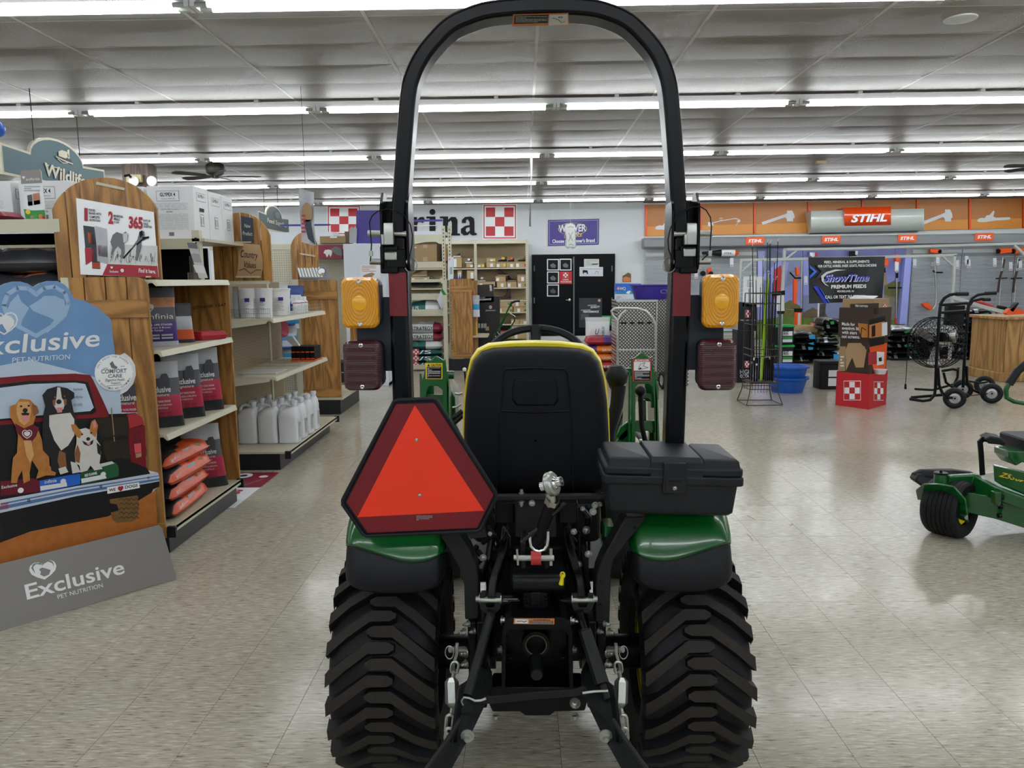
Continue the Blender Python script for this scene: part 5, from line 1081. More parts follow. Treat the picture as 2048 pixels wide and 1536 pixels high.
for i, (x, y, s, xe) in enumerate(((178, 422, 'FOOD', 191), (178.5, 428.5, 'BRAND WITH', 203), (179, 435.5, 'COMPLETE', 200), (179.5, 442, 'NUTRITION', 201), (228, 434, 'BENEFICIAL', 247), (228.5, 440, 'MEALS', 240), (229, 446, 'A DAY', 239), (287, 443, 'DAYS OF', 301), (287.5, 449, 'SOLID', 297), (288, 455, 'DIGESTION', 304))): t.text(pp_, s, (x, y), (xe, y+1+(xe-x)*.05), 4.6, 'ink', .003, .02)
t.text(pp_, 'Find it here.', (278, 544.5), (312, 547), 8, 'white', .003, .03); t.text(pp_, 'Exclusive', (220, 545), (237, 545.5), 5, 'white', .003, .01); t.disc(pp_, pp_.p(245, 541), .0095, 'white', .003); heart(t, pp_, pp_.uv(0, 0).x*0+(pp_.p(224, 535)-pp_.o).dot(pp_.u), (pp_.p(224, 535)-pp_.o).dot(pp_.v), .007, 'white', .003, False)
t.rect(pp_, 292, 552, 303, 555, 'deck_beige', .004)
tag(t.build('poster', sm=0), 'white dog food poster with red numerals 1, 2 and 365 and two running dogs', 'poster')
# new product and paper sign on the second arch
pa = PY(5.985); t = B(); t.slab(pa, [(482, 432), (505, 436), (507, 485), (484, 484)], -.004, 'navy'); t.text(pa, 'New', (489, 455), (501, 456), 8, 'sign_cream', .002); t.text(pa, 'Product', (486, 470), (505, 471.5), 8, 'sign_cream', .002)
tag(t.build('sign', sm=0), 'small navy sign reading New Product on the middle arched board', 'sign')
t = B(); cv = [(470, 484, 0), (476, 500, .012), (478, 520, .018), (476, 540, .012), (473, 554, 0)]; cr_ = [(520, 490, 0), (524, 503, .012), (527, 520, .018), (526, 540, .012), (522, 555, 0)]
t.grid([[pa.p(a[0]+(c[0]-a[0])*k/6, a[1]+(c[1]-a[1])*k/6, .003+a[2]*.6) for k in range(7)] for a, c in zip(cv, cr_)][::-1], 'paper_tan'); t.rect(pa, 472, 552, 522, 555.5, 'deck_beige', .006); t.rect(pa, 470, 483, 503, 485.5, 'deck_beige', .006)
t.text(pa, 'Country', (483, 514), (517, 518), 15, 'ink', .016, -.005, .25); t.text(pa, 'Values', (490, 535), (514, 537), 14, 'ink', .018, -.005, .25); t.line(pa, [(480, 541), (490, 537), (503, 547), (514, 540), (524, 540)], 1, 'ink', .017)
tag(t.build('paper_sign', sm=30), 'curled tan paper sign reading Country Values', 'sign')
t = B(); pq = PL((-2.4, 8.55, 1.55), (1, 0, 0), (0, .5, 1)); t.slab(pq, [(587, 523), (650, 531), (661, 557), (601, 557)], -.004, 'grey_ink')
for k in range(8): x = 592+k*6; t.pp(pq, [(x, 525+k*.8), (x+4, 526+k*.8), (x+12, 554), (x+8, 554)], 'off_white', .002)
t.disc(pq, pq.p(643, 543), .045, 'navy', .003); t.disc(pq, pq.p(643, 543), .038, 'white', .004); t.disc(pq, pq.p(645, 549), .02, 'kraft', .005)
tag(t.build('sign', sm=0), 'tilted grey livestock sign with striped white lettering over the barn door panel', 'sign')
# hanging teal department signs
def hang_sign(X, ya, yb, zb, zh, ztop, word, label, wires, M_, tilt=0):
    t = thing('hanging_sign', label, 'sign', (X, (ya+yb)/2, zb))
    def outl(ins):
        L = yb-ya; mid = (ya+yb)/2; pts = [(ya+ins, zb+ins), (yb-ins, zb+ins), (yb-ins, zb+zh-ins)]
        for k in range(13):
            a = math.pi*k/12; pts.append((mid+math.cos(a)*(L*.26-ins*.6), zb+zh*.93-ins+math.sin(a)*(ztop-zb-zh*.93)))
        pts.append((ya+ins, zb+zh-ins)); return pts
    B().prism([V(X, y, z) for y, z in outl(0)], (-.03, 0, 0), 'sign_cream').build('sign_board', pr=t, sm=0)
    B().poly([V(X+.002, y, z) for y, z in outl(.022)], (M_)).build('sign_face', pr=t, sm=0)
    return t
hs = hang_sign(-4.64, 7.0, 8.72, 2.485, .275, 2.94, 'Wildlife', 'large teal hanging sign reading Wildlife', None, 'sign_teal')
hx = PX(-4.637); t = B(); 
def serif(b_, pl, word, L, Rr, h, M, off, bold=.02):
    b_.text(pl, word, L, Rr, h, M, off, bold)
t.text(hx, 'Wildlife', (88, 350), (172, 376), 26, 'ink', .004, .03, up=(88.5, 325)); t.text(hx, 'Wildlife', (87, 349), (171, 375), 26, 'sign_cream', .008, .03, up=(87.5, 324))
for q in ([(88, 328), (96, 330), (96, 332), (88, 330)], [(106, 333), (114, 335), (114, 337), (106, 335)], [(125, 360), (131, 362), (131, 364), (125, 362)]): t.pp(hx, q, 'sign_cream', .009)
t.pp(hx, [(115, 303), (122, 300), (133, 304), (136, 313), (130, 317), (116, 312)], 'sign_cream', .008); t.pp(hx, [(133, 300), (137, 299), (138, 318), (134, 317)], 'sign_cream', .008); t.pp(hx, [(109, 311), (120, 313), (140, 318), (145, 328), (130, 326), (112, 318)], 'navy', .006); t.line(hx, [(110, 313), (126, 321), (144, 328)], 1.4, 'sign_cream', .009); t.line(hx, [(114, 318), (124, 326), (134, 326)], 1, 'sign_cream', .009)
t.build('lettering', pr=hs, sm=0)
for y in (7.52, 8.28): B().cyl((-4.655, y, 2.80), (-4.655, y, 3.345), .004, n=6, M='ink').build('hanging_chain', pr=hs)
hs2 = hang_sign(-4.70, 13.9, 15.7, 2.47, .31, 2.95, 'Feed Supplies', 'small teal hanging sign reading Feed Supplies', None, 'sign_green'); hx = PX(-4.697); t = B()
t.text(hx, 'Feed Supplies', (534, 444), (573, 455), 10, 'sign_cream', .006, .02, up=(534.2, 435)); t.disc(hx, hx.p(554, 429), .09, 'navy', .004); t.pp(hx, [(548, 428), (552, 423), (557, 425), (559, 433), (555, 438), (550, 434)], 'sign_teal', .008); t.build('lettering', pr=hs2, sm=0)
for y in (14.3, 15.1): B().cyl((-4.715, y, 2.8), (-4.715, y, 3.345), .005, n=6, M='ink').build('hanging_chain', pr=hs2)
# glossy hanging poster strip
t = B(); pv = PY(7.6); t.grid([[pv.p(598+(627-598)*k/5+(yy-377)*.04, yy+k*1.5, .02*math.sin(yy*.05+k)) for k in range(6)] for yy in (377, 400, 420, 440, 460, 484)][::-1], 'bag_silver'); t.disc(pv, pv.p(616, 425), .05, 'kraft', .03, ry=.09); t.pp(pv, [(608, 440), (622, 440), (632, 490), (618, 478)], 'navy', .03)
for k in range(5): t.rect(pv, 605, 430+k*8, 613, 434+k*8, 'red_ink', .035)
t.tube([pv.p(612, 380, .02), pv.p(612, 380, .02)+V(0, 0, 3.34-pv.p(612, 380).z)], .002, 4, 'ink'); tag(t.build('hanging_poster', sm=40), 'narrow glossy portrait poster hanging above the smallest arched board', 'poster')
# -- white jugs
def jug():
    T = Matrix.Identity(4); b_ = B(); w_, d_, h_ = .170, .142, .25; rings = []
    for z, kx, ky, ox in ((0, .93, .93, 0), (.006, 1, 1, 0), (.018, 1, 1, 0), (.022, .985, .985, 0), (.215, .985, .985, 0), (.23, 1, 1, 0), (.252, .98, .97, 0), (.275, .86, .9, .006), (.292, .60, .66, .022), (.303, .34, .38, .040), (.306, .24, .3, .045)):
        r = []
        for j in range(24):
            a = 2*math.pi*j/24; c, s_ = math.cos(a), math.sin(a); e = .42 if z < .24 else .7; r.append(V(ox+w_/2*kx*math.copysign(abs(c)**e, c), d_/2*ky*math.copysign(abs(s_)**e, s_), z))
        rings.append(r)
    b_.loft(rings, 'jug_white'); o = b_.build('jug', sm=50, centre=False)
    B().tube([V(-.072, 0, .24), V(-.070, 0, .285), V(-.055, 0, .315), V(-.02, 0, .325), V(.02, 0, .312), V(.04, 0, .298)], [.016, .014, .013, .013, .013, .016], 10, 'jug_white').build('handle', pr=o)
    B().lathe([(.302, .021), (.325, .021), (.325, .026), (.350, .026), (.352, .023), (.352, .001)], (.045, 0, 0), (0, 0, 1), 18, 'jug_white').build('cap', pr=o)
    l = B(); pl = PL((w_/2+.001, 0, 0), (0, 1, 0), (0, 0, 1)); l.poly([pl.uv(-.04, .04), pl.uv(.04, .04), pl.uv(.04, .18), pl.uv(-.04, .18)], 'off_white'); r = random.Random(2)
    for k in range(14): l.poly([pl.uv(-.034, .05+k*.009, .001), pl.uv(-.034+r.uniform(.03, .068), .05+k*.009, .001), pl.uv(-.034+.05, .053+k*.009, .001), pl.uv(-.034, .053+k*.009, .001)], 'grey_ink')
    l.text3('2.5', pl.uv(-.01, .15, .002), pl.uv(.025, .15, .002), pl.uv(-.01, .17, .002), 'ink', .02); l.build('label', pr=o, sm=0)
    o['_w'] = (0, 0, 0); return o
j0 = jug(); first = True
for r_ in range(4):
    for c_ in range(3):
        if (r_, c_) in ((3, 0),): continue
        o = j0 if first else dup(j0); first = False
        o.location = (-2.33+c_*.172, 6.38+r_*.20, .151); o.rotation_euler = (0, 0, R_(rnd.uniform(-4, 4)))
        tag(o, 'white handled jug, %s row back and %s from the left on the base deck' % (['front', 'second', 'third', 'fourth'][r_], ['first', 'second', 'third'][c_]), 'jug', 'white jugs on the bottom deck')
# white pails wrapped on the upper shelf, pill bottles, wire fences
def pail(x, y, z, r, h_, lb_):
    b_ = B().lathe([(0, .001), (0, r*.86), (h_*.93, r), (h_*.93, r*1.06), (h_, r*1.06), (h_, .001)], (x, y, z), (0, 0, 1), 28, 'white'); pl = PL((x, y-r*1.02, z), (1, 0, 0), (0, 0, 1))
    for k in range(12): brect(b_, pl, -r*.7, h_*(.15+.045*k), -r*.7+r*rnd.uniform(.5, 1.3), h_*(.165+.045*k), 'light_ink', .002)
    brect(b_, pl, 0, h_*.55, r*.55, h_*.68, 'purple', .003); return tag(b_.build('supplement_pail', sm=40), lb_, 'pail', 'white supplement pails')
pail(-2.19, 6.12, 1.216, .07, .235, 'leftmost white supplement pail on the upper shelf'); pail(-2.08, 6.16, 1.216, .075, .235, 'middle white supplement pail on the upper shelf'); pail(-2.08, 6.62, 1.216, .078, .23, 'rear white supplement pail nearest the pill bottles')
b_ = pouch('bag', .05, .06, .25, [(1.1, 'bag_silver')], TR(-2.28, 6.12, 1.216), seed=5); tag(b_.build('foil_pouch', sm=50), 'silver foil pouch left of the white pails', 'bag')
def bottle(x, y, z, r, h_, lb_, cap='white', body='white', band='crimson', g='small white bottles on the upper shelf'):
    b_ = B().lathe([(0, .001), (0, r), (h_*.7, r), (h_*.8, r*.55), (h_*.82, r*.55)], (x, y, z), (0, 0, 1), 16, (body)); b_.lathe([(h_*.62, r*1.01), (h_*.66, r*1.01)], (x, y, z), (0, 0, 1), 16, (band)); o = b_.build('bottle', sm=40)
    B().lathe([(h_*.8, r*.6), (h_, r*.6), (h_, .001)], (x, y, z), (0, 0, 1), 14, (cap)).build('cap', pr=o); return tag(o, lb_, 'bottle', g)
for i, (x, y) in enumerate(((-2.03, 6.9), (-2.03, 7.02), (-2.03, 7.14))): bottle(x, y, 1.216, .035, .15, '%s small white bottle with red band beside the pails' % ['first', 'second', 'third'][i])
def fence(g, P, z, h_, n, nm='wire_fence'):
    b_ = B(); a, c = Vector(P[0]), Vector(P[1])
    for q in (.1, .5, 1.0): b_.tube([a+V(0, 0, h_*q), c+V(0, 0, h_*q)], .0016, 5, 'zinc')
    for k in range(n+1): p = a.lerp(c, k/n); b_.tube([p, p+V(0, 0, h_)], .0014, 5, 'zinc')
    return b_.build(nm, pr=g)
fence(g2, [(-2.38, 6.02, 1.216), (-1.985, 6.02, 1.216)], 0, .075, 24); fence(g2, [(-1.985, 6.5, 1.216), (-1.985, 7.6, 1.216)], 0, .07, 20); fence(g2, [(-2.38, 6.75, .756), (-1.99, 6.75, .756)], 0, .07, 3)
b_ = B(); b_.box(-2.3, -2.02, 6.2, 6.5, .757, .765, 'off_white', TR(0, 0, 0)); b_.greek(PZ(.766), 475, 748, 520, 752, 2, 'grey_ink', .001); tag(b_.build('flyer', sm=0), 'flat printed flyer lying on the middle shelf', 'leaflet')
# display of small black boxes
cb = B(); 
t = thing('counter_display', 'tray of small black and orange boxes on the middle shelf end', 'display', (-2.05, 7.35, .756)); B().box(-2.2, -1.97, 7.2, 7.45, .756, .77, 'orange').build('tray', pr=t, sm=0)
for i in range(5):
    for j in range(2): q = B().box(-2.195+i*.045, -2.155+i*.045, 7.21, 7.43, .772+j*.062, .832+j*.062, 'box_brown' if False else 'ink'); q.box(-2.194+i*.045, -2.156+i*.045, 7.2085, 7.21, .776+j*.062, .786+j*.062, 'orange'); q.build('small_box', pr=t, sm=0)
t = B(); t.prism([aY(x, y, 7.3) for x, y in ((570, 678), (584, 672), (602, 697), (590, 696))], (0, .05, 0), 'off_white'); tag(t.build('folded_card', sm=0), 'folded white card leaning above the small black boxes', 'card')
# blue treat bags between gondolas and red dishes
for i, (px_, py_, w_, h_, k, lb_) in enumerate(((562, 618, .17, .30, 'blue', 'pale blue treat bag hanging at the far left of its rack'), (566, 632, .16, .34, 'treat', 'dark blue treat bag left of the rack centre'), (589, 634, .19, .36, 'treat', 'dark blue treat bag next to the cream upright'), (575, 690, .17, .2, 'blue', 'silver and blue treat bag lower on the rack'), (580, 725, .22, .2, 'blue', 'lowest silver treat bag on the rack'), (572, 655, .2, .16, 'blue', 'crumpled silver treat bag under the shelf edge'))):
    a = aY(px_, py_, 8.35); food_bag(k, a.x, 8.35+.03*i, a.z-.02, w_, .07, h_, 8, lb_, i+50, .0, 0)
t = thing('treat_rack', 'cream pegboard rack behind the blue treat bags', 'shelving', (-2.75, 8.6, 0)); B().box(-3.2, -2.52, 8.62, 8.64, .1, 1.85, 'peg_cream_x').build('back_panel', pr=t, sm=0); B().box(-3.2, -2.52, 8.3, 8.62, 0, .14, 'kick_black').build('kick_plate', pr=t, sm=0)
for z in (.55, .80, 1.05): B().box(-3.2, -2.52, 8.3, 8.62, z-.02, z, 'bag_blue').build('shelf', pr=t, sm=0)
B().cyl((-2.62, 7.9, 1.06), (-2.62, 8.62, 1.06), .008, n=6, M='zinc').build('peg_hook', pr=t)
for i, z in enumerate((.92, 1.0, 1.08)):
    T = TR(-2.70+.075*i, 7.9, z-.02*i) @ Matrix.Rotation(R_(70), 4, 'Y') @ Matrix.Rotation(R_(20), 4, 'X'); b_ = B(); b_.lathe([(0, .001), (0, .09), (.05, .13), (.055, .13), (.01, .085), (.01, .001)], T @ V(0, 0, 0), T.to_3x3() @ V(0, 0, 1), 24, 'maroon'); tag(b_.build('pet_bowl', sm=40), '%s maroon pet bowl hanging behind the shelf of black boxes' % ['lowest', 'middle', 'top'][i], 'bowl', 'maroon pet bowls')
# floor decal
t = B(); fz = PZ(.0); t.rect(fz, 0, 0, 1, 1, 'white', 0) if False else None
q = [(483, 948), (557, 946), (519, 977.5), (487, 976)]; t.poly([V(-2.30, 5.48, .0012), V(-1.945, 5.48, .0012), V(-1.945, 5.93, .0012), V(-2.30, 5.93, .0012)], 'maroon'); t.poly([V(-2.30, 4.97, .0012), V(-1.945, 4.97, .0012), V(-1.945, 5.48, .0012), V(-2.30, 5.48, .0012)], 'white')
t.text3('WE LOVE DOGS', V(-2.05, 4.55, .002), V(-2.05, 5.42, .002), V(-2.22, 4.55, .002), 'crimson', .03); dz = PL((0, 0, .0018), (1, 0, 0), (0, 1, 0))
for x, y, r, M_ in ((-2.2, 5.83, .075, 'white'), (-2.20, 5.68, .06, 'white'), (-2.03, 5.8, .035, 'white'), (-2.2, 5.83, .035, 'navy'), (-2.2, 5.68, .03, 'navy')): t.disc(dz, V(x, y, .0018 if M_ == 'white' else .0022), r, M_, 0)
t.text3('Exclusive', V(-2.07, 5.55, .002), V(-2.0, 5.72, .002), V(-2.10, 5.56, .002), 'light_ink')
tag(t.build('floor_decal', sm=0), 'red and white floor decal about dogs between two gondolas', 'decal')
# timber column with emergency light
t = thing('emergency_light', 'beige twin head emergency light on the timber column', 'light', aY(292, 358, 12.0)); B().box(-6.02, -5.79, 11.92, 11.99, aY(0, 366, 11.95).z-.02, aY(0, 350, 11.95).z-.02, 'beige_plastic').build('housing', pr=t, bevel=.01)
for x in (267, 303): a = aY(x, 362, 11.85); B().lathe([(0, .03), (.03, .07), (.06, .075), (.065, .001)], a+V(0, .06, 0), (0, -1, 0), 18, 'white').build('lamp_head', pr=t)
c_ = B().box(-6.12, -5.72, 12.0, 12.3, 0, ZC-.02, 'post_wood'); struct(c_.build('trim_1', sm=0))
tag(B().tube([aY(x, y, 11.8) for x, y in ((249, 352), (258, 350), (262, 355))], .02, 8, 'ink').build('security_camera'), 'small black security camera beside the emergency light', 'camera')
# ceiling fans
def cfan(x, y, lb_, rot):
    t = thing('ceiling_fan', lb_, 'fan', (x, y, ZC)); B().lathe([(0, .07), (-.03, .13), (-.06, .14), (-.10, .145), (-.16, .13), (-.19, .08), (-.20, .001)], (x, y, ZC-.02), (0, 0, 1), 28, 'fan_bronze').build('motor_housing', pr=t); B().lathe([(0, .05), (-.04, .05), (-.05, .001)], (x, y, ZC-.21), (0, 0, 1), 18, 'fan_bronze').build('hub', pr=t)
    for k in range(5):
        T = TR(x, y, ZC-.225) @ RZ(rot+72*k) @ Matrix.Rotation(R_(12), 4, 'X'); b_ = B().box(.05, .2, -.015, .015, -.006, .002, 'fan_bronze', T); b_.prism([T @ V(*q) for q in ((.17, -.05, 0), (.55, -.07, 0), (.64, -.06, 0), (.67, 0, 0), (.64, .06, 0), (.55, .07, 0), (.17, .05, 0))], T.to_3x3() @ V(0, 0, .008), 'fan_blade'); b_.build('blade', pr=t, sm=0)
cfan(-4.68, 12.0, 'bronze ceiling fan with five dark blades above the left shelving', 12); cfan(7.95, 12.1, 'bronze ceiling fan cut by the right picture edge', 40)
t = B(); t.lathe([(0, .115), (-.012, .11), (-.016, .09), (-.016, .001)], aZ(1921, 36, ZC-.005), (0, 0, 1), 32, 'off_white'); tag(t.build('ceiling_speaker', sm=40), 'round flush white speaker grille in the ceiling at upper right', 'speaker')
t = B(); a = aZ(1642, 323, ZC-.02); t.box(a.x-.08, a.x+.08, a.y-.04, a.y+.04, ZC-.05, ZC-.01, 'beige_plastic'); tag(t.build('ceiling_sensor', bevel=.004), 'small cream sensor box on the ceiling in front of the fourth light row', 'sensor')
t = B(); t.tube([V(aY(1063, 323, 11.3).x, 11.3, 3.345), aY(1063, 350, 11.3), aY(1061, 400, 11.3)], [.02, .012, .006], 6, 'off_white'); t.tube([aY(1061, 400, 11.3), aY(1060, 440, 11.3), aY(1060, 453, 11.3)], [.006, .015, .018], 6, 'grey_ink'); tag(t.build('hanging_strip', sm=40), 'loose grey strip dangling from the ceiling near the centre', 'strip')
t = B(); t.disc(PX(-3.2), V(-3.2, 4.6, 2.6), .1, 'tub_blue', 0); b2 = B(); b2.ball(aY(-8, 258, 4.2), .045, 'tub_blue', 16); tag(b2.build('blue_balloon', sm=60), 'blue round ornament at the top left picture edge', 'ornament')
# == CARDBOARD DOG FOOD STANDEE
A_, D_ = aZ(0, 1263), aZ(352, 1160); U_ = (D_-A_).normalized(); N_ = U_.cross(V(0, 0, 1)).normalized()
foot = PL(D_, U_, V(0, 0, 1)-N_*.22)            # leaning grey foot panel
pic = PL(D_-N_*.10, U_, V(0, 0, 1)-N_*.03)      # picture behind it
sd = thing('dog_food_standee', 'tall cardboard standee with dogs on a red truck tailgate over a grey foot', 'display', D_-N_*.1)
mat('print_sky', '6c94c2', .4, var=.3, vscale=3); mat('print_sky_pale', 'bccde0', .4, var=.12, vscale=4); mat('print_heart', '9dbbda', .4, var=.03); mat('print_soil', 'b0682a', .45, var=.25, vscale=30); mat('print_dark', '0c0d12', .4, var=.2); mat('print_truck', '7a1420', .35, var=.15, vscale=8); mat('print_truck_hi', 'a8303a', .35, var=.1)
mat('fur_gold', 'b87838', .5, var=.3, vscale=40); mat('fur_gold_lt', 'd8a468', .5, var=.15, vscale=40); mat('fur_black', '16161a', .5, var=.2, vscale=30); mat('fur_white', 'd4d0cc', .5, var=.08, vscale=40); mat('fur_brown', '8a5a32', .5, var=.2, vscale=40); mat('tongue', 'd88a90', .4); mat('flannel_green', '1f5a34', .4); mat('signature_red', '6a1428', .4); mat('bumper_hi', 'c8d2e2', .3, var=.2, vscale=10); mat('bumper_lo', '5878a8', .3, var=.2, vscale=12); mat('tread_gold', '7a5a30', .5, var=.3, vscale=40); mat('print_brown', '2a2018', .4, var=.3, vscale=12); mat('lamp_pink', 'd85a60', .3)
ol = [(-70, 1140), (-70, 700), (-60, 620), (-30, 600), (0, 572), (10, 567), (25, 563), (40, 563), (55, 567), (66, 574), (78, 567), (95, 562), (115, 562), (130, 570), (141, 583), (147, 597), (170, 602), (195, 615), (218, 635), (222, 640), (226, 680), (231, 715), (250, 706), (262, 716), (270, 730), (272, 750), (266, 768), (254, 782), (240, 790), (243, 825), (268, 826), (283, 834), (288, 860), (292, 900), (293, 940), (314, 945), (317, 952), (317, 974), (309, 980), (313, 1062), (180, 1100)]
B().slab(pic, ol, -.008, 'white').build('picture_board', pr=sd, sm=0)
P_ = B(); o_ = [.0012]
def pz_(q, M_, d=1):
    o_[0] += .00025; P_.pp(pic, q, M_, o_[0]*d)
pz_([(-70, 900), (-70, 700), (-60, 620), (-30, 600), (0, 572), (10, 567), (25, 563), (40, 563), (55, 567), (66, 574), (78, 567), (95, 562), (115, 562), (130, 570), (141, 583), (147, 597), (170, 602), (195, 615), (218, 635), (222, 640), (226, 680), (231, 715), (243, 825), (240, 900)], 'print_sky')
pz_([(-70, 760), (-20, 735), (60, 720), (150, 742), (240, 770), (243, 840), (-70, 900)], 'print_sky_pale')
# pale heart emblem
def hp_(cx, cy, s, M_, w=None, pl=pic, bb=P_, ring=False, off=None):
    q = [(0, 1.12), (-.55, .72), (-.92, .3), (-1.05, -.2), (-.92, -.65), (-.6, -.9), (-.25, -.86), (0, -.6), (.25, -.86), (.6, -.9), (.92, -.65), (1.05, -.2), (.92, .3), (.55, .72)]
    o_[0] += .00025; of = off or o_[0]
    if ring: bb.line(pl, [(cx+x*s[0]+y*s[2], cy+y*s[1]+x*s[3]) for x, y in q+[q[0]]], w, M_, of)
    else: bb.pp(pl, [(cx+x*s[0]+y*s[2], cy+y*s[1]+x*s[3]) for x, y in q], M_, of)
hp_(72, 618, (62, 48, 0, -2), 'print_heart', 9, ring=True)
pz_([(12, 625), (20, 605), (36, 588), (42, 603), (58, 616), (44, 640), (42, 650), (60, 668), (50, 665), (20, 648)], 'print_heart'); pz_([(58, 612), (75, 602), (88, 592), (110, 592), (128, 600), (132, 625), (118, 645), (92, 668), (100, 650), (108, 640), (96, 634), (80, 628), (66, 622)], 'print_heart')
hp_(8, 645, (25, 21, 0, -1), 'white', 3.2, ring=True); pz_([(-18, 640), (-5, 630), (0, 634), (10, 630), (20, 632), (28, 640), (28, 650), (14, 664), (8, 655), (4, 648), (-12, 652)], 'white')
def tx_(s, L, Rr, up, M_, bold=0, pl=pic, bb=P_, it=0): bb.text(pl, s, L, Rr, 0, M_, o_[0]+.0008, bold, it, up=up)
tx_('Exclusive', (-70, 714), (198, 692), (-66, 674), 'white', .012); tx_('PET NUTRITION', (24, 725.5), (139, 718), (24.5, 715), 'white', .0)
# truck: roof, window, side
pz_([(-70, 770), (-20, 757), (60, 750), (150, 747), (180, 750), (186, 760), (205, 800), (218, 829), (200, 835), (120, 840), (-70, 860)], 'print_truck'); pz_([(-70, 782), (-20, 771), (60, 762), (150, 761), (176, 764), (192, 822), (185, 828), (110, 834), (-70, 852)], 'print_dark'); pz_([(-70, 788), (-20, 778), (60, 768), (150, 765), (170, 768), (187, 815), (180, 822), (110, 828), (-70, 844)], 'print_sky_pale')
pz_([(-70, 850), (0, 842), (120, 832), (270, 826), (284, 836), (292, 900), (291, 935), (150, 960), (-70, 1010)], 'print_dark'); pz_([(-70, 850), (0, 842), (120, 832), (216, 828), (216, 834), (120, 840), (0, 850), (-70, 860)], 'print_truck')
pz_([(253, 829), (272, 827), (283, 834), (288, 848), (258, 857), (256, 840)], 'print_truck_hi'); pz_([(256, 858), (289, 850), (291, 900), (292, 935), (262, 926), (258, 900)], 'print_truck'); pz_([(264, 862), (281, 861), (284, 912), (270, 918), (266, 900)], 'signature_red'); pz_([(267, 888), (281, 886), (282, 904), (269, 906)], 'lamp_pink'); pz_([(270, 907), (282, 905), (282, 913), (271, 916)], 'kraft')
pz_([(206, 882), (255, 877), (260, 918), (215, 925), (206, 905)], 'print_brown'); pz_([(190, 838), (255, 833), (257, 870), (200, 876)], 'print_brown')
P_.disc(pic, pic.p(227, 745), .088, 'bright_white', o_[0]+.001, ry=.088); o_[0] += .0012
tx_('COMFORT', (201, 747), (252, 745), (201, 738.5), 'grey_ink', .02); tx_('CARE', (215, 755.5), (243, 754.5), (215, 748.5), 'grey_ink', .02); tx_('Digestive Health', (210, 762.5), (248, 761), (210, 757.5), 'ink'); tx_('Support', (221, 768), (240, 767.2), (221, 763.5), 'ink')
for txt, a0, a1, rr_, sgn in (('ONLY FROM THE MAKERS', 160, 28, .074, 1), ('OF EXCLUSIVE PET NUTRITION', 200, 335, .082, -1)):
    c0 = pic.p(227, 745, o_[0]+.001)
    for i, ch in enumerate(txt):
        if ch == ' ': continue
        a = R_(a0+(a1-a0)*(i+.5)/len(txt)); rad = pic.u*math.cos(a)+pic.v*math.sin(a); tn = (pic.u*math.sin(a)-pic.v*math.cos(a))*sgn; base = c0+rad*rr_; up__ = rad*sgn
        P_.text3(ch, base-tn*.0033, base+tn*.0033, base-tn*.0033+up__*.0085, 'grey_ink')
pz_([(218, 727), (224, 722), (228, 730), (234, 734), (232, 738), (222, 736)], 'grey_ink'); P_.line(pic, [(206, 737), (214, 736)], 1, 'grey_ink', o_[0]+.001); P_.line(pic, [(240, 733), (248, 732)], 1, 'grey_ink', o_[0]+.001); P_.line(pic, [(212, 772), (243, 769)], .8, 'grey_ink', o_[0]+.001)
for k, s in enumerate(('Exclusive', 'infinia', 'RED FLANNEL')): tx_(s, (146, 781+k*15.5), (164, 780+k*15.5), (146, 776+k*15.5), 'grey_ink', .01)
# tailgate ledge, boxes, bumper
pz_([(-70, 985), (0, 958), (80, 950), (150, 935), (240, 915), (292, 935), (300, 948), (150, 972), (0, 1002), (-70, 1015)], 'print_dark')
for q, M_ in (([(0, 962), (65, 956), (78, 961), (78, 983), (0, 992)], 'signature_red'), ([(78, 961), (155, 946), (160, 948), (159, 968), (79, 984)], 'blue_print'), ([(160, 944), (230, 925), (236, 932), (236, 952), (161, 970)], 'flannel_green'), ([(79, 972), (132, 964), (133, 972), (80, 981)], 'white'), ([(161, 957), (208, 948), (212, 956), (162, 966)], 'white'), ([(195, 928), (222, 922), (228, 926), (200, 934)], 'off_white')): pz_(q, M_)
tx_('Exclusive', (2, 977), (33, 972), (2, 971), 'white', .01); tx_('infinia', (88, 967), (112, 963), (88, 960), 'white', .01); tx_('RED FLANNEL', (168, 953), (193, 947.5), (168, 948), 'white', .04)
for x, y in ((40, 980), (125, 962), (205, 948)): P_.disc(pic, pic.p(x, y), .012, 'white', o_[0]+.001)
pz_([(-70, 1022), (0, 999), (150, 972), (314, 944.5), (317, 952), (317, 962), (150, 992), (0, 1025), (-70, 1046)], 'bumper_hi'); pz_([(-70, 1034), (0, 1012), (150, 982), (317, 956), (317, 960), (150, 988), (0, 1019), (-70, 1040)], 'bumper_lo'); pz_([(0, 1006), (150, 976), (317, 950), (317, 952), (150, 979), (0, 1009)], 'bumper_lo')
pz_([(0, 1025), (150, 992), (317, 962), (317, 973), (305, 978), (290, 1006), (278, 1007), (275, 1000), (215, 1032), (150, 1044), (60, 1062), (-70, 1110), (-70, 1046)], 'print_dark')
pz_([(-70, 1110), (60, 1062), (150, 1044), (215, 1032), (276, 1000), (309, 980), (313, 1052), (150, 1095), (-70, 1160)], 'print_soil')
pz_([(218, 998), (274, 990), (277, 1010), (273, 1036), (262, 1043), (232, 1045), (223, 1038), (218, 1015)], 'tread_gold'); pz_([(216, 1005), (232, 1008), (236, 1020), (222, 1024), (205, 1020)], 'print_dark')
for k in range(5):
    for j in range(4): P_.line(pic, [(236+j*10, 1000+k*9), (241+j*10, 996+k*9), (246+j*10, 1000+k*9)], 1, 'print_dark', o_[0]+.001)
for k in range(0, 14, 2): P_.line(pic, [(0, 1006+k), (15, 1004+k)], 1, 'crimson', o_[0]+.0012)
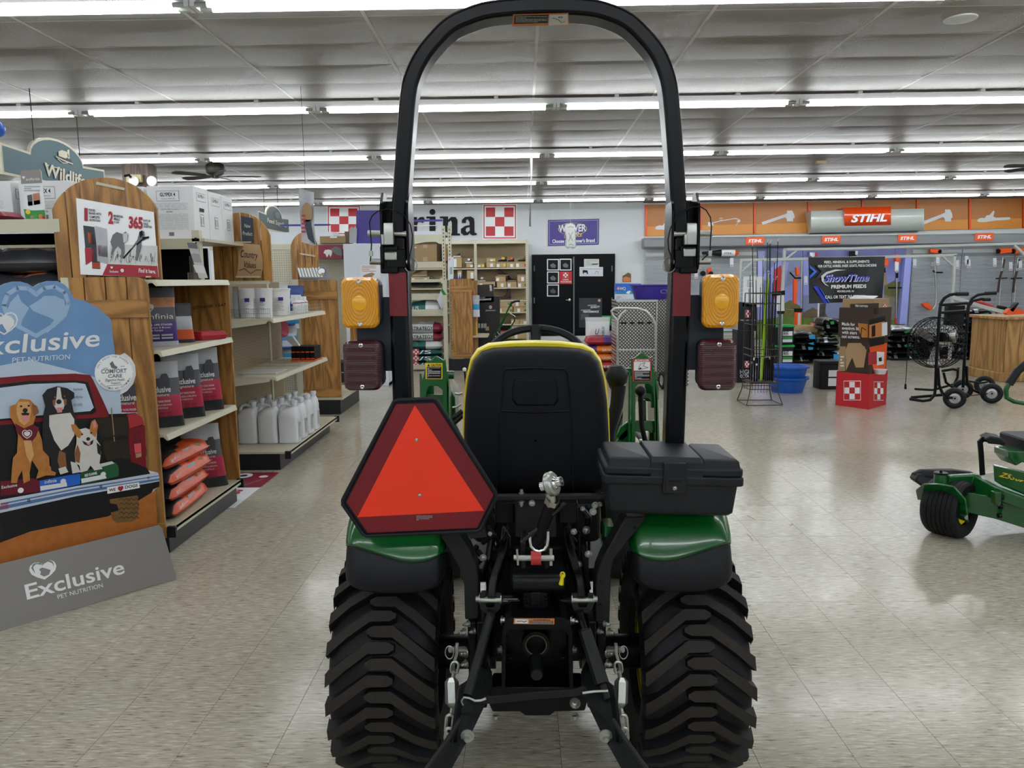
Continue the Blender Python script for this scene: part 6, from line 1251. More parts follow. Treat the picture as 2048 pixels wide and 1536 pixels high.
for x, y in ((56, 1000), (200, 972), (295, 955)): P_.disc(pic, pic.p(x, y), .006, 'print_dark', o_[0]+.001, rin=.0035)
P_.pp(pic, [(212, 974), (276, 964), (278, 975), (213, 987)], 'bright_white', o_[0]+.001); o_[0] += .0015; tx_('WE', (216, 982.5), (229, 980.5), (216, 977), 'ink', .02); tx_('DOGS', (248, 976.5), (273, 972.5), (248, 970.5), 'ink', .02)
hp_(239, 976, (5.4, 5.2, 0, -.8), 'crimson', off=o_[0]+.002)
o_[0] += .002
# golden dog
pz_([(28, 810), (38, 797), (58, 799), (66, 808), (70, 830), (64, 850), (75, 860), (82, 880), (84, 900), (96, 910), (97, 930), (110, 945), (108, 950), (90, 950), (70, 957), (75, 940), (62, 920), (57, 945), (58, 960), (45, 966), (42, 940), (34, 955), (32, 965), (20, 965), (22, 935), (24, 915), (32, 905), (34, 870), (28, 850), (20, 835), (18, 815)], 'fur_gold')
pz_([(34, 803), (56, 803), (60, 822), (56, 842), (46, 850), (36, 842), (30, 822)], 'fur_gold_lt'); pz_([(18, 812), (28, 808), (32, 822), (28, 838), (18, 836)], 'fur_gold'); pz_([(62, 806), (72, 812), (76, 824), (66, 832), (62, 820)], 'fur_brown')
pz_([(28, 846), (46, 856), (64, 848), (76, 855), (70, 872), (56, 889), (44, 878), (30, 862)], 'signature_red'); hp_(52, 867, (9, 8, 0, 0), 'white', 1.6, ring=True); hp_(52, 867, (6, 5, 0, 0), 'white')
for x, y in ((40, 812), (55, 811)): P_.disc(pic, pic.p(x, y), .0045, 'fur_black', o_[0]+.001)
P_.disc(pic, pic.p(48, 820), .010, 'fur_black', o_[0]+.001); pz_([(42, 828), (55, 828), (55, 838), (49, 845), (43, 838)], 'tongue'); pz_([(40, 826), (48, 824), (57, 826), (55, 830), (42, 830)], 'fur_black')
pz_([(45, 880), (60, 880), (66, 910), (58, 925), (50, 910)], 'fur_gold_lt')
# black and white mountain dog
pz_([(82, 790), (92, 778), (112, 772), (132, 776), (146, 785), (146, 795), (140, 800), (144, 820), (150, 840), (148, 870), (146, 900), (156, 940), (150, 948), (134, 944), (128, 945), (120, 948), (100, 940), (98, 915), (84, 900), (82, 860), (84, 830), (88, 812)], 'fur_black')
pz_([(112, 774), (118, 775), (121, 795), (128, 806), (124, 818), (112, 822), (106, 812), (110, 796)], 'fur_white'); pz_([(96, 830), (110, 828), (138, 825), (146, 838), (146, 870), (134, 890), (120, 900), (106, 880), (96, 852)], 'fur_white'); P_.disc(pic, pic.p(115, 803), .011, 'fur_black', o_[0]+.001); pz_([(110, 815), (123, 814), (121, 824), (112, 825)], 'tongue')
pz_([(102, 800), (108, 798), (108, 810), (104, 812)], 'fur_brown'); pz_([(124, 797), (131, 798), (130, 810), (126, 810)], 'fur_brown'); pz_([(116, 900), (128, 905), (131, 935), (118, 940), (112, 920)], 'fur_brown'); pz_([(114, 936), (128, 932), (134, 943), (118, 948)], 'fur_white'); pz_([(138, 922), (150, 925), (158, 943), (142, 946)], 'fur_white')
for x, y in ((107, 794), (126, 792)): P_.disc(pic, pic.p(x, y), .004, 'fur_brown', o_[0]+.001)
# corgi
pz_([(139, 848), (148, 848), (156, 858), (168, 855), (176, 858), (180, 842), (187, 838), (193, 850), (191, 862), (190, 878), (198, 890), (199, 905), (196, 925), (202, 937), (186, 940), (178, 930), (172, 940), (158, 944), (156, 930), (148, 925), (146, 905), (150, 885), (150, 872), (142, 860)], 'fur_white')
pz_([(139, 848), (148, 848), (156, 858), (162, 866), (156, 876), (150, 872), (142, 860)], 'fur_gold'); pz_([(176, 858), (180, 842), (187, 838), (193, 850), (191, 862), (188, 874), (178, 866)], 'fur_gold'); pz_([(182, 843), (187, 841), (190, 852), (184, 856)], 'tongue'); pz_([(146, 905), (152, 888), (158, 905), (156, 925), (148, 922)], 'fur_brown'); pz_([(190, 884), (199, 892), (198, 910), (192, 905)], 'fur_black')
for x, y in ((161, 868), (179, 865)): P_.disc(pic, pic.p(x, y), .0042, 'fur_black', o_[0]+.001)
P_.disc(pic, pic.p(173, 877), .0085, 'fur_black', o_[0]+.001); pz_([(161, 880), (173, 886), (184, 878), (182, 887), (174, 891), (165, 888)], 'fur_black'); pz_([(169, 886), (179, 884), (175, 890)], 'tongue')
P_.build('printed_picture', pr=sd, sm=0)
# foot
B().slab(foot, [(-70, 1152), (0, 1128), (0, 1128), (318, 1050), (324, 1056), (351, 1148), (352, 1159), (288, 1176), (236, 1192), (92, 1236), (0, 1263), (-70, 1284)], -.004, 'stand_grey').build('foot_panel', pr=sd, sm=0)
t = B(); t.text(foot, 'Exclusive', (54, 1199), (250, 1146), 30, 'bright_white', .001, .015, up=(48, 1169)); t.text(foot, 'PET NUTRITION', (116, 1198), (206, 1174), 8, 'bright_white', .001, 0, up=(114, 1189.5))
q0 = (85, 1138); hs_ = (25, 19, 0, -2.5)
q = [(0, 1.12), (-.55, .72), (-.92, .3), (-1.05, -.2), (-.92, -.65), (-.6, -.9), (-.25, -.86), (0, -.6), (.25, -.86), (.6, -.9), (.92, -.65), (1.05, -.2), (.92, .3), (.55, .72)]
t.pp(foot, [(86+x*26+y*3, 1139+y*18-x*5) for x, y in q], 'bright_white', .001); t.pp(foot, [(62, 1136), (66, 1128), (72, 1126), (80, 1126), (84, 1130), (72, 1128), (66, 1134), (70, 1147)], 'stand_grey', .002); t.pp(foot, [(86, 1124), (97, 1119), (106, 1124), (108, 1134), (104, 1126), (96, 1123), (88, 1127), (83, 1133)], 'stand_grey', .002)
t.pp(foot, [(78, 1139), (84, 1135), (95, 1138), (101, 1140), (98, 1149), (88, 1153), (80, 1149), (82, 1144)], 'stand_grey', .002); t.build('foot_print', pr=sd, sm=0)
B().prism([D_-N_*.10+U_*-.2, D_-N_*.11+U_*-.2, D_-N_*.45+U_*-.2, D_-N_*.12+U_*-.2+V(0, 0, .9)], U_*.004, 'kraft').build('easel_strut', pr=sd, sm=0)
# == BACK WALL, CENTRE
def pz(b_, pl, x0, y0, x1, y1, M, th=.004): return b_.slab(pl, [(x0, y0), (x1, y0), (x1, y1), (x0, y1)], th, (M))
W = PY(19.19)
# checkerboard emblems and serif wall letters
def checker(pl, x0, y0, x1, y1, label, off=.002, as_thing=True, b_=None, border=.10):
    t = b_ or B(); 
    if b_ is None: t.slab(pl, [(x0, y0), (x1, y0), (x1, y1), (x0, y1)], .01, 'bright_white'); off = off+.01
    else: t.rect(pl, x0, y0, x1, y1, 'bright_white', off)
    w_ = x1-x0; h_ = y1-y0; bd = border
    t.rect(pl, x0+w_*.03, y0+h_*.03, x1-w_*.03, y1-h_*.03, 'checker_red', off+.001); t.rect(pl, x0+w_*.06, y0+h_*.06, x1-w_*.06, y1-h_*.06, 'bright_white', off+.002)
    for i in range(3):
        for j in range(3):
            if (i+j) % 2 == 0: t.rect(pl, x0+w_*(bd+i*(1-2*bd)/3), y0+h_*(bd+j*(1-2*bd)/3), x0+w_*(bd+(i+1)*(1-2*bd)/3), y0+h_*(bd+(j+1)*(1-2*bd)/3), 'checker_red', off+.003)
    if as_thing and b_ is None: return tag(t.build('wall_sign', sm=0), label, 'sign')
checker(W, 965, 408, 1034, 479, 'red and white checkerboard sign on the white wall right of the big letters'); checker(W, 654, 411, 722, 470, 'red and white checkerboard sign on the wall behind the purple panel')
def letter(name, polys, lb_):
    t = B()
    for q in polys: t.slab(W, q, .012, 'ink')
    return tag(t.build('wall_letter', sm=0), lb_, 'letter', 'black serif letters on the white wall')
letter('r', [[(824, 434), (834, 434), (834, 440), (840, 434.5), (847, 434), (850, 440), (846, 446), (841, 444), (836, 445), (834, 452), (834, 469), (824, 469)], [(822, 434), (826, 434), (826, 438), (822, 436)], [(820, 467), (840, 467), (840, 471), (820, 471)]], 'black serif letter r on the white wall beside the roll bar')
letter('i', [[(859, 433), (871, 433), (871, 468), (859, 468)], [(853, 433), (860, 433), (860, 437), (853, 437)], [(853, 467), (877, 467), (877, 471), (853, 471)], [(865+6*math.cos(a*.5236), 424+6*math.sin(a*.5236)) for a in range(12)]], 'black serif letter i with round dot on the white wall')
letter('n', [[(886, 433), (896, 433), (896, 468), (886, 468)], [(880, 433), (887, 433), (887, 437), (880, 437)], [(895, 441), (902, 434), (911, 434), (915, 440), (915, 468), (904, 468), (904, 446), (902, 441), (896, 445)], [(880, 467), (899, 467), (899, 471), (880, 471)], [(901, 467), (920, 467), (920, 471), (901, 471)]], 'black serif letter n on the white wall')
letter('a', [[(924, 440), (930, 434), (942, 433), (948, 437), (949, 444), (949, 465), (954, 467), (953, 470), (945, 471), (940, 468), (939, 444), (935, 438), (932, 441), (932, 446), (924, 446)], [(940, 450), (930, 452), (922, 458), (922, 466), (928, 471), (936, 470), (940, 465), (940, 461), (934, 465), (931, 461), (933, 456), (940, 454)]], 'black serif letter a on the white wall left of the checkerboard')
# purple banner
t = B(); t.slab(W, [(1096, 440), (1198, 437.5), (1197.5, 489), (1096, 492)], .012, 'purple'); 
def qd(b_, pl, q, M, off): b_.pp(pl, q, M, off)
for ins, M_, o__ in ((2.6, 'off_white', .014), (3.2, 'purple', .015)): t.pp(W, [(1096+ins, 440+ins), (1198-ins, 437.5+ins), (1197.5-ins, 489-ins), (1096+ins, 492-ins)], M_, o__)
t.disc(W, W.p(1145, 458), .35, 'yellow_ink', .016, ry=.15, n=40, rin=.335); t.text(W, 'WEAVER', (1117, 464), (1172, 462), 14, 'white', .018, .03); t.text(W, 'LEATHER', (1136, 468.5), (1159, 467.5), 4, 'white', .018, .01); t.text(W, 'LIVESTOCK', (1128, 476), (1165, 473), 6.5, 'yellow_ink', .018, .02, .2)
t.text(W, "Choose the Winner's Brand", (1104.5, 486), (1189.5, 484), 7, 'white', .018, .03)
tag(t.build('banner', sm=0), 'purple livestock supplies banner on the white wall over the black doors', 'banner')
pt = PY(15.0); t = B(); t.slab(pt, [(1130, 449), (1134, 446), (1138, 448), (1141, 445), (1146, 447), (1151, 450), (1149, 457), (1152, 470), (1151, 484), (1153, 492), (1149, 497), (1144, 498), (1141, 495), (1136, 498), (1131, 495), (1130, 487), (1132, 475), (1129, 462), (1131, 455)], .02, 'light_ink'); t.slab(pt, [(1131.5, 450), (1141, 447), (1149.5, 451), (1150, 484), (1150, 494), (1141, 493.5), (1132.5, 493), (1133.5, 475), (1130.8, 462)], .022, 'off_white')
t.line(pt, [(1137, 466), (1145, 482)], 1, 'grey_ink', .024); t.line(pt, [(1145, 464), (1137, 483)], 1, 'grey_ink', .024); t.line(pt, [(1135, 455), (1141, 453), (1147, 455)], 1, 'grey_ink', .024); t.line(pt, [(1138, 491), (1141, 488), (1147, 491)], 1, 'grey_ink', .024); t.tube([pt.p(1141, 446), pt.p(1141, 446)+V(0, 0, 3.33-pt.p(1141, 446).z)], .002, 5, 'off_white')
tag(t.build('hanging_sign', sm=0), 'grey bone shaped sign dangling in front of the purple banner', 'sign')
# black double doors
dr = struct(B().box(.22, 2.26, 19.10, 19.19, .12, 2.12, 'door_black').build('door_1', sm=0)); dr['_w'] = tuple(dr.location)
for xa, xb in ((.28, 1.235), (1.265, 2.19)): B().box(xa, xb, 19.06, 19.10, .14, 2.06, 'door_black').build('door_leaf', pr=dr, bevel=.004, sm=0)
B().box(1.235, 1.262, 19.055, 19.10, .14, 2.06, 'grey_ink').build('astragal', pr=dr, sm=0)
h_ = B(); a = aY(1139, 600, 19.04); h_.lathe([(0, .035), (.02, .03), (.025, .01)], a+V(0, .02, 0), (0, -1, 0), 18, 'chrome'); h_.tube([a-V(0, .03, 0), a+V(-.09, -.03, 0)], .012, 8); h_.build('door_handle', pr=dr)
for x in (1068.5, 1224):
    for y in (537, 601, 662): B().box(aY(x, y, 19.05).x-.012, aY(x, y, 19.05).x+.012, 19.045, 19.06, aY(x, y, 19.05).z-.07, aY(x, y, 19.05).z+.07, 'grey_ink').build('hinge', pr=dr, sm=0)
for y0, y1 in ((517, 527), (667, 678)): pz(B(), PY(19.05), 1145.5, y0, 1148.5, y1, 'grey_ink', .01).build('slide_bolt', pr=dr, sm=0)
D = PY(19.055)
fr = [(1094, 518, 1118, 541), (1119, 517.5, 1143, 541), (1094, 543, 1118, 567), (1094, 569, 1118, 593)]; nm = ['upper left', 'upper right', 'middle left', 'lowest']
for q, n_ in zip(fr, nm):
    t = B(); pz(t, D, *q, 'white', .012); t.rect(D, q[0]+2, q[1]+2, q[2]-2, q[3]-2, 'ink', .014); t.pp(D, [(q[0]+6, q[1]+12), (q[0]+12, q[1]+8), (q[0]+18, q[1]+13), (q[0]+16, q[1]+18), (q[0]+8, q[1]+17)], 'grey_ink' if n_ != 'lowest' else 'bag_grey', .016)
    tag(t.build('picture_frame', sm=0), '%s of the four white framed dark photos on the left black door' % n_, 'picture', 'white framed photos on the black door')
t = B(); pz(t, D, 1119, 543, 1144, 568, 'checker_red', .006); checker(D, 1126, 545, 1136, 555.5, '', .008, False, t, .02); t.text(D, 'SUMMER', (1125, 560.5), (1137.5, 560.5), 2.6, 'white', .009, .02); t.text(D, 'TRANSFORMATION', (1121, 565), (1142.5, 565), 2.8, 'white', .009, .02); tag(t.build('notice', sm=0), 'small red notice with checker emblem on the left black door', 'notice')
t = B(); pz(t, D, 1168, 518, 1198, 535, 'off_white', .004); t.greek(D, 1171, 521, 1196, 532, 4, 'light_ink', .006, 3); t.line(D, [(1184, 529), (1196, 528)], 1.5, 'ink', .006); tag(t.build('notice', sm=0), 'upper pale paper notice on the right black door', 'notice')
t = B(); pz(t, D, 1159, 534, 1206, 552.5, 'cooler_white', .007); t.pp(D, [(1165, 541), (1168, 540), (1175, 541), (1176, 547), (1174, 549), (1173, 545), (1168, 545), (1167, 549), (1165.5, 546)], 'ink', .009); t.line(D, [(1190, 548), (1192, 542), (1197, 544), (1196, 548)], .7, 'grey_ink', .009); t.greek(D, 1161, 537, 1204, 540, 1, 'light_ink', .009, 5); tag(t.build('notice', sm=0), 'wide white paper with black cow drawing on the right black door', 'notice')
t = B(); pz(t, D, 1158, 596, 1204, 655, 'bag_dark', .005); checker(D, 1196, 598.5, 1201, 603.5, '', .006, False, t, .02); t.text(D, 'UNMATCHED', (1175, 612), (1193, 611.5), 2.5, 'white', .007, 0, .2); t.text(D, 'QUALITY', (1181, 616), (1200, 615.5), 3.8, 'white', .007, .03, .3); t.text(D, 'UNMATCHED', (1162, 621.5), (1181, 621), 2.5, 'white', .007, 0, .2); t.text(D, 'PERFORMANCE', (1166, 625.5), (1198, 625), 4, 'white', .007, .03, .3); t.pp(D, [(1162, 628), (1178, 628), (1177, 637), (1161, 640)], 'bag_grey', .007); tag(t.build('poster', sm=0), 'black poster about quality and performance on the right black door', 'poster')
struct(B().box(.20, 2.28, 19.0, 19.19, 0, .12, 'off_white').build('trim_2', sm=0))
# ---- shoe shelving against the wall
sh = thing('shoe_shelving', 'cream shoe shelving with tan back against the white wall', 'shelving', (-.9, 18.9, 0))
ZS = [.45, .74, 1.03, 1.33, 1.80]
B().box(-2.9, .12, 19.12, 19.15, 0, 2.40, 'peg_tan_x').build('back_panel', pr=sh, sm=0)
for x in (-2.86, -1.13, .10): 
    u = B().box(x-.03, x+.03, 18.62, 18.68, 0, 2.47, 'beige_metal')
    for k in range(46): u.box(x-.006, x+.006, 18.618, 18.621, .05+k*.052, .07+k*.052, 'grey_ink')
    u.build('upright', pr=sh, sm=0)
for z in ZS+[2.40]: B().box(-2.86, .10, 18.64, 19.12, z-.025, z, 'beige_metal').build('shelf', pr=sh, sm=0)
B().box(-2.86, .10, 18.64, 18.67, 2.40, 2.45, 'beige_metal').build('top_rail', pr=sh, sm=0)
def shoebox(x0, x1, y0, y1, n, lb_, dot=None):
    a = aY(x0, y1, 18.66); c = aY(x1, y0, 18.66); t = B(); t.box(a.x, c.x, 18.66, 18.98, a.z, c.z, 'box_tan'); pl = PY(18.659); t.rect(pl, x0, y0, x1, y0+1.6, 'kraft', .001); t.rect(pl, x0+1.5+n % 2*6, y0+4, x0+7+n % 2*6, y1-1, 'white', .002); 
    if dot: t.disc(pl, pl.p(x1-3, (y0+y1)/2+1), .03, dot, .003)
    return tag(t.build('shoe_box', sm=0), lb_, 'box')
SB = [(954, 969, 526, 535, 'yellow_ink'), (973, 991, 523, 535, None), (992, 1012, 524, 535, 'yellow_ink'), (1013, 1030, 524, 535, None), (1031, 1054, 523, 535, 'red_ink'), (973, 991, 515, 523, 'yellow_ink'), (906, 923, 514, 527, None), (933, 946, 526, 535, None)]
for i, q in enumerate(SB): 
    z_ = 1.80; a = aY(q[0], q[3], 18.66); 
    shoebox(q[0], q[1], q[2], q[3] if i not in (6,) else 535, i, ['tan shoe box at the left end of the top shoe shelf', 'tan shoe box with pinkish lid, second on the top shoe shelf', 'tan shoe box under the yellow laced shoe', 'tan shoe box under the orange heeled shoe', 'tan shoe box under the brown boot on the top shelf', 'grey shoe box stacked on the second box of the top shelf', 'tan shoe box behind the small arched board', 'tan shoe box under the white sneaker'][i], q[4])
SB = [(991, 1011, 552, 563), (994, 1013, 563, 575), (1014, 1033, 563, 575), (1035, 1054, 550, 563), (1035, 1054, 563, 575), (952, 990, 563, 573), (915, 923, 541, 557), (934, 949, 541, 558)]
for i, q in enumerate(SB): shoebox(*q, i, ['upper tan shoe box in the middle of the second shoe shelf', 'lower tan shoe box in the middle of the second shoe shelf', 'tan shoe box under the black boot on the second shelf', 'upper tan shoe box at the right end of the second shelf', 'lower tan shoe box at the right end of the second shelf', 'long tan shoe box at the left of the second shelf', 'tan shoe box just left of the steel uprights', 'tan shoe box just right of the steel uprights'][i], 'green_ink' if i == 4 else None)
SB = [(993, 1021, 600, 613), (1024, 1054, 600, 613), (996, 1025, 613, 626), (1027, 1054, 613, 626)]
for i, q in enumerate(SB): shoebox(*q, i, ['upper left', 'upper right', 'lower left', 'lower right'][i]+' wide shoe box with green mark on the third shoe shelf', 'green_ink')
SB = [(1022, 1039, 638, 649), (1040, 1054, 638, 649), (1023, 1039, 651, 662), (1040, 1054, 651, 662), (990, 1020, 664, 678), (1022, 1054, 664, 678)]
for i, q in enumerate(SB): 
    o = shoebox(*q, i, ['top left', 'top right', 'middle left', 'middle right', 'bottom left', 'bottom right'][i]+' kraft shoe box in the lowest visible stack of the shoe shelf')
def shoe(x, y, w_, lb_, boot=0, M1='bag_dark', M2='kraft', M3=None, flip=1):
    a = aY(x, y, 18.8); k = w_/1538*18.8; t = B(); rings = []
    for f, hh, ww in ((-.5, .10, .5), (-.42, .20, .8), (-.25, .28, .9), (-.02, .36, .85), (.15, .56, .75), (.3, .72+boot, .6), (.42, .75+boot, .6), (.5, .70+boot, .5)):
        X_ = a.x+f*k*flip; r = []
        for j in range(8): an = math.pi*2*j/8; r.append(V(X_, a.y+.05*ww*math.cos(an), a.z+.012+hh*k*.55*(.5+.5*math.sin(an))))
        rings.append(r)
    t.loft(rings, (M1)); t.box(a.x-.5*k, a.x+.5*k, a.y-.045, a.y+.045, a.z, a.z+.022, (M2))
    if M3: t.box(a.x-.1*k, a.x+.25*k, a.y-.05, a.y-.03, a.z+.05, a.z+.10, (M3))
    return tag(t.build('shoe', sm=60), lb_, 'shoe')
shoe(1005, 523, 18, 'dark shoe with yellow laces on the top shelf', .1, 'bag_dark', 'ink', 'yellow_ink'); shoe(1022, 523, 13, 'dark shoe with orange heel on the top shelf', .1, 'bag_dark', 'ink', 'orange'); shoe(1045, 522.5, 19, 'brown work boot at right end of the top shelf', .35, 'kraft_dark', 'ink', flip=1); shoe(937, 525.5, 13, 'white and dark sneaker near the steel uprights', .1, 'bag_dark', 'white', 'white'); shoe(914, 513.5, 14, 'dark sneaker above the small oak board', .05, 'bag_dark', 'white')
shoe(1007, 551, 22, 'dark brown boot on boxes of the second shelf', .3, 'box_brown', 'kraft', flip=-1); shoe(1043, 549.5, 20, 'tan brown shoe at the top right of the second shelf', .1, 'kraft_dark', 'kraft'); shoe(1024, 562, 18, 'black boot on the middle box of the second shelf', .3, 'ink', 'kraft', flip=-1); shoe(963, 562.5, 15, 'brown shoe with pale sole at left of second shelf', .15, 'kraft_dark', 'off_white', 'off_white')
shoe(1008, 599.5, 28, 'tall brown boot standing on the third shelf', 1.0, 'box_brown', 'kraft_dark'); shoe(1006, 662.5, 26, 'tall black rubber boot on the low shelf', 1.9, 'ink', 'red_paint', flip=-1)
shoe(840, 551.5, 28, 'pale tan shoe left of the roll bar post', .0, 'kraft', 'off_white', flip=1); shoe(870, 562.5, 18, 'grey shoe on the shelf behind the feed bags', .2, 'bag_grey', 'off_white', flip=-1)
for i, q in enumerate(((822, 840, 553, 567), (841, 858, 553, 567), (880, 888, 553, 567))): shoebox(*q, i, ['left', 'middle', 'right'][i]+' shoe box in the gap above the grey feed bag')
# ---- feed shelving facing the camera
fs = thing('feed_shelving', 'tall cream shelving with stacked livestock feed bags, left of the narrow barn door panel', 'shelving', (-1.6, 13.1, 0))
def at13(px, py): return aY(px, py, 12.9)
for x in (-2.55, -1.30, -1.20): 
    u = B().box(x-.035, x+.02, 12.88, 12.94, 0, 2.40, 'beige_metal')
    if x > -1.35:
        for k in range(40): u.box(x-.012, x+.0, 12.876, 12.881, .06+k*.058, .09+k*.058, 'ink')
    u.build('upright', pr=fs, sm=0)
for z, h_ in ((2.26, .12), (1.82, .10), (1.53, .05), (1.29, .10), (1.03, .11), (.10, .08)):
    d = B().box(-2.55, -1.22, 12.9, 13.5, z-.02, z, 'deck_beige'); d.box(-2.55, -1.33, 12.885, 12.9, z-h_, z, 'beige_metal'); d.build('shelf', pr=fs, sm=0)
B().box(-1.33, -1.26, 12.80, 12.86, 0, 1.52, 'beige_metal').build('corner_post', pr=fs, sm=0)
bp = thing('barn_door_display', 'narrow oak barn door panel with diagonal brace left of the tractor seat', 'panel', (-1.06, 12.8, 0)); end_panel(bp, -1.20, -.84, 12.78, .22, 1.53, 4, True, True, .05); B().box(-1.27, -.84, 12.84, 13.6, 0, .20, 'kick_black').build('kick_plate', pr=bp, sm=0); B().box(-.85, -.60, 12.9, 13.5, .55, .58, 'deck_beige').build('side_shelf', pr=bp, sm=0); B().box(-.86, -.80, 13.0, 13.6, .2, 1.5, 'oak_ply').build('side_board', pr=bp, sm=0); B().box(-1.2, -1.0, 12.835, 12.845, .2, .225, 'off_white').build('label_strip', pr=bp, sm=0)
sm_ = thing('arched_board', 'slim oak board seen edge on beside the feed shelving', 'sign board', (-1.3, 13, 1.5)); B().prism([at13(889, 555), at13(898, 555), at13(896, 500), at13(892, 490), at13(886, 520)], (0, .6, 0), 'oak_ply').build('board', pr=sm_, sm=0)
t = B(); pz(t, PY(12.85), 896, 514, 907, 560, 'cooler_white', .006); t.greek(PY(12.85), 898, 517, 905, 522, 2, 'red_ink', .008); t.pp(PY(12.85), [(899, 535), (905, 534), (905, 548), (900, 549)], 'light_ink', .008); tag(t.build('leaflet', sm=0), 'tall pale leaflet leaning beside the slim oak board', 'leaflet')
for i in range(6):
    t = B(); a = aY(903+i*3.6, 559, 13.1); t.prism([a, a+V(.03, 0, 0), a+V(.015, 0, rnd.uniform(.06, .11))], (0, .02, 0), 'purple'); tag(t.build('ribbon', sm=0), '%s purple ribbon from the left behind the narrow barn door panel' % OR[i], 'ribbon', 'purple ribbons above the barn door panel')
def feed(px0, px1, py, h_, M1, M2, word, lb_, seed, Y=12.93, split=.35, L=.9, pic=None):
    a = aY(px0, py, Y); c = aY(px1, py, Y); w_ = c.x-a.x
    def zone(u, v, t): return M2 if u > split else M1
    T = TR((a.x+c.x)/2, Y+.26, a.z); t = lying(w_, .52, h_, T, zone, seed=seed, n=14); pl = PL((a.x, Y-.005, a.z), (1, 0, 0), (0, 0, 1))
    if word: t.text3(word, pl.uv(w_*.12, h_*.3, .01), pl.uv(w_*(.12+.06*len(word)), h_*.3, .01), pl.uv(w_*.12, h_*.3+.065, .01), ('white' if M1 == 'teal_bag' else 'ink'), .01)
    if pic == 'check': 
        for i in range(3):
            for j in range(3): t.poly([pl.uv(w_*.14+i*.032, h_*.15+j*.032, .012+.001*((i+j) % 2 == 0)), pl.uv(w_*.14+(i+1)*.032, h_*.15+j*.032, .012), pl.uv(w_*.14+(i+1)*.032, h_*.15+(j+1)*.032, .012), pl.uv(w_*.14+i*.032, h_*.15+(j+1)*.032, .012)], ('checker_red' if (i+j) % 2 == 0 else 'white'))
    return tag(t.build('feed_bag', sm=60), lb_, 'bag', 'livestock feed bags on the cream shelving')
feed(818, 884, 628.5, .22, 'teal_bag', 'white', 'L/S', 'teal and white feed bag alone on the shelf under the pale leaflet', 1, split=.05)
feed(818, 880, 575, .11, 'bag_dark', 'bag_dark', '', 'flat black feed bag under the shoe boxes', 2)
feed(818, 884, 596, .07, 'off_white', 'off_white', '', 'flat white printed feed bag on the second shelf', 3)
feed(815, 887, 667, .17, 'off_white', 'maroon', '  STRATEGY', 'upper white and maroon feed bag in the tall stack', 4, split=.45); feed(815, 887, 683, .14, 'off_white', 'maroon', '  STRATEGY', 'second white and maroon feed bag in the tall stack', 5, split=.45)
feed(817, 886, 700, .15, 'teal_bag', 'white', '', 'teal feed bag with crumpled white end in the tall stack', 6, split=-.05); feed(817, 886, 711, .09, 'teal_bag', 'teal_bag', '      L/S', 'dark teal feed bag third from the floor of the tall stack', 7, pic='check'); feed(817, 886, 724, .10, 'teal_bag', 'teal_bag', '      L/S', 'dark teal feed bag second from the floor of the tall stack', 8, pic='check'); feed(817, 886, 737, .10, 'teal_bag', 'teal_bag', '      L/S', 'dark teal feed bag at the bottom of the tall stack', 9, pic='check')
t = B(); a, c = aY(818, 523, 12.95), aY(890, 487, 12.95); t.box(a.x, c.x-.14, 12.95, 13.4, 1.825, c.z, 'kraft'); t.add([V(c.x-.14, 12.95, 1.825), V(c.x, 13.2, 1.825), V(c.x, 13.2, c.z), V(c.x-.14, 12.95, c.z)], [(0, 1, 2, 3)], 'kraft_dark'); 
pk = PY(12.949); t.rect(pk, 846, 489, 855, 496, 'tape', .001); t.rect(pk, 846, 514, 855, 523, 'tape', .001); t.rect(pk, 829, 494, 833, 496, 'white', .001); t.prism([V(a.x+.1, 12.97, c.z), V(a.x+.5, 12.97, c.z), V(a.x+.42, 12.97, c.z+.05)], (0, .2, 0), 'kraft'); tag(t.build('carton', sm=0), 'large brown taped carton on top of the feed shelving', 'box')
t = B(); a, c = aY(800, 472, 12.95), aY(889, 462, 12.95); t.box(a.x, c.x, 12.95, 13.4, 2.262, c.z, 'cooler_white'); t.box(a.x, c.x-.03, 12.93, 12.95, aY(0, 454, 12.95).z, aY(0, 450, 12.95).z, 'purple'); t.tube([V(a.x, 12.94, c.z+.09), V(c.x-.03, 12.94, c.z+.09), V(c.x-.03, 12.94, c.z)], .008, 6, 'white'); tag(t.build('clipper_box', sm=0), 'long white box with purple rail on the top feed shelf', 'box')
t = B(); pl_ = PL((-1.3, 12.84, 1.1), (1, 0, 0), (.0, -.2, 1)); t.slab(pl_, [(884, 575), (893, 590), (884, 620), (874, 600)], .004, 'cooler_white'); t.pp(pl_, [(884, 575), (893, 590), (891, 597), (882, 582)], 'green_ink', .006); tag(t.build('tag_card', sm=0), 'tilted white and green price card hanging beside the feed shelving', 'card')
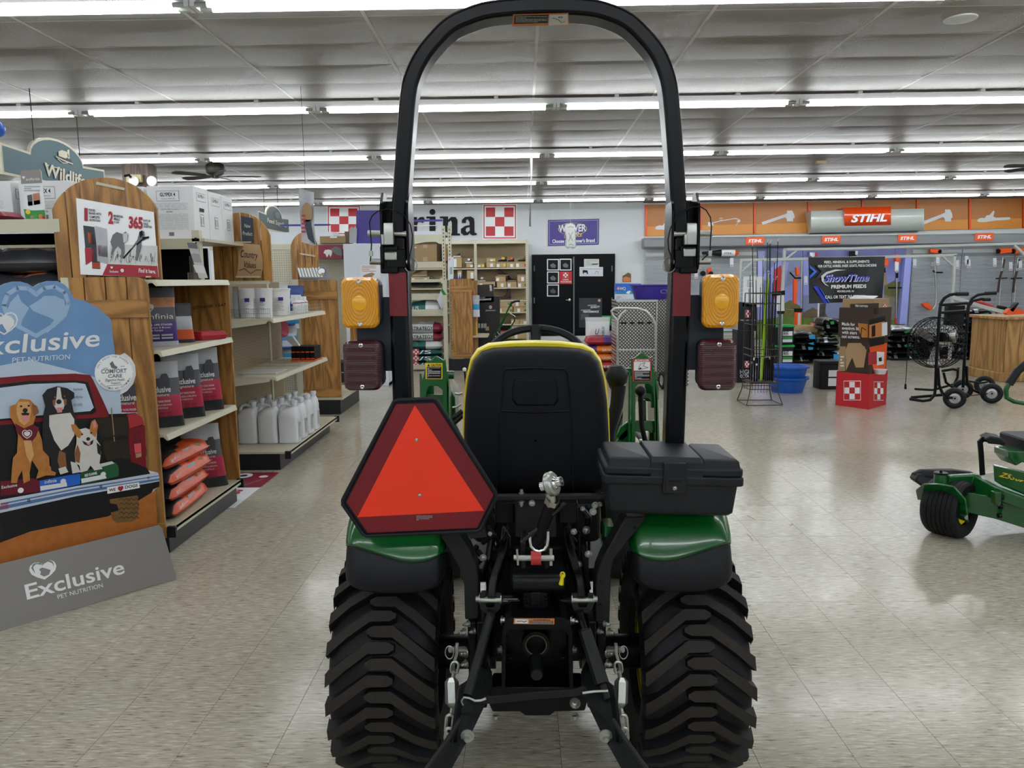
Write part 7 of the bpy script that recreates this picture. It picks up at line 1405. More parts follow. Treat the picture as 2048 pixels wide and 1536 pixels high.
# ---- black display stand and green hand truck
t = B(); pd_ = PY(14.2); t.box(pd_.p(952, 606).x, pd_.p(999, 606).x, 14.2, 14.55, 0, pd_.p(0, 604).z, 'banner_black'); t.slab(pd_, [(952, 570), (986, 568), (988, 604), (953, 606)], -.3, 'bag_dark')
for q, M_ in (([(958, 571), (976, 570), (975, 590), (962, 594)], 'box_brown'), ([(979, 570), (983, 570), (984, 582), (980, 582)], 'off_white')): t.pp(pd_, q, M_, .002)
t.text(pd_, 'PERFORMANCE', (953, 601.5), (983, 600), 3.6, 'white', .003, .03, .3); t.text(pd_, 'UNMATCHED', (953, 596.5), (970, 596), 2.5, 'white', .003, 0, .2); checker(pd_, 978, 611, 984, 617.5, '', .002, False, t, .02); t.text(pd_, 'PERFORMANCE', (971, 622.5), (991, 622), 2.6, 'white', .003, 0, .2); checker(pd_, 977, 685, 986, 692, '', .002, False, t, .02); t.text(pd_, 'SCIENCE', (957, 668), (969, 668), 2, 'white', .003); t.text(pd_, 'DRIVEN', (964, 672), (974, 671.5), 3, 'white', .003, .02)
for x in (955, 962, 968): t.rect(pd_, x, 647, x+5, 656, 'light_ink', .002)
t.rect(pd_, 971, 653, 978, 661, 'paper_tan', .003); tag(t.build('display_stand', sm=0), 'black cardboard feed display stand between barn door panel and shoe shelves', 'display')
t = B(); t.lathe([(0, .04), (.22, .04), (.28, .015), (.3, .015), (.3, .001)], aY(950, 672, 13.1), (0, 0, 1), 14, 'yellow_ink'); tag(t.build('bottle', sm=40), 'pale yellow spray bottle beside the narrow barn door panel', 'bottle')
b_ = food_bag('blue', aY(951, 632, 12.75).x, 12.95, aY(951, 634, 12.9).z, .12, .05, .36, 0, 'clear blue hanging packet beside the narrow barn door panel', 70)
ht = thing('hand_truck', 'green steel hand truck leaning before the shoe shelves', 'hand truck', aY(1000, 690, 13.8))
for P in ([(994, 664), (1018, 626), (1030, 634), (1029, 642), (1006, 680)], [(994, 664), (1006, 680)], [(990, 672), (1004, 690)], [(994, 664), (1015, 622), (1022, 607)]): B().tube([aY(x, y, 13.8) for x, y in P], .014, 8, 'green_paint').build('frame_tube', pr=ht)
B().tube([aY(x, y, 13.8) for x, y in ((1022, 607), (1029, 603), (1040, 602))], .018, 8, 'black_plastic').build('grip', pr=ht); B().tube([aY(x, y, 13.8) for x, y in ((990, 665), (985, 690), (990, 740))], .014, 8, 'green_paint').build('frame_tube', pr=ht); B().cyl(aY(985, 738, 13.8), aY(985, 738, 13.95), .1, n=16, M='rubber').build('wheel', pr=ht)
# ---- white freezer, purple board and boxes left of the roll bar
t = thing('chest_cabinet', 'tall plain white cabinet behind the left tractor lamps', 'cabinet', (-2.25, 11.4, 0)); B().rbox(-2.54, -1.955, 11.0, 11.7, .0, 2.03, .01, 'cooler_white').build('body', pr=t, sm=0)
q = B(); fz_ = PY(10.995); pz(q, fz_, 720, 530, 760, 556, 'white', .002); q.greek(fz_, 724, 532, 752, 545, 4, 'red_ink', .004, 4, .3); q.pp(fz_, [(726, 551), (734, 548), (744, 545), (750, 548), (744, 554), (728, 556)], 'kraft', .004); q.rect(fz_, 762, 575, 767, 592, 'white', .002); q.build('notice', pr=t, sm=0)
B().box(-2.54, -1.955, 11.02, 11.68, 0, .04, 'ink').build('plinth', pr=t, sm=0)
t = B(); pz(t, PY(11.2), 713, 421, 778, 487, 'purple', .02); tag(t.build('display_board', sm=0), 'dark purple square panel standing on the white cabinet', 'panel')
t = B(); t.slab(PY(11.15), [(699, 458), (703, 453), (707, 456), (711, 452), (714, 458), (713, 486), (699, 486)], .01, 'light_ink'); tag(t.build('cutout', sm=0), 'small grey cut out sign beside the purple panel', 'sign')
wt = thing('pegboard_shelving', 'grey pegboard shelving behind the smallest arched board', 'shelving', (-2.9, 11.8, 0)); B().box(-4.6, -2.56, 11.9, 11.93, .3, 1.98, 'peg_cream_x').build('back_panel', pr=wt, sm=0)
d = B().box(-4.6, -2.56, 11.4, 11.9, 2.02, 2.04, 'deck_beige'); d.box(-4.6, -2.56, 11.39, 11.4, 1.98, 2.06, 'beige_metal'); d.build('shelf', pr=wt, sm=0); B().box(-4.6, -3.3, 11.42, 11.44, 1.55, 1.98, 'white').build('header_panel', pr=wt, sm=0); B().box(-4.6, -2.56, 11.45, 11.9, 0, .3, 'kick_black').build('kick_plate', pr=wt, sm=0)
t = B(); pz(t, PY(11.35), 636, 490, 684, 517, 'maroon', -.3); pr_ = PY(11.349); t.pp(pr_, [(647, 506), (650, 500), (658, 499), (664, 501), (664, 508), (661, 514), (658, 508), (654, 515), (651, 508)], 'white', .002); t.pp(pr_, [(662, 497), (672, 493), (682, 497), (684, 512), (672, 509), (664, 503)], 'grey_ink', .002); tag(t.build('carton', sm=0), 'maroon carton with white cow picture under the shelf', 'box')
t = B(); a, c = aY(640, 487, 11.3), aY(690, 472, 11.3); t.box(a.x, c.x, 11.3, 11.6, 2.062, c.z, 'kraft'); t.rect(PY(11.299), 660, 473, 674, 476, 'white', .001); tag(t.build('carton', sm=0), 'flat tan carton on the shelf left of the white cabinet', 'box')
t = B(); a, c = aY(690, 486, 11.35), aY(698, 463, 11.35); t.box(a.x, c.x, 11.35, 11.6, 2.062, c.z, 'kraft_dark'); tag(t.build('carton', sm=0), 'narrow brown carton on end beside the cut out sign', 'box')
t = B(); a, c = aY(553, 476, 11.4), aY(664, 463, 11.4); t.box(a.x, c.x, 11.45, 11.8, 2.062, c.z, 'cooler_white'); a2 = aY(560, 451, 11.45); t.box(a2.x, aY(660, 451, 11.45).x, 11.45, 11.47, a2.z-.012, a2.z+.015, 'purple'); t.tube([V(aY(660, 451, 11.45).x, 11.46, a2.z), V(aY(660, 451, 11.45).x, 11.46, c.z)], .008, 6, 'white'); tag(t.build('clipper_box', sm=0), 'long white box with purple rail behind the glossy hanging poster', 'box')
struct(B().box(-4.6, -2.3, 12.0, 12.1, 0, 2.0, 'white').build('trim_3', sm=0))
# ---- feed bags, diamond plate bin, tub, aluminium hand truck
pn = PY(12.6)
b_ = pouch('bag', .42, .16, .40, [(.8, 'white'), (1.1, 'off_white')], TR(1.24, 12.9, .47), seed=3); pl = PL((1.24, 12.80, .47), (1, 0, 0), (0, 0, 1)); b_.text3('U', pl.uv(-.05, .12, .02), pl.uv(.02, .12, .02), pl.uv(-.05, .22, .02), 'ink', 0, .3); b_.text3('SHIELD', pl.uv(.10, .08, .02), pl.uv(.10, .25, .02), pl.uv(.06, .08, .02), 'green_ink', .02); tag(b_.build('feed_bag', sm=50), 'upright white bag with green lettering on the bag pile', 'bag')
b_ = pouch('bag', .36, .14, .42, [(.25, 'kraft'), (.6, 'off_white'), (1.1, 'lid_green')], TR(1.5, 13.0, .47), seed=8); pl = PL((1.5, 12.91, .47), (1, 0, 0), (0, 0, 1)); b_.poly([pl.uv(a_/100, c_/100, .01) for a_, c_ in ((-12, 16), (-10, 24), (-5, 26), (4, 27), (8, 22), (7, 14), (4, 14), (3, 18), (-6, 17), (-8, 12))], 'ink'); tag(b_.build('feed_bag', sm=50), 'upright bag with black cow silhouette and pale green top', 'bag')
def pile(px0, px1, py, h_, M1, M2, lb_, seed, split=0, Y=12.4, word=None):
    a = aY(px0, py, Y); c = aY(px1, py, Y); T = TR((a.x+c.x)/2, Y+.25, a.z); t = lying(c.x-a.x, .5, h_, T, lambda u, v, q: M2 if u > split else M1, seed=seed, n=14)
    if word: pl = PL((a.x, Y-.005, a.z), (1, 0, 0), (0, 0, 1)); w_ = c.x-a.x; t.text3(word, pl.uv(w_*.45, h_*.3, .01), pl.uv(w_*.85, h_*.3, .01), pl.uv(w_*.45, h_*.3+.04, .01), 'white', .01)
    return tag(t.build('feed_bag', sm=60), lb_, 'bag', 'colourful feed bags in the pile by the tractor seat')
pile(1170, 1240, 741, .14, 'off_white', 'red_paint', 'lowest bag of the colourful pile, red with orange print', 21, -.5, word='FEED'); pile(1172, 1242, 724, .13, 'bag_purple', 'orange_feed', 'second bag from the floor, orange with purple edge', 22, -.5, word='GROWER'); pile(1174, 1242, 708, .14, 'bag_purple', 'orange_feed', 'top orange bag with purple edge in the pile', 23, -.4, word='GROWER'); pile(1171, 1236, 691, .13, 'crimson', 'bag_purple', 'white and red striped bag lying on top of the orange bags', 24, .2)
dz_ = thing('parts_cabinet', 'tall diamond plate metal cabinet under the purple tub', 'cabinet', (1.75, 11.4, 0)); B().box(1.36, 1.925, 11.2, 11.9, 0.02, 1.19, 'diamond_plate').build('side_panel', pr=dz_, sm=0)
B().prism([V(1.925, 11.2, .02), V(2.12, 11.32, .02), V(2.12, 11.9, .02), V(1.925, 11.9, .02)], (0, 0, 1.17), 'diamond_plate').build('side_panel', pr=dz_, sm=0)
B().box(1.35, 1.94, 11.185, 11.2, 1.165, 1.195, 'alu').build('top_trim', pr=dz_, sm=0); B().box(1.92, 1.94, 11.18, 11.21, .02, 1.19, 'alu').build('corner_trim', pr=dz_, sm=0)
t = B(); T = TR(1.90, 11.55, 1.196); pr = []
b_ = B()
for z, k in ((0, .78), (.01, .80), (.19, .97), (.20, 1.06), (.215, 1.06), (.215, .96), (.20, .95), (.02, .77), (.015, .01)):
    pr.append([T @ V(.30*k*math.copysign(abs(math.cos(a))**.7, math.cos(a)), .24*k*math.copysign(abs(math.sin(a))**.7, math.sin(a)), z) for a in [2*math.pi*j/32 for j in range(32)]])
b_.loft(pr, 'tub_purple'); b_.disc(PY(11.29), aY(1328, 583, 11.29), .05, 'light_ink', 0, ry=.028, rin=.042); tag(b_.build('feed_tub', sm=40), 'purple oval feed tub on the diamond plate cabinet', 'tub')
t = B(); mq = PY(12.9); pz(t, mq, 1229, 567, 1282, 640, 'cooler_white', .02); t.rect(mq, 1229, 567, 1282, 584, 'blue_print', .022); t.rect(mq, 1229, 583, 1282, 588, 'sky_blue', .0225); checker(mq, 1233.5, 574, 1239.5, 580, '', .023, False, t, .02); t.text(mq, 'MQ', (1240.5, 580), (1251, 580), 6, 'white', .023, .02); t.pp(mq, [(1252, 586), (1255, 582), (1261, 581), (1260, 585), (1257, 588)], 'white', .024); t.text(mq, 'SUPPLEMENTS', (1233, 586.5), (1250, 586.5), 2, 'navy', .0235); t.rect(mq, 1264, 574, 1272, 581, 'teal_ink', .023); t.greek(mq, 1233, 593, 1253, 600, 2, 'light_ink', .023); t.box(aY(1229, 640, 12.9).x, aY(1282, 640, 12.9).x, 12.9, 13.2, 0, aY(1229, 640, 12.9).z+.02, 'cooler_white'); tag(t.build('display_stand', sm=0), 'blue and white supplement display behind the diamond plate cabinet', 'display')
t = B(); pz(t, PY(19.185), 1244, 543, 1263, 565, 'off_white', .004); w2 = PY(19.18); t.pp(w2, [(1245, 552), (1250, 549), (1256, 545), (1262, 548), (1262, 564), (1245, 564)], 'kraft_dark', .002); t.pp(w2, [(1246, 556), (1252, 553), (1261, 556), (1260, 563), (1247, 563)], 'orange_ink', .003); tag(t.build('poster', sm=0), 'small outdoor photo poster on the white wall right of the doors', 'poster')
ha = thing('hand_truck', 'silver aluminium hand truck with arched handle before the diamond plate cabinet', 'hand truck', (1.5, 10.2, 0)); Yh = 10.3
for P in ([(1235, 780), (1235, 700), (1236, 640), (1243, 628), (1252, 620)], [(1311, 780), (1312, 700), (1311, 650), (1306, 638), (1292, 622), (1275, 617), (1240, 616), (1228, 617), (1223, 622), (1225, 630), (1236, 642)]): B().tube([aY(x, y, Yh) for x, y in P], .016, 10, 'alu').build('frame_tube', pr=ha)
for y in (657, 700, 745): B().cyl(aY(1236, y, Yh), aY(1311, y, Yh), .011, n=8, M='alu').build('crossbar', pr=ha) if y > 657 else None
for k in range(4): pz(B(), PY(Yh-.01), 1243+k*17, 655, 1252+k*17, 657.5, 'ink', .01).build('slot', pr=dz_, sm=0) if False else B().box(aY(1242+k*17, 655, 11.19).x, aY(1252+k*17, 655, 11.19).x, 11.186, 11.2, aY(0, 658, 11.19).z-.02, aY(0, 655, 11.19).z-.02, 'ink').build('slot', pr=dz_, sm=0)
for x in (1226, 1327): a = aY(x, 779, 10.4); q = V(a.x, 10.4, .125); B().lathe([(-.035, .07), (-.04, .10), (-.02, .125), (.02, .125), (.04, .10), (.035, .07)], q, (1, .2, 0), 28, 'rubber').build('wheel', pr=ha); B().lathe([(-.03, .07), (-.02, .05), (-.035, .02), (-.035, .001)], q, (1, .2, 0), 20, 'alu').build('rim', pr=ha); B().lathe([(.03, .07), (.02, .05), (.035, .02), (.035, .001)], q, (1, .2, 0), 20, 'alu').build('rim', pr=ha)
B().box(1.25, 1.75, 10.1, 10.3, .01, .02, 'alu').build('toe_plate', pr=ha, sm=0)
t = B(); a = aY(1372, 740, 10.6); t.box(2.02, 2.30, 10.7, 11.0, .0, 1.0, 'diamond_plate'); tag(t.build('tool_chest', sm=0), 'narrow diamond plate chest behind the right roll bar post', 'cabinet')
# == TOOL WALL ON THE RIGHT
# orange picture panels with a paler lower band, each its own board
PN = [(1290, 1398), (1399, 1506), (1507, 1614), (1615, 1722), (1723, 1831), (1832, 1936), (1937, 2044), (2045, 2095)]
WP = PY(19.17)
mat('panel_orange', 'c07a38', .4, var=.05); mat('panel_orange_lt', 'e0953c', .4, var=.05)
def topy(x): return 409.5-(x-1290)*.0195
def boty(x): return 473-(x-1290)*.022
SAW = [(0, 10), (2, 6), (8, 4), (12, 5), (15, 0), (20, -1), (26, -9), (28, -7), (26, 2), (30, 4), (52, 3), (54, 6), (50, 8), (30, 9), (14, 12), (3, 12)]
BLOW = [(0, 12), (46, -6), (50, -8), (50, -14), (60, -14), (64, -6), (65, 2), (62, 4), (62, 10), (50, 10), (49, 4), (46, 1), (2, 18)]
for i, (xa, xb) in enumerate(PN):
    t = B(); t.slab(WP, [(xa, topy(xa)), (xb, topy(xb)), (xb, boty(xb)), (xa, boty(xa))], -.02, 'panel_orange')
    t.pp(WP, [(xa, boty(xa)-20), (xb, boty(xb)-20), (xb, boty(xb)), (xa, boty(xa))], 'panel_orange_lt', .002); t.slab(WP, [(xa, topy(xa)), (xa+4, topy(xa)), (xa+4, boty(xa)), (xa, boty(xa))], .03, 'orange')
    cx = xa+20; cy = (topy(xa)+boty(xa))/2
    if i == 1:
        t.line(WP, [(1420, 447), (1440, 442), (1470, 437), (1478, 439), (1475, 446), (1472, 451)], 1.6, 'white', .004); t.pp(WP, [(1416, 444), (1424, 445), (1428, 450), (1420, 453), (1416, 452)], 'white', .005); t.line(WP, [(1440, 442), (1440, 436), (1444, 436), (1443, 442)], 1, 'white', .004); t.pp(WP, [(1473, 441), (1481, 440), (1480, 444), (1475, 445)], 'white', .005)
    elif i in (2, 5): t.pp(WP, [(xa+16+x*1.02 if i == 2 else xa+8+x, cy-3+y*.9 if i == 2 else 433+y) for x, y in BLOW], 'white', .004)
    elif i in (0, 6): t.pp(WP, [((1310 if i == 0 else 1954)+x*1.25, (446 if i == 0 else 432)+y*1.1-(0 if i == 0 else 1)) for x, y in SAW], 'white', .004)
    n_ = 'tool panel showing a white %s' % (['chainsaw shape beside the right roll bar joint', 'trimmer shape', 'leaf blower shape at left', 'blank', 'blank', 'leaf blower shape right of the big sign', 'chainsaw shape near the right edge', 'blank'][i]) if i not in (3, 4, 7) else ['plain orange panel left behind the big white sign', 'plain orange panel right behind the big white sign', 'orange panel cut by the right picture edge'][(3, 4, 7).index(i)]
    tag(t.build('tool_poster', sm=0), ('orange ' if i not in (3, 4, 7) else '')+n_, 'panel', 'orange panels on the tool wall')
struct(B().box(2.95, X1, 19.12, 19.19, 3.33, 3.345, 'wall_band').build('trim_4', sm=0))
def brand(b_, pl, x0, y0, x1, y1, off, dy=0, s=1):
    b_.slab(pl, [(x0+1, y0), (x1, y0-dy), (x1-1, y1-dy), (x0, y1)], .01, 'orange', off); w_ = x1-x0; h_ = y1-y0
    b_.text(pl, 'STIHL', (x0+w_*.13, y1-h_*.3), (x1-w_*.13, y1-dy-h_*.3), h_*.42, 'bright_white', off+.013, .035, .25)
# valance
va = B(); zt_, zb_ = aY(1295, 476, 18.7).z, aY(1295, 495, 18.7).z
prf = [(19.1, zt_), (18.72, zt_), (18.66, zt_-.06), (18.68, zb_+.02), (18.72, zb_), (19.1, zb_)]
va.prism([V(2.9, y, z) for y, z in prf], (9.9, 0, 0), 'valance'); va.box(2.9, 12.8, 18.69, 18.73, zt_, zt_+.03, 'valance_light'); vo = tag(va.build('valance', sm=0), 'long grey valance with small orange logo plates over the tool wall', 'valance')
vp = PY(18.655)
for i, x in enumerate((1337, 1491, 1643, 1795, 1949)):
    t = B(); yy = 474.5-(x-1490)*.0175; brand(t, vp, x, yy, x+38, yy+15, 0, .6); t.build('logo_plate', pr=vo, sm=0)
# big curved sign
bs = thing('curved_sign', 'big curved white sign with glossy orange logo centre on the tool wall', 'sign', aY(1730, 445, 18.8))
def curved(x0, x1, y0, y1, dy, bulge, M, nm, Y=18.95):
    rows = []
    for k in range(13):
        f = k/12; y = y0+(y1-y0)*f; d = bulge*(1-(2*f-.72)**2*.6); a = aY(x0, y, Y-d); c = aY(x1, y-dy, Y-d); rows.append([V(a.x, Y-d, a.z), V(c.x, Y-d, c.z)])
    t = B(); t.grid([r[::-1] for r in rows], (M)); 
    for s_ in (0, 1): t.poly([r[s_] for r in rows]+[V(rows[-1][s_].x, 19.17, rows[-1][s_].z), V(rows[0][s_].x, 19.17, rows[0][s_].z)], (M))
    return t.build(nm, pr=bs, sm=50)
mat('sign_shell', 'c6cec8', .18, coat=.6, var=.02); mat('gloss_orange', 'ee4c12', .12, coat=.8, var=.02)
curved(1622, 1848, 422, 466, 5, .25, 'sign_shell', 'sign_body'); curved(1689, 1782, 415, 459, 2, .30, 'gloss_orange', 'logo_panel', 18.91)
t = B(); t.text(PY(18.60), 'STIHL', (1702, 444), (1774, 442), 15, 'bright_white', 0, .04, .25); t.build('logo_lettering', pr=bs, sm=0)
# slatted display wall, one thing per bay
def slat_bay(x0, x1, label):
    a = aY(x0, 500, 19.1).x; c = aY(x1, 500, 19.1).x; t = thing('slatted_display', label, 'display wall', ((a+c)/2, 19.1, 0)); n = 0; z = .25
    B().box(a, c, 19.10, 19.13, .2, 2.12, 'slat_line').build('backing_board', pr=t, sm=0)
    sl = B().box(a+.01, c-.01, 19.085, 19.10, 0, .088, 'slat_grey').build('slat', pr=t, sm=0)
    while z < 2.05:
        o = sl if n == 0 else sl.copy()
        if n: COL.objects.link(o)
        o.location.z = z+.044-0; z += .10; n += 1
    return t
slat_bay(1291, 1408, 'grey slatted wall bay behind the right roll bar post'); slat_bay(1409, 1514, 'grey slatted wall bay behind the fork rack'); slat_bay(1826, 1924, 'grey slatted wall bay behind the fan cart'); slat_bay(1926, 2030, 'grey slatted wall bay with the hanging trimmers'); slat_bay(2032, 2095, 'grey slatted wall bay cut by the right picture edge')
# photo murals between
mat('mural_sky', '8f96d8', .4, var=.25, vscale=2); mat('mural_lilac', 'b4b8ee', .35, var=.05); mat('mural_grass', '5c7a2c', .5, var=.3, vscale=12); mat('mural_house', '7c86a8', .5, var=.1); mat('mural_leaf', '6c6a38', .6, var=.5, vscale=14); mat('mural_stone', '8c8478', .6, var=.3, vscale=10); mat('camo', '3c3c38', .6, var=.6, vscale=20)
def mural(x0, x1, polys, label):
    mp_ = PY(19.08); t = B(); t.slab(mp_, [(x0, 497), (x1, 494), (x1, 712), (x0, 712)], -.02, 'mural_sky'); o = .002
    for q, M_ in polys: t.pp(mp_, q, M_, o); o += .001
    return tag(t.build('photo_mural', sm=0), label, 'mural')
mural(1515, 1605, [([(1515, 497), (1540, 497), (1600, 520), (1604, 535), (1560, 520), (1515, 560)], 'mural_house'), ([(1578, 520), (1603, 520), (1603, 560), (1570, 575)], 'mural_house'), ([(1516, 502), (1530, 502), (1525, 560), (1516, 565)], 'mural_lilac'), ([(1563, 610), (1580, 600), (1600, 612), (1604, 640), (1560, 640)], 'mural_leaf'), ([(1515, 640), (1605, 628), (1605, 712), (1515, 712)], 'mural_grass'), ([(1548, 540), (1562, 530), (1566, 560), (1560, 590), (1546, 600)], 'red_paint')], 'photo mural of a house and lawn behind the fork rack')
mural(1606, 1790, [([(1606, 590), (1700, 590), (1700, 640), (1606, 640)], 'mural_house'), ([(1606, 625), (1625, 615), (1650, 625), (1660, 640), (1606, 645)], 'kraft_dark'), ([(1606, 636), (1790, 636), (1790, 712), (1606, 712)], 'mural_grass'), ([(1640, 608), (1652, 606), (1650, 630), (1646, 648), (1636, 648)], 'camo'), ([(1768, 520), (1776, 580), (1768, 600)], 'kraft'), ([(1768, 572), (1790, 560), (1790, 600), (1768, 610)], 'mural_leaf'), ([(1768, 590), (1790, 595), (1790, 640), (1768, 640)], 'mural_stone')], 'wide photo mural of sky and lawn behind the black banner')
mural(1791, 1812, [([(1791, 565), (1812, 560), (1810, 600), (1791, 605)], 'mural_leaf'), ([(1791, 596), (1812, 600), (1808, 650), (1791, 650)], 'mural_stone'), ([(1791, 650), (1808, 650), (1806, 712), (1791, 712)], 'mural_leaf')], 'narrow photo mural strip with autumn leaves')
t = B(); t.slab(PY(18.9), [(1811, 512), (1824, 512), (1813, 648), (1799, 648)], -.15, mat('lilac_panel', 'a4aef4', .3, var=.02)); tag(t.build('light_strip', sm=0), 'pale lilac upright strip right of the autumn photo mural', 'panel')
# hanging tools
def tool(label, fn, nm='tool', cat='tool', g='power tools hung on the tool wall'):
    t = thing(nm, label, cat, (0, 18.9, 1), g); fn(t); c = [v for k in t.children for v in [Vector(k['_w'])]]; p = max(c, key=lambda v: v.z); B().cyl(p, V(p.x, 19.1, p.z), .008, n=6, M='alu').build('hook', pr=t); return t
YT = 18.85
def tb2(t, pts, r, M, nm, Y=YT): return B().tube([aY(x, y, Y) for x, y in pts], r, 8, (M)).build(nm, pr=t)
def blk(t, q, M, nm, th=.12, Y=YT): return B().slab(PY(Y), q, -th, (M)).build(nm, pr=t, bevel=.015)
def blower(t): 
    a, c = aY(1404, 506, YT), aY(1442, 506, YT); B().tube([a, a.lerp(c, .4), c], [.03, .04, .085], 14, 'black_plastic').build('nozzle', pr=t); B().cyl(c, aY(1469, 506, YT), .085, n=14, M='white').build('housing', pr=t); B().cyl(aY(1469, 506, YT), aY(1478, 506, YT), .088, .02, n=14, M='orange').build('end_cap', pr=t); q = B(); q.text(PY(YT-.09), 'STIHL', (1448, 508), (1464, 508), 3.5, 'grey_ink', 0, .03, .2); q.build('logo', pr=t, sm=0)
tool('white blower tube with orange tip pointing right beside the roll bar', blower, 'leaf_blower')
def trim1(t):
    tb2(t, [(1869, 522), (1871, 560), (1873, 590), (1871, 610), (1866, 618)], .022, 'alu', 'shaft'); blk(t, [(1861, 498), (1866, 497), (1882, 500), (1883, 506), (1872, 507), (1861, 505)], 'orange', 'motor'); blk(t, [(1874, 500), (1884, 499), (1884, 506), (1876, 507)], 'ink', 'cap', .13); blk(t, [(1845, 608), (1858, 605), (1866, 616), (1862, 621), (1850, 614)], 'orange', 'guard'); tb2(t, [(1866, 541), (1870, 545), (1885, 545)], .02, 'ink', 'handle'); blk(t, [(1866, 524), (1872, 524), (1872, 534), (1866, 534)], 'off_white', 'throttle')
tool('curved shaft trimmer with orange guard on the bare slatted bay', trim1, 'string_trimmer')
for i, dx in enumerate((0, 30)):
    def tr2(t, dx=dx):
        blk(t, [(1999+dx, 497), (2024+dx, 495), (2025+dx, 505), (2000+dx, 508)], 'orange', 'motor'); blk(t, [(1998+dx, 498), (2003+dx, 498), (2003+dx, 506), (1998+dx, 507)], 'ink', 'cap', .13); tb2(t, [(2006+dx, 515), (2001+dx, 560), (1998+dx, 616)], .016, 'alu', 'shaft'); tb2(t, [(2008+dx, 518), (2005+dx, 536)], .03, 'box_brown', 'grip'); tb2(t, [(1992+dx, 557), (2014+dx, 556)], .016, 'ink', 'handle'); tb2(t, [(2004+dx, 542), (1999+dx, 560), (1996+dx, 585)], .026, 'box_brown', 'blade_cover')
    tool('%s orange headed pole tool hanging upside down at the far right' % ['left', 'right'][i], tr2, 'string_trimmer')
def tr3(t): blk(t, [(1790, 510), (1800, 508), (1802, 524), (1793, 526)], 'orange', 'motor'); tb2(t, [(1794, 540), (1792, 640)], .016, 'alu', 'shaft'); blk(t, [(1777, 574), (1804, 574), (1804, 577), (1777, 577)], 'ink', 'handle', .05); blk(t, [(1790, 523), (1798, 523), (1797, 543), (1790, 543)], 'white', 'price_tag', .01); tb2(t, [(1794, 546), (1794, 556)], .03, 'ink', 'grip'); tb2(t, [(1792, 636), (1791, 646)], .03, 'red_paint', 'foot')
tool('upright pole trimmer standing before the autumn mural', tr3, 'string_trimmer')
def tr4(t): tb2(t, [(1637, 602), (1636, 668)], .02, 'white', 'shaft', 18.6); blk(t, [(1620, 647), (1626, 645), (1634, 655), (1632, 658), (1624, 651)], 'orange', 'guard', .05, 18.6)
tool('white shaft with orange guard standing below the black banner', tr4, 'string_trimmer')
def saw(t): blk(t, [(1768, 516), (1776, 515), (1779, 528), (1772, 534), (1768, 530)], 'orange', 'motor'); tb2(t, [(1769, 535), (1770, 545)], .02, 'ink', 'grip')
tool('orange tool body just right of the black banner top', saw, 'chainsaw')
def aug(t): blk(t, [(1588, 558), (1596, 558), (1594, 608), (1587, 608)], 'orange', 'body', .1, 18.4); tb2(t, [(1580, 545), (1590, 556), (1602, 556)], .02, 'ink', 'handle', 18.4); blk(t, [(1592, 535), (1598, 534), (1600, 550), (1593, 552)], 'orange', 'motor', .1, 18.4); tb2(t, [(1604, 520), (1602, 630)], .02, 'alu', 'post', 18.4)
tool('tall orange hedge tool hanging left of the black banner', aug, 'hedge_trimmer')
def can(t): a = aY(1595, 655, 17.5); B().lathe([(0, .08), (.42, .08), (.42, .085), (.5, .085), (.5, .001)], V(a.x, 17.5, .3), (0, 0, 1), 18, 'orange').box(a.x-.07, a.x+.07, 17.43, 17.57, 0, .3).build('body', pr=t); B().lathe([(.42, .088), (.5, .088), (.5, .001)], V(a.x, 17.5, .3), (0, 0, 1), 18, 'ink').build('cap', pr=t); B().box(a.x-.03, a.x+.03, 17.41, 17.42, .32, .7, 'off_white').build('label', pr=t, sm=0)
tool('orange cylinder with black top standing behind the feed sacks', can, 'canister', 'canister', None)
def sp1(t): blk(t, [(1415, 538), (1423, 534), (1424, 546), (1416, 548)], 'orange', 'motor'); B().cyl(aY(1405, 547, YT), aY(1405, 547, YT)+V(0, -.08, 0), .06, n=14, M='ink').build('wheel', pr=t); B().cyl(aY(1421, 547, YT), aY(1421, 547, YT)+V(0, -.08, 0), .05, n=14, M='ink').build('wheel', pr=t)
tool('small orange cutter with two black wheels above the amber lamp', sp1, 'edger')
TAGS = ['under the blower tube', 'between roll bar post and amber lamp', 'just right of the lilac strip', 'behind the curved trimmer shaft', 'in the middle of the bare slatted bay', 'second from the middle of the bare bay', 'left of the hanging trimmers', 'right of the left hanging trimmer', 'at the right picture edge', 'between curved trimmer and hanging trimmers', 'left of the black banner', 'above the small wheeled cutter']
for i, (x, y) in enumerate(((1463, 524), (1392, 548), (1829, 526), (1875, 521), (1933, 520), (1937, 527), (1989, 524), (2021, 532), (2040, 530), (1914, 528), (1611, 560), (1385, 520))):
    t = B(); t.slab(PY(18.8), [(x-3, y-8), (x+4, y-8), (x+4, y+9), (x-3, y+9)], .004, 'cooler_white'); t.rect(PY(18.8), x-2, y+6, x+3, y+7, 'red_ink', .006); t.tube([aY(x, y-8, 18.8), aY(x, y-9, 19.08)], .006, 5, 'alu'); tag(t.build('price_tag', sm=0), 'white price tag %s' % TAGS[i], 'tag', 'white price tags on the tool wall')
for i, (q, lb_) in enumerate((([(1620, 505), (1631, 505), (1630, 512), (1625, 514), (1620, 511)], 'small white and red tool above the black banner left end'), ([(1700, 502), (1711, 502), (1713, 512), (1700, 513)], 'small black and white saw above the black banner centre'))):
    t = B(); t.slab(PY(18.9), q, -.06, ('cooler_white' if i == 0 else 'ink')); t.slab(PY(18.9), [(q[1][0]-1, q[1][1]), (q[1][0]+4, q[1][1]), (q[1][0]+3, q[1][1]+8), (q[1][0]-1, q[1][1]+8)], .03, ('red_paint' if i == 0 else 'off_white')); a = PY(18.93).p(*q[0]); t.cyl(a, V(a.x, 19.1, a.z), .01, n=6, M='alu'); tag(t.build('hand_saw', sm=0), lb_, 'tool')
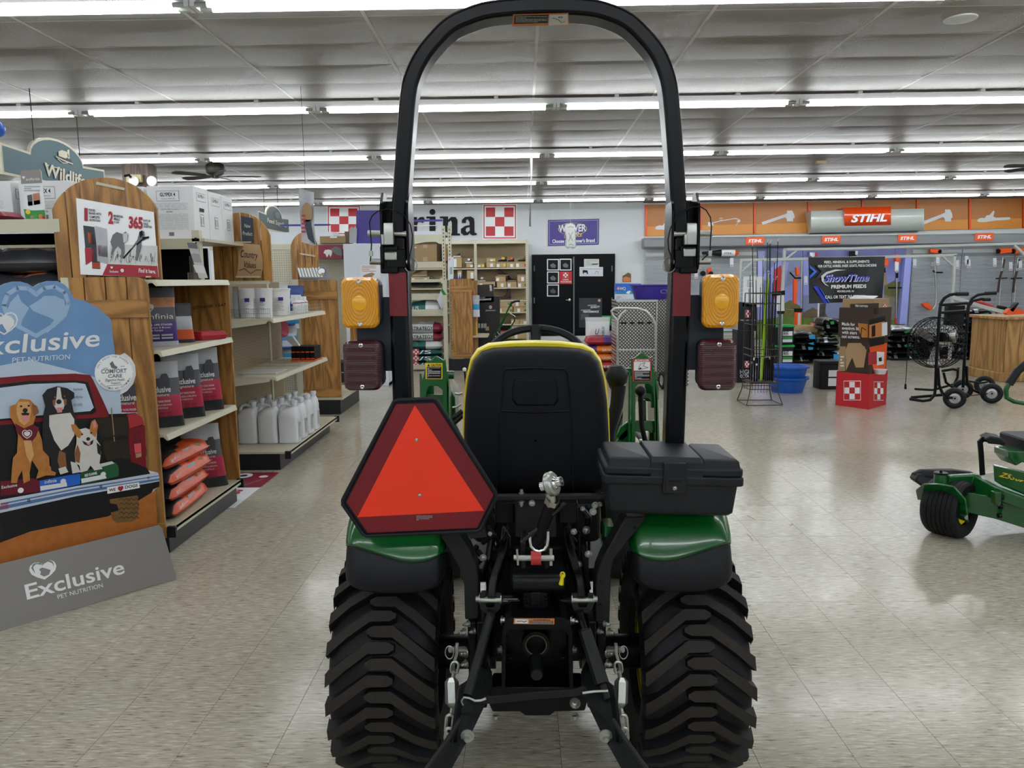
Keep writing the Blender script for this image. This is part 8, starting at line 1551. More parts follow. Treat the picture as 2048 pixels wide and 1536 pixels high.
# ---- black farm feed banner on its white frame
bf = thing('pipe_stand', 'white tubular frame standing over the tool aisle and carrying the black banner', 'frame', (5.5, 13.2, 0))
def wt_(pts, Y=13.1, sq=(.022, .022)): return B().tube([aY(x, y, Y) for x, y in pts], 0, M='valance_light', sq=sq).build('frame_tube', pr=bf, sm=0)
wt_([(1569, 498), (1566, 560), (1563, 610), (1560, 700)]); wt_([(1569, 499), (1700, 497), (1830, 493), (2048, 487), (2100, 486)], 13.1); wt_([(1480, 520), (1600, 518), (1760, 514), (1912, 510)], 13.0); wt_([(1909, 510), (1907, 560), (1904, 600), (1899, 720)], 13.0); wt_([(1884, 512), (1909, 534)], 13.0, (.015, .015)); wt_([(1570, 520), (1594, 500)], 13.1, (.015, .015)); wt_([(1483, 543), (1508, 521)], 13.0, (.015, .015)); wt_([(1481, 522), (1478, 600), (1474, 720)], 13.0); wt_([(1903, 594), (1960, 612), (2030, 630)], 12.6, (.02, .03)); wt_([(2028, 490), (2060, 520)], 13.1, (.02, .02))
bb = PY(12.95); rows = []
for k in range(9):
    f = k/8; rows.append([bb.p(1616+f*2+(1769-f*6-1616-f*2)*j/12, 515+(f*92)+(j/12)*(-2-f*3), .0)+V(0, -.02+.025*math.sin(j*.9+f*2)*f, 0) for j in range(13)])
t = B(); t.grid([r[::-1] for r in rows], 'banner_black'); bo = tag(t.build('feed_banner', sm=60), 'black farm feed banner with blue lettering and phone number', 'banner')
t = B(); o_ = .05
for q, M_ in (([(1617, 530), (1632, 543), (1617, 558), (1617, 551), (1626, 543), (1617, 536)], 'blue_print'), ([(1628, 530), (1640, 530), (1650, 543), (1638, 556), (1630, 556), (1641, 543)], 'bag_dark'), ([(1624, 573), (1634, 572), (1656, 606), (1647, 607)], 'royal'), ([(1634, 576), (1638, 576), (1658, 606), (1654, 606)], 'blue_print')): t.pp(bb, q, M_, o_)
for s, L, r_, h_, M_, it, bd in (('FEED, MINERAL & SUPPLEMENTS', (1646, 527), (1736, 525.5), 5, 'white', 0, .025), ('FOR CATTLE, HORSES, SHEEP, GOATS, PIGS & CHICKENS', (1634, 535), (1750, 533), 5, 'white', 0, .025), ('ShowTime', (1646, 564), (1736, 562), 14, 'off_white', .3, .045), ('ShowTime', (1645, 563), (1735, 561), 14, 'royal', .3, .02), ('PREMIUM FEEDS', (1660, 577), (1730, 575.5), 7, 'white', 0, .035), ('MOORELAND, IN', (1672, 584.5), (1705, 584), 4, 'white', 0, .02), ('CALL OR TEXT 765-355-1466', (1648, 597), (1728, 595.5), 6, 'white', 0, .025)): t.text(bb, s, L, r_, h_, M_, o_+(.004 if M_ == 'royal' else .002), bd, it)
t.pp(bb, [(1641, 562), (1640, 552), (1650, 544), (1668, 539), (1690, 540), (1670, 542), (1652, 548), (1645, 555), (1647, 566), (1656, 573), (1648, 570)], 'off_white', o_+.001); t.build('banner_print', pr=bo, sm=0)
# ---- shelf stack of glossy black sacks
def sack(x0, x1, yb, h_, Y, label, seed, film='black_film', tagc=None, g='glossy black feed sacks stacked on the floor', word=None, rz=0):
    a = aY(x0, yb, Y); c = aY(x1, yb, Y); w_ = c.x-a.x; T = TR((a.x+c.x)/2, Y+.28, max(a.z, .0)) @ RZ(rz); r = random.Random(seed)
    def zone(u, v, q): return 'clear_film' if (q and film == 'black_film' and math.sin(u*5+seed)*math.cos(v*3+seed*2) > .72) else film
    t = lying(w_, .55, h_, T, zone, seed=seed, n=14)
    if tagc: t.slab(PY(Y-.01), tagc[1], .01, MATS[tagc[0]])
    if word: t.text(PY(Y-.02), *word)
    return tag(t.build('feed_sack', sm=70), label, 'bag', g)
O_ = ['lowest', 'second', 'third', 'fourth', 'fifth', 'sixth', 'seventh', 'eighth']
ht_ = {'sky': ('sky_blue', [(1617, 671), (1629, 669), (1631, 678), (1619, 678)])}
for k, (yb, h_) in enumerate(((728, .122), (714, .088), (704, .104), (692, .097), (681, .14))): sack(1583, 1634, yb, h_, 13.4, '%s black sack from the floor in the stack beside the green lidded pails' % O_[k], 100+k, tagc=ht_['sky'] if k == 4 else (('sky_blue', [(1616, 687), (1627, 684), (1627, 690)]) if k == 3 else (('sky_blue', [(1616, 694), (1626, 694), (1626, 699), (1617, 700)]) if k == 2 else None)))
for k, (yb, h_) in enumerate(((729, .112), (716, .104), (704, .104), (692, .15))): sack(1635, 1683, yb, h_, 13.2, '%s black sack from the floor in the stack left of the cardboard bin' % O_[k], 110+k, tagc=('sky_blue', [(1667, 708), (1679, 708), (1679, 721), (1667, 720)]) if k == 0 else None)
sack(1588, 1660, 672, .17, 13.9, 'tan paper seed sack lying on top of the black stacks', 120, 'kraft', None, None, ('lindner', (1630, 671), (1654, 671), 5, 'ink', .01, 0, .2)); 
for k, (x, y) in enumerate(((1672, 672), (1668, 662), (1664, 651))): sack(x-20, x+22, y, .12, 13.5, '%s wrinkled black sack leaning on the cardboard bin' % ['lower', 'middle', 'upper'][k], 123+k, tagc=('lid_green', [(1660, 644), (1667, 642), (1668, 648), (1662, 649)]) if k == 2 else None)
for k in range(6): sack(1782, 1830, 722-k*11.5, .103, 13.75, '%s black sack from the floor in the stack left of the fan' % O_[k], 130+k, 'black_film' if k < 5 else 'clear_film', ('film_green', [(1808, 690), (1822, 686), (1823, 692), (1810, 694)]) if k == 3 else (('film_green', [(1807, 664), (1820, 657), (1824, 661), (1812, 667)]) if k == 5 else None))
for k in range(5): sack(1828, 1880, 722-k*11, .10, 13.9, '%s black sack from the floor in the stack behind the fan' % O_[k], 140+k)
for k in range(8): sack(1933, 1990, 722-k*13, .117, 13.7, '%s black sack from the floor in the tall stack beside the counter' % O_[k], 150+k, 'black_film', ('film_green', [(1950+k*2, 718-k*13), (1978, 716-k*13), (1976, 721-k*13), (1952, 722-k*13)]) if k in (0, 3, 5, 7) else None)
for k in range(6): sack(1988, 2004, 722-k*13, .118, 13.9, '%s black sack half hidden by the counter' % O_[k], 160+k)
sack(1880, 1932, 722, .14, 14.0, 'black sack on the floor seen between the fan wheels', 170); sack(1880, 1932, 709, .14, 14.0, 'second black sack from the floor seen behind the fan frame', 171)
# ---- pails, tubs
def lid_pail(x, yb, Y, w_, h_, label, lid='lid_green', g=None, word=True):
    a = aY(x, yb, Y); z = max(a.z, 0); k = w_/2; t = thing('feed_pail', label, 'pail', (a.x, Y, z), g); b_ = B()
    b_.rbox(a.x-k*.93, a.x+k*.93, Y, Y+w_*.9, z, z+h_*.9, .03, 'black_plastic'); b_.build('body', pr=t); B().rbox(a.x-k, a.x+k, Y-.01, Y+w_*.92, z+h_*.88, z+h_, .03, (lid)).build('lid', pr=t)
    l = B(); pl = PL((a.x, Y-.003, z), (1, 0, 0), (0, 0, 1)); brect(l, pl, -k*.2, h_*.45, k*.75, h_*.68, 'white', .001); brect(l, pl, -k*.2, h_*.12, k*.75, h_*.4, 'white' if lid != 'lid_green' else 'cooler_white', .001); 
    if lid == 'lid_green': brect(l, pl, -k*.2, h_*.26, k*.75, h_*.4, 'green_ink', .002); bt(l, pl, 'BULLET', -k*.15, k*.35, h_*.58, .035, 'ink', .03); bt(l, pl, 'PROOF', -k*.15, k*.35, h_*.48, .035, 'ink', .03)
    l.build('label', pr=t, sm=0); return t
lid_pail(1569, 729, 13.15, .34, .335, 'lower black pail with green lid beside the fork rack'); o = lid_pail(1569, 689, 13.15, .34, .33, 'upper black pail with green lid beside the fork rack')
lid_pail(1660, 780, 10.25, .30, .38, 'black square pail without green lid, half hidden by the red bin', 'black_plastic')
def tub(x, yb, Y, label, z=None):
    a = aY(x, yb, Y); z = max(a.z, 0) if z is None else z; pr = []
    for zz, k in ((0, .76), (.01, .78), (.165, .95), (.175, 1.06), (.20, 1.06), (.20, .97), (.19, .94), (.02, .75), (.015, .01)): pr.append([V(a.x+.255*k*math.cos(t), Y+.25+.25*k*math.sin(t), z+zz) for t in [2*math.pi*j/36 for j in range(36)]])
    return tag(B().loft(pr, 'tub_blue').build('feed_tub', sm=40), label, 'tub', 'blue feed tubs')
tub(1587, 784, 9.85, 'lower of the two stacked blue feed tubs', 0); t = tub(1587, 784, 9.85, 'upper of the two stacked blue feed tubs', .145)
q = B(); q.slab(PY(9.86), [(1612, 747), (1620, 746), (1620, 751), (1613, 752)], .003, 'off_white'); q.build('sticker', pr=t, sm=0)
# ---- wire rack with show sticks
rk = thing('stick_rack', 'brown wire rack full of black and lime show sticks', 'rack', (2.82, 9.15, 0)); X_, Y_ = 2.82, 9.15
def ring(hx, hy, z, r=.004): return [V(X_+a*hx, Y_+c*hy, z) for a, c in ((-1, -1), (1, -1), (1, 1), (-1, 1))]
for z, hx in ((.19, .17), (.26, .16), (.58, .16), (.66, .16), (.95, .16), (1.19, .16), (1.31, .16)): B().tube(ring(hx, .16, z), .005, 6, 'rack_brown', closed=True).build('ring_wire', pr=rk)
for sx in (-1, 1):
    for sy in (-1, 1): B().tube([V(X_+sx*.16, Y_+sy*.16, 1.31), V(X_+sx*.16, Y_+sy*.16, .2), V(X_+sx*.17, Y_+sy*.17, .14), V(X_+sx*.21, Y_+sy*.2, .012)], .006, 6, 'rack_brown').build('corner_post', pr=rk)
for sx in (-1, 1): B().tube([V(X_+sx*.21, Y_-.2, .008), V(X_+sx*.21, Y_+.2, .008)], .005, 6, 'rack_brown').build('foot_wire', pr=rk); B().tube([V(X_-.21, Y_+sx*.2, .008), V(X_+.21, Y_+sx*.2, .008)], .005, 6, 'rack_brown').build('foot_wire', pr=rk)
for k in range(9):
    for sy in (-.16, .16): B().cyl((X_-.14+k*.035, Y_+sy, .15), (X_-.14+k*.035, Y_+sy, .30 if k % 2 else 1.2), .0022, n=5, M='rack_brown').build('side_wire', pr=rk)
B().box(X_-.15, X_+.15, Y_-.15, Y_+.15, .26, .275, 'rack_brown').build('floor_plate', pr=rk, sm=0)
OR2 = OR+['thirteenth', 'fourteenth']; sticks = [(1505, 492, 1508), (1535, 485, 1530), (1539, 488, 1534), (1541, 487, 1538), (1556, 483, 1545), (1526, 520, 1524), (1500, 550, 1503), (1549, 525, 1541), (1530, 560, 1527), (1545, 565, 1541), (1498, 578, 1499), (1521, 575, 1517), (1512, 560, 1513), (1552, 560, 1544)]
for i, (xt, yt, xb) in enumerate(sticks):
    t = B(); Yk = Y_-.12+.02*(i % 12); a = aY(xt, yt, Yk+.05*(i % 3)); c = aY(xb, 776, Yk); c.z = .28; t.tube([c, c.lerp(a, .5), a], [.009, .007, .004], 7, 'ink'); t.tube([c+V(0, 0, .0), c+V(0, 0, .28)], .011, 7, 'ink'); t.tube([c.lerp(a, .16), c.lerp(a, .18)], .0125, 7, 'off_white')
    t.tube([a, a+V(.002, 0, .03), a+V(.012, 0, .045), a+V(.02, 0, .03)], .003, 5, 'zinc'); tag(t.build('show_stick', sm=60), 'black show stick, tip %s from the left in the wire rack' % OR2[sorted(range(14), key=lambda q: sticks[q][0]).index(i)], 'stick', 'black show sticks in the wire rack')
for i, (xt, yt, xb) in enumerate(((1534, 552, 1521), (1537, 556, 1523))):
    t = B(); a = aY(xt, yt, 9.1); c = aY(xb, 770, 9.08+.03*i); c.z = .28; t.tube([c, a], [.010, .008], 7, 'lime'); t.tube([a, a+V(0, 0, .04), a+V(.01, 0, .06), a+V(.03, 0, .05)], .003, 5, 'white'); tag(t.build('show_stick', sm=60), '%s lime green show stick in the wire rack' % ['left', 'right'][i], 'stick')
# ---- card stands behind the rack
t = B(); pc = PY(11.0); t.slab(pc, [(1474, 660), (1506, 662), (1506, 772), (1474, 768)], -.25, 'banner_black'); t.slab(pc, [(1477, 604), (1512, 606), (1512, 662), (1477, 660)], -.04, 'banner_black'); t.slab(pc, [(1487, 553), (1528, 553), (1522, 614), (1485, 613)], -.01, 'white')
checker(pc, 1491, 620, 1501, 635, '', .001, False, t, .02); checker(pc, 1489, 722, 1498, 735, '', .001, False, t, .02); t.text(pc, 'HIGH', (1480, 748), (1502, 748), 9, 'white', .003, 0); t.text(pc, 'OCTANE', (1480, 755), (1506, 755), 6, 'white', .003, .03); t.text(pc, 'FEED ADDITIVES', (1481, 641.5), (1510, 641.5), 2.5, 'white', .003); t.greek(pc, 1494, 560, 1506, 575, 5, 'ink', .002, 3, .25); tag(t.build('card_stand', sm=0), 'black cardboard stand with white card behind the stick rack', 'display')
t = B(); pc2 = PY(11.3); t.slab(pc2, [(1554, 590), (1568, 590), (1569, 622), (1554, 622)], -.02, 'white'); t.slab(pc2, [(1545, 584), (1570, 581), (1570, 590), (1545, 592)], -.05, 'ink'); t.slab(pc2, [(1555, 622), (1570, 622), (1568, 628), (1556, 628)], -.03, 'ink'); t.slab(pc2, [(1558, 628), (1564, 628), (1564, 735), (1558, 735)], -.03, 'grey_ink'); t.box(aY(1555, 735, 11.3).x, aY(1567, 735, 11.3).x, 11.2, 11.4, 0, .02, 'grey_ink'); t.slab(pc2, [(1559, 735), (1563, 735), (1563, 765), (1559, 765)], -.03, 'grey_ink'); tag(t.build('card_holder', sm=0), 'white card in a black holder right of the stick rack', 'display')
# ---- red floor bin with stacked display cartons
rb = thing('display_bin', 'red checkered cardboard floor bin filled with display cartons', 'display', (3.95, 8.8, 0)); A0, A1, A2, A3 = V(3.66, 8.97, 0), V(3.89, 8.64, 0), V(4.24, 8.97, 0), V(4.01, 9.3, 0)
A0 = aZ(1671, 810); A1 = aZ(1737, 819); A2 = aZ(1772, 809); A3 = A0+A2-A1
wl = B()
def face(p, q, z0, z1, M, b_): b_.prism([V(p.x, p.y, z0), V(q.x, q.y, z0), V(q.x, q.y, z1), V(p.x, p.y, z1)], (0, .006, 0), (M))
for p, q in ((A0, A1), (A1, A2), (A2, A3), (A3, A0)): face(p, q, 0, .40 if p is not A0 else .40, 'checker_red', wl)
wl.build('red_base', pr=rb, sm=0)
def fpl(p, q): u = (q-p).normalized(); return PL(p, u, (0, 0, 1))
t = B(); f1 = fpl(A0, A1); f2 = fpl(A1, A2); checker(f1, 1687.5, 761.5, 1722, 800.5, '', .003, False, t, .03); t.build('checker_print', pr=rb, sm=0); t = B(); checker(f2, 1747, 763, 1766.5, 801, '', .003, False, t, .03); t.build('checker_print', pr=rb, sm=0)
def pbox(p, q, r_, z0, z1, k, M, nm, off=0):
    c = (p+r_)/2; b_ = B(); P = [c+(v-c)*k for v in (A0, A1, A2, A3)]; b_.prism([V(v.x, v.y, z0) for v in P], (0, 0, z1-z0), (M)); return b_.build(nm, pr=rb, sm=0), P
o1, P1 = pbox(A0, A1, A2, .30, .80, .93, 'box_brown', 'lower_carton'); t = B(); g1_ = fpl(P1[0], P1[1]); g2_ = fpl(P1[1], P1[2])
for q, M_ in (([(1680, 693), (1692, 693), (1690, 742), (1676, 742)], 'kraft'), ([(1697, 686), (1722, 686), (1734, 700), (1728, 735), (1712, 735), (1705, 715), (1692, 742), (1692, 700)], 'paper_tan'), ([(1700, 690), (1730, 693), (1728, 706), (1712, 716), (1700, 706)], 'panel_orange_lt'), ([(1693, 730), (1710, 715), (1730, 712), (1733, 740), (1695, 752)], 'box_brown')): t.pp(g1_, q, M_, .002+.001*(len(q)-4))
t.pp(g2_, [(1737, 688), (1774, 686), (1770, 750), (1752, 752), (1748, 748)], 'orange', .002); t.pp(g2_, [(1736, 705), (1752, 703), (1753, 728), (1736, 730)], 'crimson', .004); t.pp(g2_, [(1753, 703), (1768, 704), (1767, 728), (1753, 731)], 'white', .004); t.pp(g2_, [(1756, 716), (1762, 714), (1763, 722), (1757, 723)], 'ink', .006)
for k in range(4): t.greek(g1_, 1681, 712+k*6, 1689, 716+k*6, 1, 'white', .004, k, .8)
b_ = t.build('carton_print', pr=rb, sm=0); B().lathe([(0, .001), (0, .055), (.045, .07), (.05, .075), (.055, .074), (.055, .001)], g2_.p(1751, 747, .05), (0, 0, 1), 20, mat('clear_tub', 'dfe4e6', .15, var=0)).build('clear_tub', pr=rb)
o2, P2 = pbox(A0, A1, A2, .80, 1.14, 1.02, 'box_brown', 'middle_carton'); t = B(); g3_ = fpl(P2[0], P2[1]); g4_ = fpl(P2[1], P2[2])
for i, s in enumerate(('Made for', 'evenings lit', 'with stars', 'not screens.')): t.text(g3_, s, (1684, 650.5+i*8.4), ((1710, 1718, 1714, 1720)[i], 652+i*8.4), 6.5, 'white', .002, .02)
t.pp(g3_, [(1716, 646), (1736, 648), (1736, 675), (1724, 675), (1718, 662)], 'panel_orange', .002); t.line(g3_, [(1722, 672), (1724, 655), (1732, 660)], 1.5, 'ink', .004); t.pp(g4_, [(1738, 645), (1768, 640), (1770, 672), (1738, 676)], 'panel_orange', .002); t.pp(g4_, [(1738, 640), (1770, 632), (1770, 642), (1738, 650)], 'ink', .003); t.pp(g4_, [(1738, 678), (1768, 674), (1768, 688), (1738, 694)], 'ink', .003); t.pp(g4_, [(1763, 646), (1774, 644), (1774, 670), (1763, 672)], 'white', .004); t.pp(g4_, [(1743, 652), (1750, 650), (1750, 672), (1743, 674)], 'ink', .004); t.build('carton_print', pr=rb, sm=0)
o3, P3 = pbox(A0, A1, A2, 1.14, 1.24, .9, 'kraft', 'top_carton'); t = B(); g5_ = fpl(P3[0], P3[1]); g6_ = fpl(P3[1], P3[2]); t.pp(g5_, [(1700, 608), (1758, 606), (1757, 628), (1702, 632)], 'box_brown', .002); t.text(g5_, 'FREE COOP SIGN', (1711, 613.5), (1736, 614.5), 4.2, 'white', .004, .025); t.text(g5_, 'OR DECAL PACK', (1711, 619.5), (1735, 620.5), 4.2, 'white', .004, .025); checker(g6_, 1767-2, 608, 1775-2, 617, '', .003, False, t, .02); t.build('carton_print', pr=rb, sm=0)
B().prism([V(P3[0].x+.1, P3[0].y, 1.24), V(P3[1].x, P3[1].y, 1.245), V(P3[1].x+.1, P3[1].y+.1, 1.27), V(P3[0].x+.15, P3[0].y, 1.275)], (0, .05, .004), 'off_white').build('loose_paper', pr=rb, sm=0)
# ---- drum fans on black barrow frames
def fancart(px_w, label, Y, dx, face_dir, lean=0, fan=True):
    t = thing('barrow_fan', label, 'fan', (0, Y, 0)); return t
fc = thing('barrow_fan', 'black drum fan on a tubular barrow frame with two pneumatic wheels', 'fan', (5.1, 8.9, 0))
def ft(pts, Y, r=.017, M='black_paint', nm='frame_tube', par=None): return B().tube([aY(x, y, Y) for x, y in pts], r, 10, (M)).build(nm, pr=par or fc)
ft([(1936, 588), (1915, 587), (1899, 590), (1888, 597), (1881, 608), (1878, 640), (1873, 720), (1871, 775), (1869, 790), (1860, 800), (1845, 802), (1820, 798)], 8.7); ft([(1936, 588), (1912, 588)], 8.7, .022, 'black_plastic', 'grip')
ft([(1823, 795), (1880, 790), (1885, 790)], 8.9); ft([(1876, 735), (1878, 770), (1884, 785), (1895, 795), (1908, 796)], 8.65, .016); ft([(1880, 610), (1935, 606)], 8.9); ft([(1884, 625), (1930, 622)], 9.0); ft([(1884, 742), (1905, 738), (1915, 740)], 9.0); ft([(1887, 745), (1892, 765), (1910, 778), (1935, 790)], 9.0, .015)
wheels = [(1909, 797, 8.66, fc), (1925, 775, 9.35, fc)]
fc2 = thing('barrow_cart', 'second black tubular barrow frame standing behind the fan', 'cart', (5.5, 9.2, 0))
ft([(1992, 587), (1972, 587), (1955, 590), (1944, 597), (1937, 610), (1933, 660), (1928, 735), (1926, 775)], 9.1, par=fc2); ft([(1992, 586), (1970, 587)], 9.1, .022, 'black_plastic', 'grip', fc2); ft([(1980, 599), (1962, 598), (1945, 602), (1938, 612)], 9.3, par=fc2); ft([(1980, 599), (1966, 599)], 9.3, .02, 'black_plastic', 'grip', fc2); ft([(1933, 732), (1934, 765), (1945, 780), (1960, 786), (1978, 788)], 9.1, .016, par=fc2); ft([(1916, 735), (1915, 755), (1908, 768), (1895, 772), (1865, 780), (1830, 778)], 9.6, .015, par=fc2); ft([(1935, 762), (1960, 766), (1975, 764)], 9.6, .012, par=fc2); ft([(1926, 793), (1978, 787)], 9.0, .006, par=fc2)
wheels += [(1983, 787, 9.0, fc2), (1969, 767, 9.7, fc2)]
for x, y, Yw, par in wheels:
    a = aY(x, y, Yw); R2 = max(.09, min(a.z, .16)) if False else .118; a.z = R2; ax_ = V(-.45, -1, 0).normalized(); B().lathe([(-.03, .06), (-.042, .085), (-.035, .112), (-.012, R2), (.012, R2), (.035, .112), (.042, .085), (.03, .06)], a, ax_, 32, 'rubber').build('tire', pr=par); B().lathe([(.03, .062), (.02, .055), (.024, .03), (.035, .022), (.035, .001)], a, ax_, 24, 'alu').build('rim', pr=par); B().lathe([(.035, .012), (.045, .01), (.045, .001)], a, ax_, 12, 'ink').build('hub', pr=par)
# cage and drum
fcn = aY(1873, 685, 8.95); cr2 = .29; fa = V(-.80, -.60, .08).normalized(); e1 = fa.cross(V(0, 0, 1)).normalized(); e2 = e1.cross(fa)*1
cg = B()
for r_, off in ((.29, -.09), (.29, .0), (.29, .09), (.27, .11), (.22, .135), (.16, .15), (.10, .158), (.05, .16), (.27, -.11), (.22, -.135), (.16, -.15), (.10, -.158)): cg.tube([fcn+fa*off+(e1*math.cos(t)+e2*math.sin(t))*r_ for t in [2*math.pi*j/36 for j in range(36)]], .003 if r_ < .28 else .006, 4, 'ink', closed=True)
for j in range(40):
    t_ = 2*math.pi*j/40; d = e1*math.cos(t_)+e2*math.sin(t_)
    for s_ in (1, -1): cg.tube([fcn+fa*.155*s_+d*.05, fcn+fa*.13*s_+d*.2, fcn+fa*.09*s_+d*.29, fcn+d*.292], .0026, 4, 'ink', cap=False)
stuff(cg.build('wire_cage', pr=fc))
for k in range(3): 
    t_ = 2*math.pi*k/3+.5; d = e1*math.cos(t_)+e2*math.sin(t_); s_ = fa.cross(d); B().prism([fcn+d*.05-s_*.03, fcn+d*.25-s_*.07+fa*.04, fcn+d*.26+s_*.05-fa*.03, fcn+d*.06+s_*.03], fa*.004, 'alu').build('blade', pr=fc, sm=0)
mt = aY(1895, 675, 8.8); B().lathe([(-.14, .001), (-.14, .055), (.06, .055), (.06, .001)], mt, fa*-1, 20, 'black_paint').build('motor', pr=fc); B().lathe([(.06, .058), (.085, .056), (.095, .03), (.095, .001)], mt, V(.8, -.55, 0), 20, 'zinc').build('motor_cover', pr=fc)
q = aY(1911, 672, 8.72); B().lathe([(-.10, .05), (-.03, .055), (-.03, .059), (.01, .059), (.012, .001)], q, V(.75, -.65, 0), 24, 'zinc').build('motor_end', pr=fc)
B().rbox(aY(1892, 630, 9.1).x, aY(1925, 630, 9.1).x, 9.05, 9.15, aY(0, 665, 9.1).z-.03, aY(0, 628, 9.1).z-.02, .01, 'ink').build('switch_box', pr=fc)
ft([(1816, 672), (1815, 700), (1813, 740), (1811, 770)], 8.85, .004, 'ink', 'power_cord'); B().cyl(aY(1811, 768, 8.85), aY(1811, 778, 8.85), .011, .014, n=8, M='ink').build('plug', pr=fc)
# ---- timber counter
ct = thing('sales_counter', 'varnished timber counter at the right edge of the picture', 'counter', (7.6, 11, 0)); cx0 = aY(2003, 740, 10.9).x
for k in range(8): B().box(cx0+.02+k*.19, cx0+.205+k*.19, 10.88, 10.90, .12, .87, 'counter_wood').build('plank', pr=ct, bevel=.002, sm=0)
for k in range(4): B().box(cx0, cx0+.02, 10.9+k*.2, 11.095+k*.2, .12, .87, 'counter_wood').build('side_plank', pr=ct, bevel=.002, sm=0)
B().box(cx0+.02, cx0+1.5, 10.9, 11.7, 0, .87, 'counter_wood').build('carcass', pr=ct, sm=0); B().box(cx0-.06, cx0+1.6, 10.82, 11.75, 0, .13, 'counter_wood').build('base_moulding', pr=ct, bevel=.01); B().box(cx0-.05, cx0+1.6, 10.82, 11.75, .87, .91, 'counter_wood').build('worktop', pr=ct, bevel=.008)
for i, (q, M_) in enumerate(((((2012, 626), (2018, 618), (2030, 616), (2046, 620), (2048, 628), (2016, 630)), 'orange'), (((2020, 620), (2036, 605), (2038, 607), (2026, 624)), 'ink'))):
    t = B(); t.slab(PY(11.0), list(q), -.08, (M_)); tag(t.build('hand_tool' if M_ == 'orange' else 'hand_saw', sm=0), ['orange handled tool lying on the timber counter', 'black folding blade standing up on the timber counter'][i], 'tool')
t = B(); t.tube([aY(x, y, 12.7) for x, y in ((1950, 603), (1965, 606), (1985, 614), (1995, 625))], .03, 8, 'red_paint'); t.tube([aY(x, y, 12.7) for x, y in ((1995, 614), (2010, 616), (2020, 630))], .03, 8, 'ink'); tag(t.build('harness', sm=50), 'red and black straps lying over the tall black sack stack', 'strap')
# == RIDING MOWER AT THE RIGHT EDGE
mw = thing('riding_mower', 'green zero turn mower with yellow wheel at the right picture edge', 'mower', (3.2, 4.4, 0)); Ym = 4.32
wc = aY(1899, 1020, Ym+.02); wc.z = .165; ax_ = V(.6, -.8, 0).normalized()
tt = B(); pr = [(-.085, .085), (-.10, .12), (-.098, .148), (-.085, .160)]
for k in range(6): x = -.075+k*.025; pr += [(x, .165), (x+.020, .165), (x+.021, .161), (x+.024, .161)]
pr += [(.085, .160), (.098, .148), (.10, .12), (.085, .085)]; tt.lathe(pr, wc, ax_, 48, 'rubber'); tt.build('caster_tire', pr=mw)
B().lathe([(.07, .086), (.05, .08), (.04, .04), (.07, .03), (.075, .001)], wc, ax_, 32, 'yellow_paint').build('caster_rim', pr=mw)
pk = PY(4.14)
def mp(q, M, th, nm, Y=4.14, bv=.004): return B().slab(PY(Y), q, -th, (M)).build(nm, pr=mw, bevel=bv)
fork = [aY(1851, 975, 4.22), aY(1868, 982, 4.12), aY(1905, 985, 4.06), aY(1920, 1000, 4.05), aY(1926, 1030, 4.06), aY(1930, 1040, 4.08)]
B().tube([aY(1848, 1000, 4.40), aY(1845, 984, 4.36), aY(1857, 975, 4.30), aY(1882, 975, 4.26), aY(1906, 980, 4.20), aY(1921, 998, 4.18), aY(1924, 1020, 4.19), aY(1926, 1040, 4.20)], 0, M='green_paint', sq=(.034, .005), up=(0, 0, 1)).build('caster_fork', pr=mw, bevel=.002)
B().cyl(wc, aY(1932, 1035, 4.15), .008, n=10, M='zinc').build('axle_bolt', pr=mw); a = aY(1931, 1035, 4.16); B().lathe([(0, .014), (.01, .014), (.011, .001)], a, V(.9, -.4, 0), 6, 'zinc').build('axle_nut', pr=mw)
a = aY(1880, 976, 4.3); z1 = aY(1880, 948, 4.3).z; B().lathe([(0, .036), (z1-a.z, .036)], a, (0, 0, 1), 24, 'green_paint').build('caster_spindle', pr=mw); B().lathe([(0, .038), (.006, .038), (.010, .034), (.010, .001)], V(a.x, a.y, z1), (0, 0, 1), 24, 'black_paint').build('spindle_cap', pr=mw); B().ball(V(a.x, a.y, z1+.015), .008, 'ink').build('grease_cap', pr=mw)
B().tube([aY(1892, 962, 4.32), aY(1945, 963, 4.36), aY(1990, 985, 4.2), aY(2060, 1010, 4.1), aY(2150, 1035, 4.0)], 0, M='green_paint', sq=(.022, .034), up=(0, 0, 1)).build('front_frame', pr=mw, bevel=.003)
B().prism([aY(1922, 983, 4.28), aY(1930, 1025, 4.28), aY(1990, 1038, 4.2), aY(2060, 1060, 4.1), aY(2160, 1080, 4.0), aY(2160, 1020, 4.0), aY(2060, 1005, 4.1), aY(1990, 994, 4.2)], (.05, .12, 0), 'green_paint').build('mower_deck', pr=mw, bevel=.006)
B().prism([aY(1925, 975, 4.42), aY(1990, 990, 4.25), aY(2160, 1035, 4.0), aY(2160, 960, 4.9), aY(1990, 945, 4.9), aY(1935, 950, 4.7)], (0, 0, -.03), 'green_paint').build('deck_top', pr=mw, bevel=.004)
B().tube([aY(1828, 955, 4.55), aY(1842, 951, 4.55), aY(1900, 950, 4.6), aY(1940, 952, 4.65)], [.03, .04, .04, .03], 10, 'black_plastic').build('deck_bumper', pr=mw); B().prism([aY(1830, 962, 4.5), aY(1838, 949, 4.5), aY(1930, 949, 4.6), aY(1925, 975, 4.5), aY(1870, 983, 4.45), aY(1856, 980, 4.45)], (0, .08, 0), 'black_plastic').build('chute_cover', pr=mw, bevel=.01)
B().tube([aY(1965, 950, 4.45), aY(1962, 905, 4.45), aY(1960, 884, 4.45), aY(1966, 878, 4.45), aY(1985, 881, 4.45)], 0, M='black_paint', sq=(.006, .014), up=(1, 0, 0)).build('pedal_arm', pr=mw)
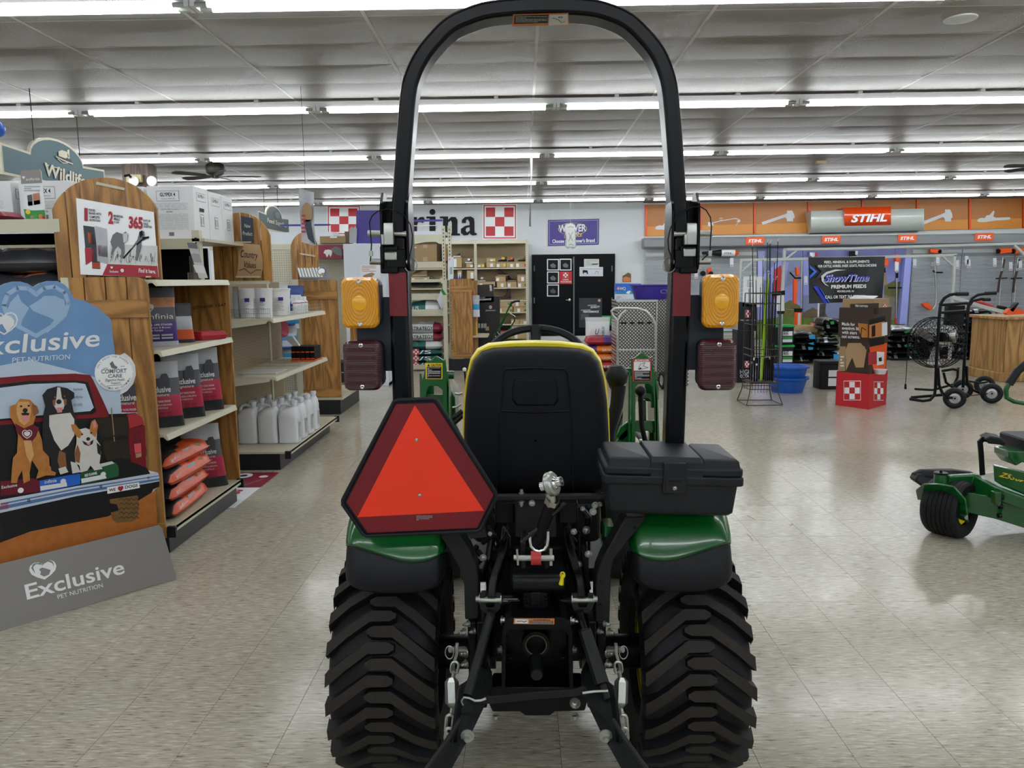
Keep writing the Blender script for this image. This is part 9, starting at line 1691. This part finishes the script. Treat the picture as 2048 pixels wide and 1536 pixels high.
B().prism([aY(1968, 879, 4.42), aY(1982, 873, 4.42), aY(2003, 877, 4.42), aY(2013, 885, 4.42), aY(2010, 891, 4.42), aY(1978, 888, 4.42)], (.02, .09, .01), 'black_plastic').build('foot_pedal', pr=mw, bevel=.008)
B().prism([aY(1987, 931, 4.25), aY(2048, 945, 4.15), aY(2160, 968, 4.0), aY(2160, 1012, 4.0), aY(2048, 990, 4.15), aY(2005, 972, 4.22), aY(1989, 962, 4.25)], (.02, .04, 0), 'green_paint').build('side_panel', pr=mw, bevel=.004)
sp2 = PL(aY(1987, 931, 4.25), aY(2160, 968, 4.0)-aY(1987, 931, 4.25), (0, 0, 1)); t = B(); t.text(sp2, 'Z530M', (1997, 952), (2056, 967), 13, 'yellow_ink', .004, .02, .35, up=(2001, 943)); t.build('model_lettering', pr=mw, sm=0)
B().prism([aY(2018, 903, 4.5), aY(2048, 903, 4.5), aY(2120, 905, 4.5), aY(2120, 935, 4.5), aY(2045, 925, 4.5), aY(2032, 932, 4.5), aY(2018, 915, 4.5)], (0, .15, 0), 'green_paint').build('footwell_bracket', pr=mw, bevel=.006); B().rbox(aY(2034, 900, 4.6).x, aY(2034, 900, 4.6).x+.4, 4.5, 4.8, aY(0, 903, 4.6).z-.05, aY(0, 872, 4.6).z-.06, .03, 'black_plastic').build('control_box', pr=mw)
B().tube([aY(2060, 722, 4.3), aY(2035, 742, 4.3), aY(2018, 768, 4.3)], .022, 12, 'black_plastic').build('lever_grip', pr=mw); B().tube([aY(2019, 765, 4.3), aY(2012, 780, 4.3), aY(2013, 795, 4.3), aY(2028, 803, 4.3), aY(2060, 808, 4.3)], .013, 12, 'green_paint').build('steering_lever', pr=mw); B().tube([aY(2060, 808, 4.3), aY(2080, 860, 4.35), aY(2078, 940, 4.4)], .013, 12, 'green_paint').build('steering_lever', pr=mw)
c_ = aY(2230, 1000, 4.6); B().lathe([(-.12, .12), (-.14, .2), (-.12, .26), (.12, .26), (.14, .2), (.12, .12)], V(4.2, 5.4, .26), (1, 0, 0), 32, 'rubber').build('drive_tire', pr=mw)
for k in range(3): B().cyl(aY(2000-k*2, 995+k*18, 4.15), aY(2006-k*2, 995+k*18, 4.15), .014, n=12, M='black_paint').build('deck_hanger', pr=mw)
t = B(); t.prism([aY(1990, 985, 4.1), aY(2003, 985, 4.1), aY(2003, 1008, 4.1), aY(1998, 1014, 4.1), aY(1991, 1008, 4.1)], (0, .04, 0), 'dark_green'); t.build('height_bracket', pr=mw, bevel=.003)
B().rbox(4.0, 4.6, 5.0, 5.5, .35, .75, .05, 'green_paint').build('engine_cover', pr=mw); B().rbox(3.75, 4.2, 4.75, 5.15, .55, .68, .05, 'yellow_paint').build('seat', pr=mw)
# straws and scuffs on the floor
sr = random.Random(5)
for i, (x, y, dx, dy) in enumerate(((1495, 1032, 16, 8), (1586, 1048, -6, 3), (1930, 1150, 8, 10), (1495, 1068, 10, 12), (668, 838, 3, 1))):
    a = aZ(x, y, .002); c = aZ(x+dx, y+dy, .002); tag(B().tube([a, (a+c)/2+V(.004, .004, .001), c], .0013, 5, 'paper_tan').build('straw'), 'dry straw on the floor %s' % ['right of the toolbox', 'between tractor and mower', 'below the mower wheel', 'right of the green fender', 'between gondola and left tractor lamps'][i], 'straw', 'loose straws on the floor')
